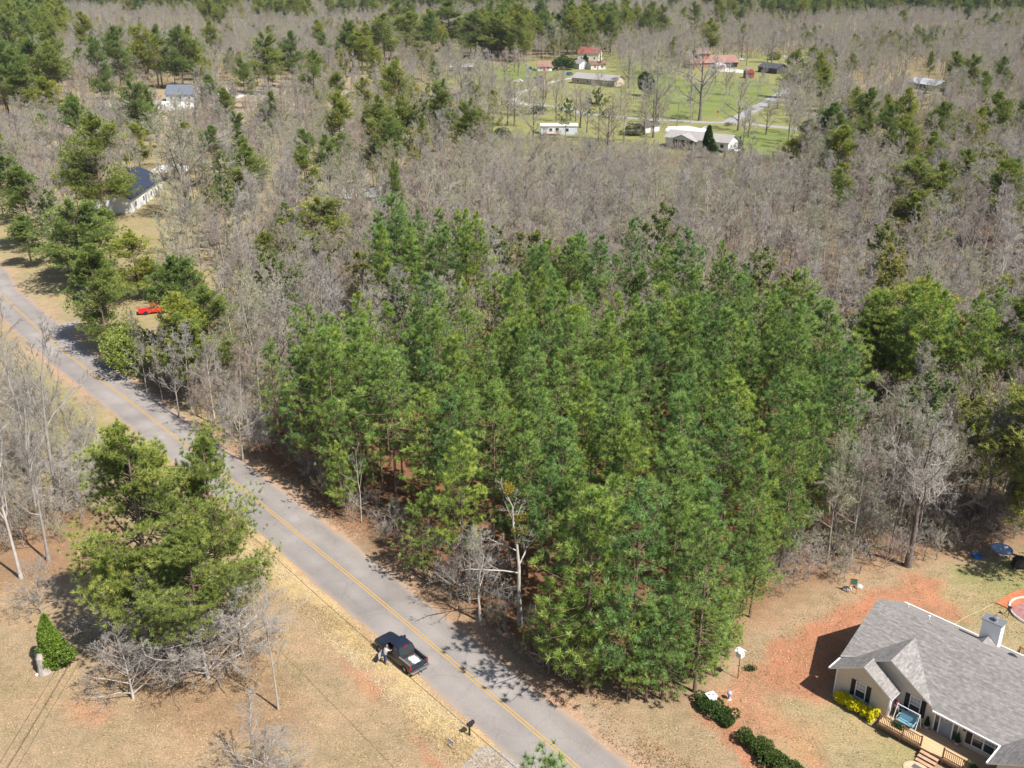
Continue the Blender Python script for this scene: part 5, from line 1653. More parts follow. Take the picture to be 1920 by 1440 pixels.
for (u, v, lab, m_) in ((9.6, 13.4, "white patio chair on the back deck nearest the chimney", M_white), (10.7, 13.2, "grey patio chair on the back deck beside the white one", M_gray)):
    o = hthing("patio_chair", lab, "chair", u, v, 0.56, 0.6, None)
    k = MB(); k.box(-0.28, -0.28, 0.40, 0.28, 0.28, 0.45); k.build("seat", m_, o)
    k = MB(); k.slab([(-0.28, 0.28, 0.45), (0.28, 0.28, 0.45), (0.28, 0.40, 0.98), (-0.28, 0.40, 0.98)], 0.04); k.build("backrest", m_, o)
    for sx in (-0.25, 0.25):
        for sy in (-0.25, 0.25):
            k = MB(); k.tube([(sx, sy, 0), (sx, sy, 0.4)], 0.025, 6); k.build("leg", m_, o)
tbl = hthing("patio_table", "white patio table on the back deck", "table", 11.8, 13.3, 0.56)
k = MB(); k.lathe([(0.6, 0.70), (0.6, 0.74), (0.02, 0.745)], 20); k.build("tabletop", M_white, tbl)
k = MB(); k.lathe([(0.3, 0), (0.04, 0.05), (0.04, 0.70)], 10); k.build("leg", M_gray, tbl)
wm = hthing("welcome_mat", "round-ended pale landing with a dark mat at the foot of the steps", "mat", 8.3, -3.15)
k = MB(); k.prism([(1.0 * math.cos(t), 0.8 * math.sin(t)) for t in [i * math.pi / 10 for i in range(20)]], 'z', 0.002, 0.05); k.build("landing", noisy("tan_paving", (0.50, 0.36, 0.22), (0.56, 0.42, 0.28), 3.0), wm)
k = MB(); k.box(-0.45, 0.0, 0.052, 0.45, 0.45, 0.065); k.build("mat", mat("dark_mat", (0.12, 0.11, 0.10), 0.95), wm)
# ------------------------------------------------------------------ pickup truck on the verge
M_truck = noisy("dark_blue_paint", (0.012, 0.017, 0.032), (0.020, 0.026, 0.045), 1.0, 0.22, 0.6)
M_truckside = noisy("dark_paint_ground_reflection", (0.028, 0.028, 0.034), (0.06, 0.05, 0.045), 1.6, 0.35, 0.5)  # brown reflection of the ground painted into the dark side colour
M_chrome = mat("chrome", (0.62, 0.63, 0.65), 0.2, 0.5, 0.9)
M_tail = mat("tail_red", (0.45, 0.01, 0.01), 0.25)
M_bed = noisy("bed_liner", (0.05, 0.05, 0.055), (0.12, 0.115, 0.115), 3.0, 0.7)
tf = np.array(at(716, 1189, 0.95)); trr = np.array(at(787, 1252, 0.55))
tdir = tf - trr; tang = math.atan2(tdir[1], tdir[0]); tmid = (tf + trr) / 2
print("truck length", np.hypot(*tdir), math.degrees(tang))
truck = thing("pickup_truck", "dark blue pickup truck parked on the verge with its driver door open", "pickup truck", (tmid[0], tmid[1], 0.0), tang)
# local: x forward, y left; length 5.3
def hull(sections, name, m, parent, smooth=False):
    """loft of closed cross sections [(x, [(y, z) ...]) ...]"""
    k = MB(); n = len(sections[0][1])
    v = []; f = []
    for x, ps in sections:
        v += [(x, y, z) for y, z in ps]
    for i in range(len(sections) - 1):
        for j in range(n):
            f.append((i * n + j, i * n + (j + 1) % n, (i + 1) * n + (j + 1) % n, (i + 1) * n + j))
    f.append(tuple(range(n - 1, -1, -1))); f.append(tuple(range((len(sections) - 1) * n, len(sections) * n)))
    k.add(v, f)
    return k.build(name, m, parent, smooth)
def sec(x, w, z0, z1, wt=None, sh=0.12):
    wt = wt if wt is not None else w - 0.06
    return (x, [(-w, z0), (w, z0), (w + 0.02, (z0 + z1) / 2), (w, z1 - sh), (wt, z1), (0, z1 + 0.025), (-wt, z1), (-w, z1 - sh), (-w - 0.02, (z0 + z1) / 2)])
hull([sec(2.62, 0.72, 0.42, 0.80, 0.66), sec(2.50, 0.84, 0.36, 0.92, 0.76), sec(2.15, 0.88, 0.34, 1.02, 0.80), sec(1.15, 0.90, 0.34, 1.10, 0.82)], "hood", M_truck, truck)
hull([sec(1.148, 0.90, 0.34, 1.10, 0.84), sec(0.3, 0.91, 0.34, 1.12, 0.86), sec(-0.95, 0.91, 0.34, 1.12, 0.86)], "body", M_truckside, truck)
# cabin: windscreen, roof, rear window
k = MB(); k.slab([(0.62, -0.62, 1.66), (0.62, 0.62, 1.66), (0.66, 0.60, 1.69), (0.66, -0.60, 1.69)], 0.01) if False else None
hull([(0.52, [(-0.64, 1.62), (0.64, 1.62), (0.60, 1.70), (0, 1.725), (-0.60, 1.70)]), (0.2, [(-0.68, 1.64), (0.68, 1.64), (0.63, 1.74), (0, 1.765), (-0.63, 1.74)]), (-0.72, [(-0.67, 1.63), (0.67, 1.63), (0.62, 1.72), (0, 1.745), (-0.62, 1.72)])], "cab_roof", M_truck, truck)
k = MB(); k.slab([(1.16, -0.76, 1.13), (1.16, 0.76, 1.13), (0.53, 0.62, 1.66), (0.53, -0.62, 1.66)], 0.02); k.build("windscreen", mat("tinted_glass", (0.02, 0.03, 0.035), 0.05, 0.6), truck)
k = MB(); k.slab([(-0.92, -0.74, 1.14), (-0.92, 0.74, 1.14), (-0.735, 0.64, 1.64), (-0.735, -0.64, 1.64)], 0.02); k.build("rear_window", M_darkglass, truck)
for s_ in (-1, 1):
    k = MB()
    xs = ((1.02, 0.50), (-0.02, 0.02)) if s_ == -1 else ((-0.1, -0.08),)
    k.slab([(0.98 if s_ < 0 else -0.12, s_ * 0.85, 1.12), (-0.88, s_ * 0.85, 1.12), (-0.70, s_ * 0.68, 1.63), (0.50 if s_ < 0 else -0.1, s_ * 0.68, 1.63)], 0.02)
    k.build("side_window", M_darkglass, truck)
    k = MB()
    k.tube([(1.16, s_ * 0.80, 1.12), (0.54, s_ * 0.65, 1.66)], 0.035, 6); k.tube([(-0.92, s_ * 0.80, 1.12), (-0.73, s_ * 0.66, 1.66)], 0.04, 6); k.tube([(-0.08, s_ * 0.86, 1.12), (-0.06, s_ * 0.69, 1.64)], 0.035, 6)
    k.build("pillar", M_truck, truck)
# dark interior seen through the open driver side
k = MB(); k.box(-0.6, -0.7, 0.6, -0.15, 0.7, 0.92); k.slab([(-0.62, -0.7, 0.9), (-0.62, 0.7, 0.9), (-0.75, 0.7, 1.4), (-0.75, -0.7, 1.4)], 0.1); k.build("seat", mat("dark_cloth", (0.03, 0.03, 0.032), 0.9), truck)
# load bed: floor, walls, tailgate
k = MB()
k.box(-2.52, -0.86, 0.55, -0.96, 0.86, 0.66); k.build("bed_floor", M_bed, truck)
for s_ in (-1, 1):
    k = MB()
    k.prism([(s_ * 0.80, 0.661), (s_ * 0.91, 0.38), (s_ * 0.93, 0.75), (s_ * 0.90, 1.12), (s_ * 0.80, 1.12)], 'x', -2.52, -0.952); k.build("bed_side", M_truckside, truck)
    k = MB(); k.box(-2.50, s_ * 0.85 - 0.06, 1.121, -0.99, s_ * 0.85 + 0.06, 1.15); k.build("bed_rail", M_gray, truck)
    k = MB(); k.box(-2.56, s_ * 0.84 - 0.07, 0.72, -2.522, s_ * 0.84 + 0.07, 1.06); k.build("tail_light", M_tail, truck)
    k = MB(); k.box(2.50, s_ * 0.66 - 0.16, 0.70, 2.57, s_ * 0.66 + 0.16, 0.86); k.build("headlight", mat("lamp_glass", (0.6, 0.6, 0.58), 0.1, 0.6), truck)
    k = MB(); k.box(0.72, s_ * 0.95 - 0.02, 1.10, 0.86, s_ * 1.14, 1.30) if s_ < 0 else k.box(0.72, 0.93, 1.10, 0.86, 1.12, 1.30); k.build("mirror", M_black, truck)
k = MB(); k.box(-0.94, -0.8, 0.661, -0.93, 0.8, 1.115); k.build("bed_front", M_truck, truck)
k = MB(); k.box(-2.58, -0.76, 0.58, -2.521, 0.76, 1.10); k.cur = 1; k.box(-2.59, -0.14, 0.90, -2.581, 0.14, 1.0); k.build("tailgate", [M_truck, M_black], truck)
k = MB(); k.prism([(-0.88, 0.40), (0.88, 0.40), (0.88, 0.56), (-0.88, 0.56)], 'x', -2.80, -2.60); k.build("rear_bumper", M_chrome, truck)
k = MB(); k.box(2.58, -0.80, 0.38, 2.74, 0.80, 0.58); k.build("front_bumper", M_chrome, truck)
k = MB(); k.box(2.56, -0.46, 0.62, 2.63, 0.46, 0.80); k.build("grille", M_black, truck)
k = MB(); k.box(-0.79, -0.2, 1.64, -0.745, 0.2, 1.70); k.build("brake_light", M_tail, truck)
k = MB(); k.tube([(-2.75, 0.1, 0.36), (-2.98, 0.1, 0.36)], 0.035, 6); k.lathe([(0.045, 0.37), (0.05, 0.42), (0.02, 0.46)], 8, (-2.95, 0.1)); k.build("tow_hitch", M_black, truck)
for x_ in (1.72, -1.72):
    for s_ in (-1, 1):
        k = MB()
        prof = [(0.20, -0.11), (0.35, -0.115), (0.375, -0.06), (0.375, 0.06), (0.35, 0.115), (0.20, 0.11)]
        v = []; f = []
        n_ = 20
        for r_, y_ in prof:
            for q in range(n_):
                t = 2 * math.pi * q / n_
                v.append((x_ + r_ * math.cos(t), s_ * 0.84 + y_, 0.375 + r_ * math.sin(t)))
        for i in range(len(prof) - 1):
            for q in range(n_): f.append((i * n_ + q, i * n_ + (q + 1) % n_, (i + 1) * n_ + (q + 1) % n_, (i + 1) * n_ + q))
        k.add(v, f); wl = k.build("wheel", M_rubber, truck)
        k = MB(); n_ = 14
        k.add([(x_ + 0.2 * math.cos(2 * math.pi * q / n_), s_ * 0.92, 0.375 + 0.2 * math.sin(2 * math.pi * q / n_)) for q in range(n_)] + [(x_, s_ * 0.90, 0.375)], [(q, (q + 1) % n_, n_) for q in range(n_)])
        k.build("rim", M_gray, wl)
# the open driver door, swung about its front edge
dr = MB()
dr.prism([(0, 0.42), (-1.05, 0.42), (-1.08, 1.10), (0, 1.12)], 'y', -0.06, 0.0)
door_t = dr.build("door", M_truckside, truck)
door_t.location = (1.02, 0.93, 0.0); door_t.rotation_euler = (0, 0, math.radians(-66))
k = MB(); k.prism([(-0.03, 0.46), (-1.0, 0.46), (-1.03, 1.06), (-0.03, 1.08)], 'y', -0.075, -0.0605); k.build("door_lining", mat("pale_lining", (0.40, 0.40, 0.42), 0.8), door_t)
k = MB(); k.tube([(-0.1, -0.03, 1.12), (-0.55, -0.10, 1.60), (-1.0, -0.10, 1.62), (-1.05, -0.03, 1.1)], 0.025, 6); k.build("window_frame", M_truck, door_t)
# cargo
cg = thing("cargo_sheet", "crumpled white sheet lying in the bed of the pickup", "sheet", (tmid[0], tmid[1], 0.0), tang)
rc = np.random.default_rng(5)
gx, gy = np.meshgrid(np.linspace(-2.3, -1.25, 12), np.linspace(-0.55, 0.10, 9), indexing='ij')
gz = 0.76 + rc.normal(0, 0.06, gx.shape)
gx = gx + rc.normal(0, 0.03, gx.shape); gy = gy + rc.normal(0, 0.03, gy.shape) + 0.05
V = np.stack([gx, gy, gz], -1).reshape(-1, 3); V2 = V.copy(); V2[:, 2] = 0.668
i = np.arange(11)[:, None] * 9 + np.arange(8)[None]
F = np.stack([i, i + 9, i + 10, i + 1], -1).reshape(-1, 4)
link_mesh("sheet", np_mesh("sheet", np.concatenate([V, V2]), np.concatenate([F, F[:, ::-1] + 99]), noisy("dull_plastic", (0.52, 0.53, 0.52), (0.66, 0.66, 0.64), 4.0, 0.6)), cg)

# ------------------------------------------------------------------ person at the door
def skin_body(name, joints, edges, m, parent, root=0, sub=2):
    me = bpy.data.meshes.new(name)
    me.from_pydata([j[0] for j in joints], edges, [])
    me.materials.append(m)
    o = link_mesh(name, me, parent)
    md = o.modifiers.new("skin", 'SKIN')
    md.use_smooth_shade = True
    if not me.skin_vertices: me.skin_vertices.new()
    for v, (p, rr) in zip(me.skin_vertices[0].data, joints):
        v.radius = rr if hasattr(rr, "__len__") else (rr, rr)
        v.use_root = False
    me.skin_vertices[0].data[root].use_root = True
    s = o.modifiers.new("subsurf", 'SUBSURF'); s.levels = sub; s.render_levels = sub
    return o
ca, sa = math.cos(tang), math.sin(tang)
px_, py_ = 0.28, 1.36
person = thing("person", "person in a pale grey shirt and blue jeans standing at the open truck door", "person", (tmid[0] + ca * px_ - sa * py_, tmid[1] + sa * px_ + ca * py_, 0.0), tang - math.pi / 2)
# local: faces +x (towards the truck), y left
J = [((0, 0, 0.95), (0.13, 0.16)), ((0.05, 0, 1.12), (0.12, 0.15)), ((0.14, 0, 1.36), (0.13, 0.18)), ((0.18, 0, 1.47), (0.07, 0.08)), ((0.21, 0, 1.54), 0.055), ((0.25, 0, 1.64), (0.095, 0.085)), ((0.26, 0, 1.74), (0.085, 0.075)),
     ((0.0, 0.10, 0.88), 0.095), ((0.03, 0.12, 0.48), 0.06), ((-0.02, 0.12, 0.09), 0.045), ((0.12, 0.13, 0.04), 0.04),
     ((0.0, -0.10, 0.88), 0.095), ((-0.02, -0.12, 0.48), 0.06), ((-0.08, -0.12, 0.09), 0.045), ((0.06, -0.13, 0.04), 0.04),
     ((0.16, 0.20, 1.40), 0.06), ((0.22, 0.26, 1.14), 0.045), ((0.42, 0.20, 1.06), 0.033), ((0.47, 0.19, 1.05), (0.04, 0.02)),
     ((0.17, -0.20, 1.40), 0.06), ((0.34, -0.24, 1.24), 0.045), ((0.55, -0.20, 1.22), 0.033), ((0.60, -0.19, 1.22), (0.04, 0.02)),
     ((0.345, 0, 1.665), 0.018), ((0.25, 0.088, 1.66), 0.016), ((0.25, -0.088, 1.66), 0.016)]
E_ = [(0, 1), (1, 2), (2, 3), (3, 4), (4, 5), (5, 6), (0, 7), (7, 8), (8, 9), (9, 10), (0, 11), (11, 12), (12, 13), (13, 14), (2, 15), (15, 16), (16, 17), (17, 18), (2, 19), (19, 20), (20, 21), (21, 22), (5, 23), (5, 24), (5, 25)]
for hb, s_ in ((18, 1), (22, -1)):
    c = Vector(J[hb][0])
    for q, (dy, ln_) in enumerate(((-0.032, 0.075), (-0.011, 0.085), (0.011, 0.08), (0.031, 0.062))):
        n0 = len(J)
        J.append(((c.x + 0.045, c.y + dy, c.z + 0.005), 0.010)); J.append(((c.x + 0.045 + ln_ * 0.6, c.y + dy * 1.15, c.z - 0.008), 0.009)); J.append(((c.x + 0.04 + ln_, c.y + dy * 1.1, c.z - 0.035), 0.008))
        E_ += [(hb, n0), (n0, n0 + 1), (n0 + 1, n0 + 2)]
    n0 = len(J)
    J.append(((c.x + 0.01, c.y - s_ * 0.045, c.z), 0.012)); J.append(((c.x + 0.05, c.y - s_ * 0.065, c.z - 0.015), 0.009))
    E_ += [(hb, n0), (n0, n0 + 1)]
M_skin = mat("skin", (0.42, 0.26, 0.19), 0.6)
skin_body("body", J, E_, M_skin, person, 0, 1)
M_shirt = noisy("pale_shirt", (0.42, 0.43, 0.46), (0.54, 0.55, 0.58), 6.0, 0.9)
JS = [((0, 0, 0.93), (0.15, 0.185)), ((0.05, 0, 1.12), (0.145, 0.175)), ((0.14, 0, 1.36), (0.15, 0.2)), ((0.175, 0, 1.455), (0.09, 0.10)),
      ((0.16, 0.205, 1.40), 0.078), ((0.215, 0.258, 1.18), 0.064), ((0.17, -0.205, 1.40), 0.078), ((0.32, -0.24, 1.26), 0.064)]
skin_body("shirt", JS, [(0, 1), (1, 2), (2, 3), (2, 4), (4, 5), (2, 6), (6, 7)], M_shirt, person, 0, 1)
JJ = [((0, 0, 0.96), (0.142, 0.175)), ((0.0, 0.10, 0.87), 0.108), ((0.03, 0.12, 0.48), 0.075), ((-0.02, 0.12, 0.10), 0.062), ((0.0, -0.10, 0.87), 0.108), ((-0.02, -0.12, 0.48), 0.075), ((-0.08, -0.12, 0.10), 0.062)]
skin_body("jeans", JJ, [(0, 1), (1, 2), (2, 3), (0, 4), (4, 5), (5, 6)], noisy("blue_jeans", (0.05, 0.08, 0.16), (0.08, 0.12, 0.22), 6.0, 0.9), person, 0, 1)
for (x_, y_) in ((0.05, 0.125), (-0.01, -0.125)):
    k = MB(); k.ball((x_, y_, 0.045), 0.06, 10, 6, (2.2, 0.9, 0.75)); k.build("shoe", M_black, person, True)
k = MB(); k.ball((0.235, 0, 1.72), 0.105, 12, 8, (1.0, 0.92, 0.85)); k.build("hair", mat("grey_hair", (0.16, 0.14, 0.13), 0.8), person, True)
k = MB()
for s_ in (-0.033, 0.033): k.ball((0.338, s_, 1.69), 0.010, 6, 4)
k.build("eyes", M_black, person)

# ------------------------------------------------------------------ roadside
mb = thing("mailbox", "black mailbox on a post at the road edge", "mailbox", (*at(880.5, 1379.5), 0), math.radians(42))
k = MB(); k.box(-0.05, -0.05, 0, 0.05, 0.05, 1.0); k.box(-0.05, -0.05, 0.8, 0.32, 0.05, 0.88); k.build("post", M_black, mb)
k = MB(); k.prism([(-0.13, 1.02), (0.13, 1.02), (0.13, 1.17), (0.09, 1.25), (0, 1.28), (-0.09, 1.25), (-0.13, 1.17)], 'x', -0.18, 0.42); k.build("box", M_black, mb)
k = MB(); k.box(0.3, 0.135, 1.1, 0.36, 0.15, 1.3); k.build("flag", M_red, mb)
sg = thing("yard_sign", "small blue and white yard sign on the straw verge near the mailbox", "sign", (*at(846, 1402), 0), math.radians(-48))
k = MB(); k.box(-0.28, -0.02, 0, -0.26, 0.0, 0.55); k.box(0.26, -0.02, 0, 0.28, 0.0, 0.55); k.build("stake", M_gray, sg)
k = MB(); k.box(-0.34, -0.012, 0.3, 0.34, 0.012, 0.72); k.cur = 1; k.box(-0.335, -0.016, 0.6, 0.335, -0.0125, 0.715); k.box(-0.335, 0.0125, 0.6, 0.335, 0.016, 0.715); k.build("panel", [M_white, mat("sign_blue", (0.03, 0.08, 0.3), 0.5)], sg)
# stump with an ivy covered sapling
st_ = thing("tree_stump", "grey broken tree stump beside the small evergreen in the tan yard", "stump", (*at(84, 1262), 0))
k = MB()
k.tube([(0, 0, 0), (-0.05, 0.02, 0.6), (-0.12, 0.05, 1.5), (-0.1, 0.1, 1.9)], [0.55, 0.42, 0.36, 0.2], 9); k.tube([(0.1, 0.1, 0), (0.25, 0.15, 0.9), (0.28, 0.1, 1.3)], [0.3, 0.22, 0.08], 7); k.build("stump", M_bark, st_)
tr, cr = bush_meshes(801, 1.55, 1.35, 2.45, 4600, 6, 0.20, 0.09, needle_mat("bright_evergreen", (0.06, 0.12, 0.025), (0.18, 0.28, 0.04), (0.30, 0.40, 0.07), 0.25), cone=True, z0=0.25)
put("evergreen_shrub", "small bright green evergreen growing beside the grey stump", "shrub", (tr, cr), *at(104, 1250), parts=("stem", "foliage"))
k = MB(); k.tube([(0, 0, 0.08), (0.55, 0.5, 0.08)], 0.11, 8); o = k.build("white_pipe", M_white); o.location = (*at(67, 1268), 0); tag(o, "short white pipe lying by the grey stump", "pipe")

# utility pole behind the big pine and the wires it carries
wp = at(331, 870, 9.0)
M_pole = noisy("pole_wood", (0.16, 0.12, 0.09), (0.24, 0.19, 0.15), 2.0)
up = thing("utility_pole", "wooden utility pole hidden behind the big roadside pine", "utility pole", (*wp, 0))
k = MB(); k.tube([(0, 0, 0), (0, 0, 9.6)], [0.17, 0.11], 8); k.build("pole", M_pole, up)
k = MB(); k.box(-0.9, -0.06, 8.7, 0.9, 0.06, 8.82); k.build("crossarm", M_pole, up)
M_wire = mat("wire", (0.03, 0.03, 0.03), 0.6)
def wire(label, a, b, za, zb, sag, r_=0.018):
    A = Vector((*a, za)); B = Vector((*b, zb))
    pts = []
    for i in range(25):
        t = i / 24
        p = A.lerp(B, t); p.z -= sag * 4 * t * (1 - t); pts.append(p)
    k = MB(); k.tube(pts, r_, 5)
    return tag(k.build("power_line", M_wire), label, "power line")
we = at(1010, 1486, 8.2)
wire("thin dark wire running along the road above the straw verge", wp, we, 8.9, 8.6, 0.55)
w2 = at(-60, 1530, 6.0)
wire("left of the thin wires slanting over the tan yard", (wp[0] - 0.4, wp[1]), (w2[0] - 0.35, w2[1]), 8.6, 5.6, 0.4, 0.016)
wire("right of the thin wires slanting over the tan yard", (wp[0] + 0.4, wp[1]), (w2[0] + 0.35, w2[1]), 8.6, 5.6, 0.4, 0.016)

# ------------------------------------------------------------------ village: houses
def gable_house(name, label, p0, p1, depth, wall_h, rise, m_wall, m_roof, cat="house", over=0.5, windows=3, door=True, skirt=None, m_door=None, gable_wall=None, chimney=False, side_windows=0):
    """front wall runs from photo ground point p0 to p1 (left to right as seen), house extends away from the camera"""
    A = Vector((*at(*p0), 0)); B = Vector((*at(*p1), 0))
    d = B - A; ln = d.length; ang = math.atan2(d.y, d.x)
    o = thing(name, label, cat, A, ang)
    k = MB()
    k.prism([(0, 0), (depth, 0), (depth, wall_h), (depth / 2, wall_h + rise - 0.05), (0, wall_h)], 'x', 0, ln)
    wl_ = k.build("wall", m_wall, o)
    s_ = rise / (depth / 2)
    e = wall_h - s_ * over + 0.06
    rs_ = [roof_plane([(-over, -over, e), (ln + over, -over, e), (ln + over, depth / 2, wall_h + rise + 0.06), (-over, depth / 2, wall_h + rise + 0.06)], (1, 0, 0), 0.12, m_roof, "r"),
           roof_plane([(-over, depth + over, e), (ln + over, depth + over, e), (ln + over, depth / 2, wall_h + rise + 0.061), (-over, depth / 2, wall_h + rise + 0.061)], (1, 0, 0), 0.12, m_roof, "r")]
    rf = merge("roof", rs_, o)
    if skirt:
        k = MB(); k.box(-0.03, -0.03, 0, ln + 0.03, depth + 0.03, 0.8); k.build("skirting", skirt, o)
    base = 0.9 if not skirt else 1.35
    for i in range(windows):
        x = ln * (i + 0.6) / (windows + 0.2)
        f = MB(); f.box(x - 0.62, -0.06, base, x + 0.62, -0.004, base + 1.25)
        w_ = f.build("window", M_white, o)
        f = MB(); f.box(x - 0.5, -0.075, base + 0.1, x + 0.5, -0.061, base + 1.15); f.build("pane", M_darkglass, w_)
    for i in range(side_windows):
        y = depth * (i + 0.7) / (side_windows + 0.4)
        f = MB(); f.box(ln + 0.004, y - 0.5, base, ln + 0.06, y + 0.5, base + 1.2); w_ = f.build("window", M_white, o)
        f = MB(); f.box(ln + 0.061, y - 0.4, base + 0.1, ln + 0.075, y + 0.4, base + 1.1); f.build("pane", M_darkglass, w_)
    if door:
        x = ln * 0.45
        f = MB(); f.box(x - 0.5, -0.07, 0.05, x + 0.5, -0.004, 2.15); f.build("door", m_door or M_door, o)
    if chimney:
        k = MB(); k.box(ln * 0.6, depth / 2 + 0.3, wall_h, ln * 0.6 + 0.8, depth / 2 + 1.0, wall_h + rise + 0.9); k.build("chimney", M_brick, rf)
    return o, ln
M_brick = noisy("brick", (0.30, 0.15, 0.11), (0.40, 0.22, 0.16), 1.2, 0.9)
M_tanbrick = noisy("tan_brick", (0.48, 0.38, 0.30), (0.56, 0.46, 0.37), 1.0, 0.9)
M_redroof = noisy("red_metal_roof", (0.21, 0.07, 0.058), (0.27, 0.10, 0.083), 0.6, 0.5)
M_rust = noisy("rusty_roof", (0.25, 0.13, 0.11), (0.32, 0.19, 0.16), 0.5, 0.8)
M_greyroof = shingles("pale_shingles", (0.27, 0.25, 0.24), (0.33, 0.31, 0.295), (0.40, 0.38, 0.36))
M_darkroof = shingles("charcoal_shingles", (0.055, 0.055, 0.06), (0.085, 0.085, 0.09), (0.12, 0.12, 0.125))
M_slate = shingles("slate_shingles", (0.10, 0.12, 0.15), (0.14, 0.16, 0.20), (0.19, 0.21, 0.25))
M_tin = noisy("tin_roof", (0.50, 0.50, 0.52), (0.62, 0.62, 0.64), 0.5, 0.45, metal=0.3)
M_whiteroof = noisy("white_roof", (0.72, 0.72, 0.71), (0.80, 0.80, 0.79), 0.3, 0.7)
M_bluewhite = noisy("pale_blue_siding", (0.52, 0.56, 0.62), (0.58, 0.62, 0.68), 0.8, 0.8)
M_greysiding = noisy("grey_siding", (0.36, 0.37, 0.39), (0.44, 0.45, 0.47), 0.8, 0.8)
M_darkwall = noisy("dark_boards", (0.07, 0.06, 0.06), (0.12, 0.10, 0.095), 0.8, 0.9)
M_redbarn = noisy("barn_red", (0.28, 0.06, 0.05), (0.36, 0.09, 0.075), 1.0, 0.8)
M_creamw = noisy("cream_boards", (0.62, 0.57, 0.47), (0.70, 0.65, 0.55), 0.8, 0.8)
M_navyskirt = mat("navy_skirting", (0.03, 0.04, 0.07), 0.8)

hs_, ln = gable_house("ranch_house", "white ranch house with pale grey roof and dark skirting on the green lawn", (1247, 276), (1364, 288), 8.0, 3.4, 1.7, M_white, M_greyroof, windows=0, door=False, skirt=M_navyskirt, side_windows=2)
k = MB(); k.prism([(2.2, 3.2), (11.0, 3.2), (6.6, 4.75)], 'y', -2.2, -0.02); k.build("porch_gable", M_bluewhite, hs_)
k = MB()
for x_ in (2.5, 5.2, 8.0, 10.7): k.box(x_ - 0.1, -2.1, 0, x_ + 0.1, -1.9, 3.18)
k.build("porch_post", M_white, hs_)
merge("porch_roof", [roof_plane([(1.7, -2.7, 3.02), (1.7, 3.4, 3.02), (6.6, 3.4, 4.85), (6.6, -2.7, 4.85)], (0, 1, 0), 0.12, M_greyroof, "r"), roof_plane([(11.5, -2.7, 3.02), (11.5, 3.4, 3.02), (6.6, 3.4, 4.851), (6.6, -2.7, 4.851)], (0, 1, 0), 0.12, M_greyroof, "r")], hs_)
k = MB(); k.box(2.6, -0.05, 0.2, 10.6, -0.035, 3.0); k.build("carport_shade_panel", M_black, hs_)  # black panel on the solid wall stands in for the porch shade
for x_ in (ln - 5.2, ln - 2.0):
    f = MB(); f.box(x_ - 0.7, -0.06, 1.4, x_ + 0.7, -0.034, 2.7); w_ = f.build("window", M_white, hs_)
    f = MB(); f.box(x_ - 0.58, -0.075, 1.5, x_ + 0.58, -0.061, 2.6); f.build("pane", M_darkglass, w_)
hs_, ln = gable_house("mobile_home", "white flat-roofed mobile home with a small front deck", (1014, 252), (1082, 252), 5.0, 2.9, 0.5, M_bluewhite, M_whiteroof, windows=2, door=True, over=0.25, m_door=M_black)
k = MB(); k.box(2.0, -2.6, 0.55, 6.8, -0.1, 0.65); k.build("deck_floor", M_deck, hs_)
k = MB()
for i in range(13): k.box(2.0 + i * 0.4 - 0.03, -2.6, 0, 2.0 + i * 0.4 + 0.03, -2.54, 1.5)
k.box(2.0, -2.62, 1.5, 6.86, -2.52, 1.58); k.build("railing", M_stone, hs_)
gable_house("long_house", "long grey-roofed house with a pale brick end wall", (1072, 156), (1152, 163), 9.0, 2.9, 2.0, M_tanbrick, M_greyroof, windows=4, side_windows=1)
gable_house("cabin", "small white cabin with a red door beside the blue pickup", (1008, 133), (1035, 133), 7.0, 2.6, 2.4, M_white, M_rust, windows=2, m_door=M_red)
gable_house("barn", "cream barn with a bright red metal roof, farthest on the lawn", (1083, 113), (1122, 114), 11.0, 4.5, 3.2, M_creamw, M_redroof, cat="barn", windows=3, door=False)
gable_house("outbuilding", "little white gabled outbuilding between the cabin and the red-roofed barn", (1076, 128), (1086, 130), 6.0, 3.2, 2.0, M_white, M_greyroof, windows=0, door=False)
gable_house("block_shed", "low cream block shed in front of the red-roofed barn", (1108, 131), (1136, 130), 7.0, 3.0, 1.2, M_creamw, M_rust, cat="shed", windows=2)
hs_, ln = gable_house("brick_house", "brick house with rust red roof and open carport at right", (1296, 128), (1384, 126), 12.0, 3.0, 3.4, M_brick, M_rust, windows=3, door=True)
k = MB(); k.box(ln - 9.5, -0.06, 0.1, ln - 0.8, -0.03, 2.7); k.build("carport_shade_panel", M_black, hs_)  # dark sheet over the wall, painted shade of the carport inside
k = MB(); k.box(ln - 5.2, -0.2, 0, ln - 4.9, -0.061, 2.9); k.build("carport_post", M_white, hs_)
k = MB(); k.prism([(3.0, 3.0), (10.5, 3.0), (10.5, 8.0), (3.0, 8.0)], 'x', 5, 12); k.build("upper_wall", M_brick, hs_)
merge("upper_roof", [roof_plane([(4.2, 2.2, 7.6), (12.8, 2.2, 7.6), (12.8, 6.75, 10.2), (4.2, 6.75, 10.2)], (1, 0, 0), 0.12, M_rust, "r"), roof_plane([(4.2, 11.3, 7.6), (12.8, 11.3, 7.6), (12.8, 6.75, 10.201), (4.2, 6.75, 10.201)], (1, 0, 0), 0.12, M_rust, "r")], hs_)
cp = thing("canopy_tent", "white arched carport tent with a red vehicle front inside, by the brick house", "tent", (*at(1352, 129), 0), 0)
k = MB(); arc = [(3.0 * math.cos(t), 1.6 + 1.5 * math.sin(t)) for t in [i * math.pi / 10 for i in range(11)]]
k.prism([(3.0, 0.9)] + arc + [(-3.0, 0.9)], 'y', 0.5, 7.0); k.build("cover", M_white, cp)
k = MB(); k.box(-0.4, 0.2, 0.1, 2.2, 0.49, 1.9); k.build("opening", M_redbarn, cp)
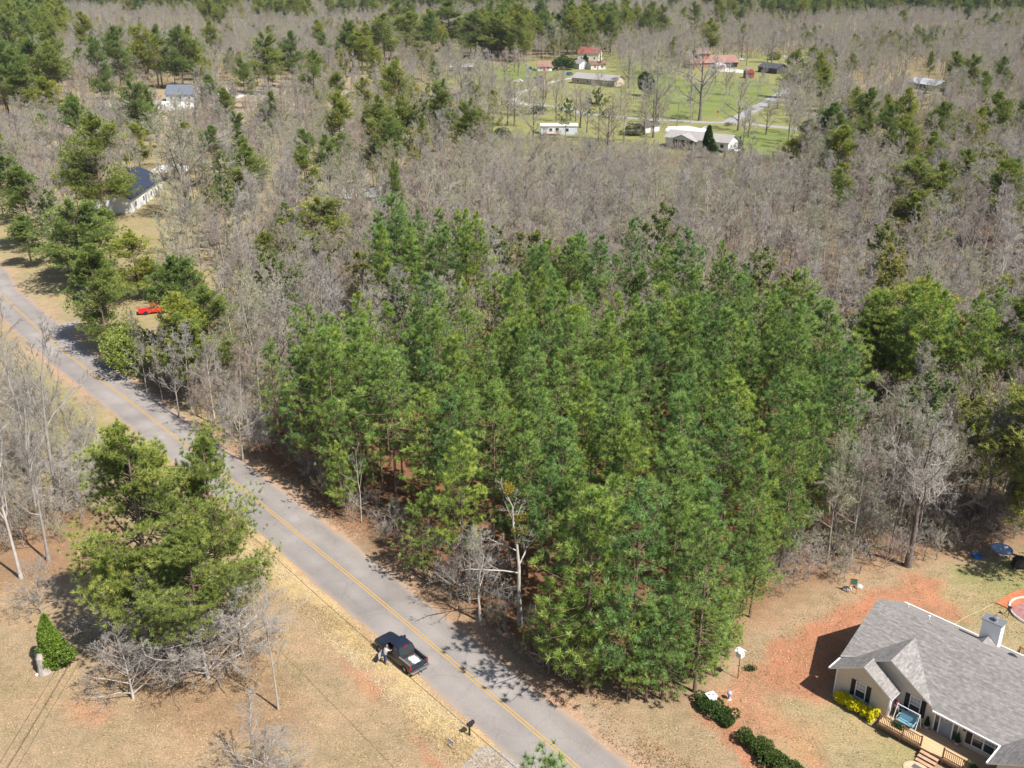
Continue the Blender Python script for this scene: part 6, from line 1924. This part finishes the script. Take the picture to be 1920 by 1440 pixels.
gable_house("dark_shed", "dark board outbuilding with a charcoal roof by the road bend", (1421, 135), (1456, 139), 8.5, 3.0, 2.0, M_darkwall, M_darkroof, windows=1, door=False, gable_wall=None)
rb = thing("garden_shed", "small barn red shed with a rounded grey roof on the lawn", "shed", (*at(1406, 147), 0), 0.1)
k = MB(); k.box(-2.2, 0, 0, 2.2, 4.5, 2.6); k.build("wall", M_redbarn, rb)
k = MB(); k.prism([(-2.4, 2.61), (2.4, 2.61), (2.2, 3.6), (1.3, 4.5), (0, 4.9), (-1.3, 4.5), (-2.2, 3.6)], 'y', -0.15, 4.65); k.cur = 1; k.prism([(-2.1, 2.65), (2.1, 2.65), (1.95, 3.5), (1.2, 4.3), (0, 4.65), (-1.2, 4.3), (-1.95, 3.5)], 'y', -0.22, -0.151); k.build("roof", [M_greyroof, M_redbarn], rb)
k = MB(); k.box(-0.9, -0.06, 0.1, 0.9, -0.004, 2.3); k.build("door", M_darkwall, rb)
gable_house("metal_shed", "open shed with a pale tin roof among the bare trees at right", (1700, 164), (1752, 172), 11.0, 2.8, 1.8, M_darkwall, M_tin, cat="shed", windows=0, door=False)
gable_house("red_roofed_house", "long low house under a bright red roof behind the dark pines", (1640, 297), (1772, 297), 8.0, 2.6, 2.0, M_stone, M_redroof, windows=4)
A, B, Cc = (247, 400), (306, 358), (180, 393)
hs_, ln = gable_house("white_house", "white house with a navy roof behind the huge dark pine", A, B, 11.0, 3.6, 2.6, M_white, M_navy, windows=4, door=True)
gable_house("grey_house", "grey house with dark slate roof beside the bright white pavement", (312, 190), (366, 190), 10.0, 3.2, 3.2, M_greysiding, M_slate, windows=3)
gable_house("slate_roof_house", "house with a blue slate roof at the left edge among grey trees", (62, 240), (128, 240), 9.0, 2.8, 2.6, M_stone, M_slate, windows=3)
gable_house("far_cottage", "small grey cottage far behind the grey house", (333, 122), (360, 122), 8.0, 2.8, 2.0, M_greysiding, M_greyroof, windows=2)
gable_house("hidden_house", "pale house mostly hidden by bare trees behind the left pine clump", (650, 392), (722, 388), 7.0, 2.8, 1.2, M_stone, M_tin, windows=3)
gable_house("low_barn", "long low barn with a cream roof above the orange field", (846, 134), (892, 134), 8.0, 2.6, 1.2, M_darkwall, M_whiteroof, cat="barn", windows=0, door=False)
gable_house("brown_house", "low brown-roofed house beside the orange field", (812, 183), (856, 185), 8.0, 2.2, 1.2, M_darkwall, M_rust, windows=2)
gable_house("red_shed", "tiny red shed beside the tall yard pine", (697, 192), (712, 192), 4.0, 2.2, 1.0, M_redbarn, M_redroof, cat="shed", windows=0)
gable_house("white_shed", "small white shed left of the white ranch house", (1208, 250), (1237, 245), 5.0, 2.4, 0.8, M_white, M_darkroof, cat="shed", windows=1)
gable_house("far_white_house", "white house on the far skyline left of centre", (800, 12), (826, 12), 12.0, 6.0, 4.0, M_white, M_greyroof, windows=4)
gable_house("far_grey_house", "grey-roofed house on the far skyline at the middle", (960, 24), (990, 24), 12.0, 6.0, 4.0, M_greysiding, M_slate, windows=4)
gable_house("far_tan_house", "tan house on the far skyline right of the middle", (1000, 24), (1024, 24), 12.0, 5.0, 4.0, M_creamw, M_greyroof, windows=4)
gable_house("far_brown_house", "brown-roofed house on the far skyline, last to the left", (742, 16), (768, 16), 12.0, 5.0, 4.0, M_creamw, M_rust, windows=3)
cn = thing("carport", "white carport canopy behind the white house with navy roof", "carport", (*at(318, 342), 0), 0.1)
k = MB(); k.prism([(-4.5, 2.7), (4.5, 2.7), (4.2, 3.3), (0, 3.9), (-4.2, 3.3)], 'y', 0, 6.0); k.build("roof", M_whiteroof, cn)
for sx in (-4.3, 4.3):
    for sy in (0.2, 5.8):
        k = MB(); k.box(sx - 0.08, sy - 0.08, 0, sx + 0.08, sy + 0.08, 2.69); k.build("post", M_gray, cn)
jp = thing("junk_pile", "heap of pale boards beside the tin-roofed shed", "junk pile", (*at(1752, 180), 0))
k = MB()
for i in range(22):
    a = rc.uniform(0, 6.28); x_, y_ = rc.normal(0, 1.8), rc.normal(0, 1.2)
    k.tube([(x_, y_, 0.2 + 0.05 * i), (x_ + 1.6 * math.cos(a), y_ + 1.6 * math.sin(a), 0.25 + 0.05 * i)], 0.12, 4)
k.build("boards", M_creamw, jp)

# ------------------------------------------------------------------ parked vehicles far off
def make_car(m, van=False, pickup=False):
    """returns meshes for a simple but complete car; x forward, 4.5 m long"""
    out = []
    k = MB()
    if pickup:
        prof = [(-2.5, 0.35), (2.5, 0.35), (2.55, 0.8), (1.2, 1.0), (0.6, 1.65), (-0.5, 1.7), (-0.62, 1.05), (-0.7, 0.7), (-2.4, 0.7), (-2.4, 1.05), (-2.5, 1.05)]
    elif van:
        prof = [(-2.3, 0.35), (2.2, 0.35), (2.3, 0.8), (1.35, 1.05), (0.6, 1.68), (-1.9, 1.72), (-2.3, 1.0)]
    else:
        prof = [(-2.2, 0.3), (2.2, 0.3), (2.25, 0.7), (1.1, 0.92), (0.4, 1.4), (-0.9, 1.42), (-1.6, 0.98), (-2.25, 0.9)]
    k.prism(prof, 'y', -0.88, 0.88)
    body = k.mesh("body", m)
    top = 1.66 if (van or pickup) else 1.36
    k = MB()
    x0, x1 = (-0.45, 0.5) if pickup else ((-1.85, 0.55) if van else (-1.1, 0.35))
    for s_ in (-1, 1):
        k.prism([(x0 - 0.15, 1.02), (x1 + 0.4, 1.02), (x1, top - 0.08), (x0, top - 0.08)], 'y', s_ * 0.881, s_ * 0.895)
    k.prism([(-0.74, 0.0), (0.74, 0.0), (0.64, 0.01), (-0.64, 0.01)], 'y', 0, 0.01) if False else None
    xa, za, xb, zb = (1.17, 1.03, 0.63, 1.62) if (pickup or van) else (1.07, 0.95, 0.43, 1.37)
    k.slab([(xa + 0.02, -0.76, za + 0.03), (xa + 0.02, 0.76, za + 0.03), (xb + 0.03, 0.68, zb + 0.02), (xb + 0.03, -0.68, zb + 0.02)], 0.015)
    glass = k.mesh("windows", M_darkglass)
    wheels = []
    for x_ in (1.4, -1.4):
        for s_ in (-1, 1):
            q = MB(); n_ = 12
            q.add([(x_ + 0.33 * math.cos(2 * math.pi * i / n_), s_ * yy, 0.33 + 0.33 * math.sin(2 * math.pi * i / n_)) for yy in (0.72, 0.90) for i in range(n_)],
                  [(i, (i + 1) % n_, n_ + (i + 1) % n_, n_ + i) for i in range(n_)] + [tuple(range(n_)), tuple(range(n_, 2 * n_))])
            wheels.append(q.mesh("wheel", M_rubber))
    q = MB(); q.box(2.23, -0.8, 0.55, 2.29, -0.45, 0.72); q.box(2.23, 0.45, 0.55, 2.29, 0.8, 0.72); lamp = q.mesh("headlights", M_white)
    return body, glass, wheels, lamp
def car(label, cat, px, py, rz, col, **kw):
    m = mat("car_paint", col, 0.25, 0.5)
    b_, g_, ws, lamp = make_car(m, **kw)
    o = thing("parked_" + ("pickup" if kw.get("pickup") else "van" if kw.get("van") else "car"), label, cat, (*at(px, py), 0), rz)
    link_mesh("body", b_, o); link_mesh("windows", g_, o)
    for w_ in ws: link_mesh("wheel", w_, o)
    link_mesh("headlights", lamp, o)
    return o
car("blue car parked in the tree shade beside the road bend", "car", 152, 562, -1.2, (0.02, 0.035, 0.09))  # tree shade put into the paint as a darker blue
car("bright red pickup behind the dark roadside pine", "pickup truck", 290, 586, 0.35, (0.60, 0.02, 0.025), pickup=True)
car("small white car parked on the far lawn", "car", 972, 154, 2.9, (0.75, 0.75, 0.75))
car("dark green van parked right of the small white car", "van", 1008, 148, 3.0, (0.02, 0.035, 0.03), van=True)
car("blue pickup parked left of the white cabin", "pickup truck", 995, 131, 3.1, (0.03, 0.09, 0.25), pickup=True)
car("black van parked right of the white cabin", "van", 1042, 132, 2.4, (0.02, 0.02, 0.025), van=True)
car("teal car parked at the end of the loop drive", "car", 1068, 141, 1.0, (0.04, 0.15, 0.20), van=True)
car("silver van under the bare tree by the long red roof", "van", 1622, 308, 0.2, (0.5, 0.5, 0.52), van=True)
car("green truck beside the heap of boards at the tin-roofed shed", "truck", 1776, 180, 0.3, (0.05, 0.14, 0.11), van=True)
car("white car in the clearing behind the bare thicket left of the stand", "car", 590, 606, -0.5, (0.65, 0.65, 0.65))
car("dark car under the pine at the pale lane", "car", 590, 222, 0.1, (0.04, 0.04, 0.05))
car("white car parked far behind the brick house drive", "car", 1392, 113, 0.1, (0.75, 0.75, 0.75))

HOUSE_VIEW = [(1240, 1390, 255, 330), (1000, 1090, 230, 290), (1065, 1175, 140, 185), (1000, 1145, 105, 140), (1415, 1480, 118, 145), (1390, 1420, 130, 160), (1290, 1395, 110, 140), (960, 1080, 140, 152)]
def hides_any(X, Y):
    out = np.zeros(len(X), bool)
    for i, (x, y) in enumerate(zip(X, Y)):
        px, py = to_px(x, y)
        out[i] = any(a < px < b and c < py < d + 12 for a, b, c, d in HOUSE_VIEW)
    return out
# ------------------------------------------------------------------ small village things and shrubs
pl = thing("utility_pole", "thin utility pole standing at the far road by the bare shade tree", "utility pole", (*at(1269, 237), 0))
k = MB(); k.tube([(0, 0, 0), (0.3, 0, 8.5)], [0.16, 0.10], 8); k.build("pole", M_pole, pl)
k = MB(); k.box(-0.6, -0.05, 7.6, 1.0, 0.05, 7.72); k.build("crossarm", M_pole, pl)
ss = thing("road_sign", "small red road sign at the far junction", "sign", (*at(1345, 221), 0))
k = MB(); k.tube([(0, 0, 0), (0, 0, 2.2)], 0.05, 6); k.build("post", M_gray, ss)
k = MB(); k.prism([(0.5 * math.cos(t), 2.3 + 0.5 * math.sin(t)) for t in [math.pi / 8 + i * math.pi / 4 for i in range(8)]], 'y', -0.09, -0.055); k.build("panel", M_redbarn, ss)
tk = MB(); tk.tube([(-1.0, 0, 0.7), (1.0, 0, 0.7)], [0.55, 0.55], 10); tk.box(-0.7, -0.4, 0, -0.5, 0.4, 0.3); tk.box(0.5, -0.4, 0, 0.7, 0.4, 0.3)
o = tk.build("propane_tank", M_white); o.location = (*at(1382, 287), 0); tag(o, "white propane tank beside the clipped conical shrub", "tank")
for (base, top, wpx, lab, m_, cone, nm) in (
    ((1326, 297), 236, 34, "dark conical cedar in front of the white ranch house", M_ever, True, "cedar_tree"),
    ((1386, 279), 256, 12, "small clipped conical shrub at the end of the ranch house", M_ever, True, "shrub"),
    ((1059, 131), 100, 34, "round dark evergreen tree right of the white cabin", M_ever, False, "evergreen_tree"),
    ((1097, 128), 103, 20, "pointed dark evergreen between the cabin and the barn", M_ever, True, "evergreen_tree"),
    ((1186, 254), 232, 34, "rounded dark green shrub left of the white shed", M_ever, False, "shrub"),
    ((945, 262), 236, 34, "dark green shrub clump left of the fallen branches", M_ever, False, "shrub"),
    ((1030, 264), 252, 40, "low dark shrub row in front of the mobile home deck", M_ever, False, "shrub"),
    ((1008, 212), 196, 28, "green bush beside the far road", M_ever, False, "shrub"),
    ((830, 232), 186, 56, "wide yellow-green bush below the orange field, left of two", M_bud, False, "leafing_bush"),
    ((872, 232), 178, 40, "yellow-green bush below the orange field, right of two", M_bud, False, "leafing_bush"),
    ((1436, 303), 289, 58, "low dark shrub bed on the lawn right of the ranch house", M_ever, False, "shrub"),
    ((1365, 236), 228, 16, "small dark bush at the far junction", M_ever, False, "shrub"),
    ((640, 96), 90, 10, "tiny bright green bush by the lane at upper left", M_bud, False, "shrub"),
    ((616, 145), 98, 30, "fresh yellow-green tree by the lane at upper left", M_bud, False, "leafing_tree"),
    ((1455, 112), 92, 24, "pale yellow-green bush at the end of the village road", M_bud, False, "shrub"),
    ((1210, 180), 125, 26, "olive green leafy tree on the far lawn right of the long grey house", M_ever, False, "evergreen_tree"),
    ((1790, 262), 196, 60, "yellow-green leafing tree below the tin-roofed shed", M_bud, False, "leafing_tree"),
    ((1750, 270), 200, 40, "dark evergreen tree left of the yellow-green leafing tree", M_ever, False, "evergreen_tree"),
    ((238, 690), 600, 110, "big rounded olive evergreen overhanging the road verge", M_pine_near, False, "evergreen_tree"),
    ((1905, 960), 855, 44, "bright yellow-green leafing shrub at the right edge above the trampoline", M_bud, False, "leafing_bush"),
):
    x, y = at(*base)
    h = max(height_for(x, y, top), 0.8)
    wm_ = wpx / (FPX / (y * PC + CAM_H * PS)) / 2
    cnt = int(np.clip(h * wm_ * 130, 250, 3200))
    big = max(0.18, min(0.5, h * 0.07))
    if m_ is M_pine_near: big = 0.28; cnt = 4200
    put(nm, lab, "tree" if "tree" in nm else "shrub", bush_meshes(int(base[0]), wm_, wm_, h * 0.5, cnt, 6, big, big * 0.5, m_, lumps=8, cone=cone), x, y, parts=("stem", "foliage"))

# bare shade trees scattered over the lawns and yards
X, Y = jitter_points(-150.0, 260.0, 240.0, 640.0, 20.0, r)
pxy = np.array([to_px(x, y) for x, y in zip(X, Y)])
lawn = in_poly(X, Y, CLEAR[0]) & ~hides_any(X, Y)
for x, y in zip(X[lawn], Y[lawn]):
    if min(seg_dist(np.array([x]), np.array([y]), q)[0] for q in (FAR_ROAD, SIDE_ROAD, LOOP_DRIVE)) < 4: continue
    v = (SHADE + ROUND)[r.integers(0, 7)]
    put("bare_tree", "leafless shade tree scattered over the far green lawns between the houses", "tree", v[:3], x, y, r.uniform(0, 6.28), r.uniform(0.6, 0.95), r.uniform(0.6, 0.9), "shade trees of the far lawns")
# undergrowth: leafless scrub nobody could count
br_src = []
for i, (px, py, lab) in enumerate(((1445, 1075, "low grey bare bush at the corner of the stand by the yard"), (1530, 1040, "low grey bare bush between the stand and the orange frame"), (1640, 1035, "low grey bare bush left of the large spreading bare tree"))):
    o = put("bare_bush", lab, "bush", BRUSH[i][:2], *at(px, py), s=1.0)
    br_src.append([c for c in o.children])
SCRUB = [(poly_px([(1400, 1120), (1470, 1050), (1590, 990), (1640, 900), (1920, 880), (1960, 1000), (1840, 1035), (1760, 1050), (1640, 1075), (1560, 1100), (1470, 1130)]), 1.7, 0.9),
         (poly_px([(480, 835), (560, 895), (640, 965), (740, 1040), (840, 1125), (930, 1200), (1010, 1258), (1100, 1300), (1090, 1255), (960, 1150), (800, 1010), (620, 880), (520, 800)]), 1.5, 0.75),
         (poly_px([(420, 500), (560, 440), (720, 500), (900, 640), (900, 740), (620, 780), (500, 830), (400, 740)]), 2.4, 1.1),
         (poly_px([(-100, 800), (60, 720), (170, 830), (200, 960), (90, 1040), (-100, 1040)]), 1.8, 1.0),
         (poly_px([(250, 720), (330, 790), (420, 850), (500, 900), (500, 800), (430, 740), (330, 680), (260, 670)]), 1.8, 0.9),
         (NEARWOOD, 4.2, 1.25),
         (poly_px([(930, 262), (1490, 306), (1500, 390), (1230, 395), (1120, 365), (930, 360)]), 3.2, 1.3)]
pts = []; scl = []
for poly, sp, sc_ in SCRUB:
    mn, mx = poly.min(0), poly.max(0)
    X, Y = jitter_points(mn[0], mx[0], mn[1], mx[1], sp, r)
    ok = in_poly(X, Y, poly) & (seg_dist(X, Y, ROAD) > 4.6)
    pts += [(x, y, 0) for x, y in zip(X[ok], Y[ok])]; scl += list(np.clip(r.normal(sc_, 0.25, ok.sum()), 0.35, 2) * 0.8)
scatter("underbrush", "grey leafless scrub between the trees and along the woods' edge", pts, scl, r.uniform(0, 6.28, len(pts)), br_src, 4)
print("scrub", len(pts))
# ------------------------------------------------------------------ dry grass, straw and fallen leaves (nobody could count them)
def litter(name, label, polys, per_m2, ln, wd, stops, rough_mask=None, flat=0.5, n=2, seed=1, smax=None):
    rr = np.random.default_rng(seed)
    pts = []
    for poly in polys:
        mn, mx = poly.min(0), poly.max(0)
        cnt = int((mx[0] - mn[0]) * (mx[1] - mn[1]) * per_m2)
        X = rr.uniform(mn[0], mx[0], cnt); Y = rr.uniform(mn[1], mx[1], cnt)
        ok = in_poly(X, Y, poly) & (seg_dist(X, Y, ROAD) > 3.5)
        ok &= rr.random(cnt) < np.clip(0.55 + 0.5 * np.sin(X * 1.3 + Y * 0.7) * np.cos(Y * 1.1 - X * 0.4) + 0.35 * np.sin(X * 0.33 - Y * 0.27), 0.06, 1)
        pts.append(np.stack([X[ok], Y[ok], np.full(ok.sum(), 0.004)], 1))
    C = np.concatenate(pts)
    D = np.stack([rr.normal(0, 1, len(C)), rr.normal(0, 1, len(C)), np.abs(rr.normal(flat, 0.3, len(C)))], 1)
    t = np.clip(0.5 + 0.3 * np.sin(C[:, 0] * 0.5 + C[:, 1] * 0.8) + rr.normal(0, 0.22, len(C)), 0, 1)
    V, F, tt = tri_blades(C, unit(D), t, rr, n, ln, wd, 0.7, 0.15)
    V[:, 2] = np.maximum(V[:, 2], 0.003)
    m = mat(name, stops[0], 0.9, 0.1)
    a = N(m, "ShaderNodeAttribute", attribute_name="tint")
    L(m, ramp(m, a.outputs["Fac"], [(i / (len(stops) - 1), c) for i, c in enumerate(stops)]), m.node_tree.nodes["Principled BSDF"].inputs["Base Color"])
    print(name, len(F))
    return tag(link_mesh(name, np_mesh(name, V, F, m, {"tint": tt})), label, "grass", kind="stuff")
T_ = np.array(ROAD)
def verge(o0, o1, y0, y1):
    A_, B_ = strip(ROAD, o0, o1)
    k = [i for i in range(len(A_)) if y0 < A_[i][1] < y1]
    return np.array([A_[i] for i in k] + [B_[i] for i in reversed(k)])
yl = poly_px([(-60, 1460), (-60, 1130), (60, 1060), (260, 1030), (480, 1010), (560, 1080), (700, 1230), (880, 1420), (930, 1470)])
yr = poly_px([(1180, 1370), (1330, 1330), (1400, 1220), (1560, 1110), (1700, 1060), (1960, 1030), (1990, 1230), (1800, 1160), (1650, 1110), (1530, 1300), (1760, 1470), (1240, 1470)])
left_side = -1 if seg_dist(np.array([strip(ROAD, -6, -5)[0][20][0]]), np.array([strip(ROAD, -6, -5)[0][20][1]]), [at(300, 1000), at(700, 1400)])[0] < seg_dist(np.array([strip(ROAD, 6, 5)[0][20][0]]), np.array([strip(ROAD, 6, 5)[0][20][1]]), [at(300, 1000), at(700, 1400)])[0] else 1
vs = verge(left_side * 3.6, left_side * 6.6, 48, 92)
vr = verge(-left_side * 3.5, -left_side * 6.5, 48, 130)
litter("dry_grass", "short dry grass of the tan yards on both sides of the road", [yl, yr], 22, 0.20, 0.045, [(0.17, 0.15, 0.06), (0.33, 0.245, 0.13), (0.46, 0.34, 0.19), (0.55, 0.42, 0.26)], n=2, seed=31)
litter("straw", "pale straw strewn along the verge beside the pickup", [vs], 110, 0.32, 0.035, [(0.36, 0.235, 0.12), (0.50, 0.385, 0.21), (0.58, 0.46, 0.28), (0.62, 0.52, 0.34)], flat=0.15, n=2, seed=32)
litter("leaf_litter", "fallen brown leaves along the wooded side of the road", [vr], 40, 0.16, 0.08, [(0.20, 0.10, 0.05), (0.34, 0.20, 0.11), (0.46, 0.33, 0.20)], flat=0.2, n=2, seed=33)

from collections import Counter
print(Counter(o.name.split(".")[0] for o in bpy.data.objects if o.parent is None).most_common(8))
# ------------------------------------------------------------------ the air between
k = MB(); k.box(-1600, -420, -1.0, 1600, 2650, 60.0)
hz = k.build("haze", [])
tag(hz, kind="stuff")
m = bpy.data.materials.new("haze_air")
m.use_nodes = True
m.node_tree.nodes.clear()
o = m.node_tree.nodes.new("ShaderNodeOutputMaterial")
v = m.node_tree.nodes.new("ShaderNodeVolumePrincipled")
v.inputs["Color"].default_value = (0.74, 0.86, 1.0, 1)
v.inputs["Density"].default_value = 0.00004
v.inputs["Anisotropy"].default_value = 0.0
m.node_tree.links.new(v.outputs[0], o.inputs["Volume"])
hz.data.materials.append(m)
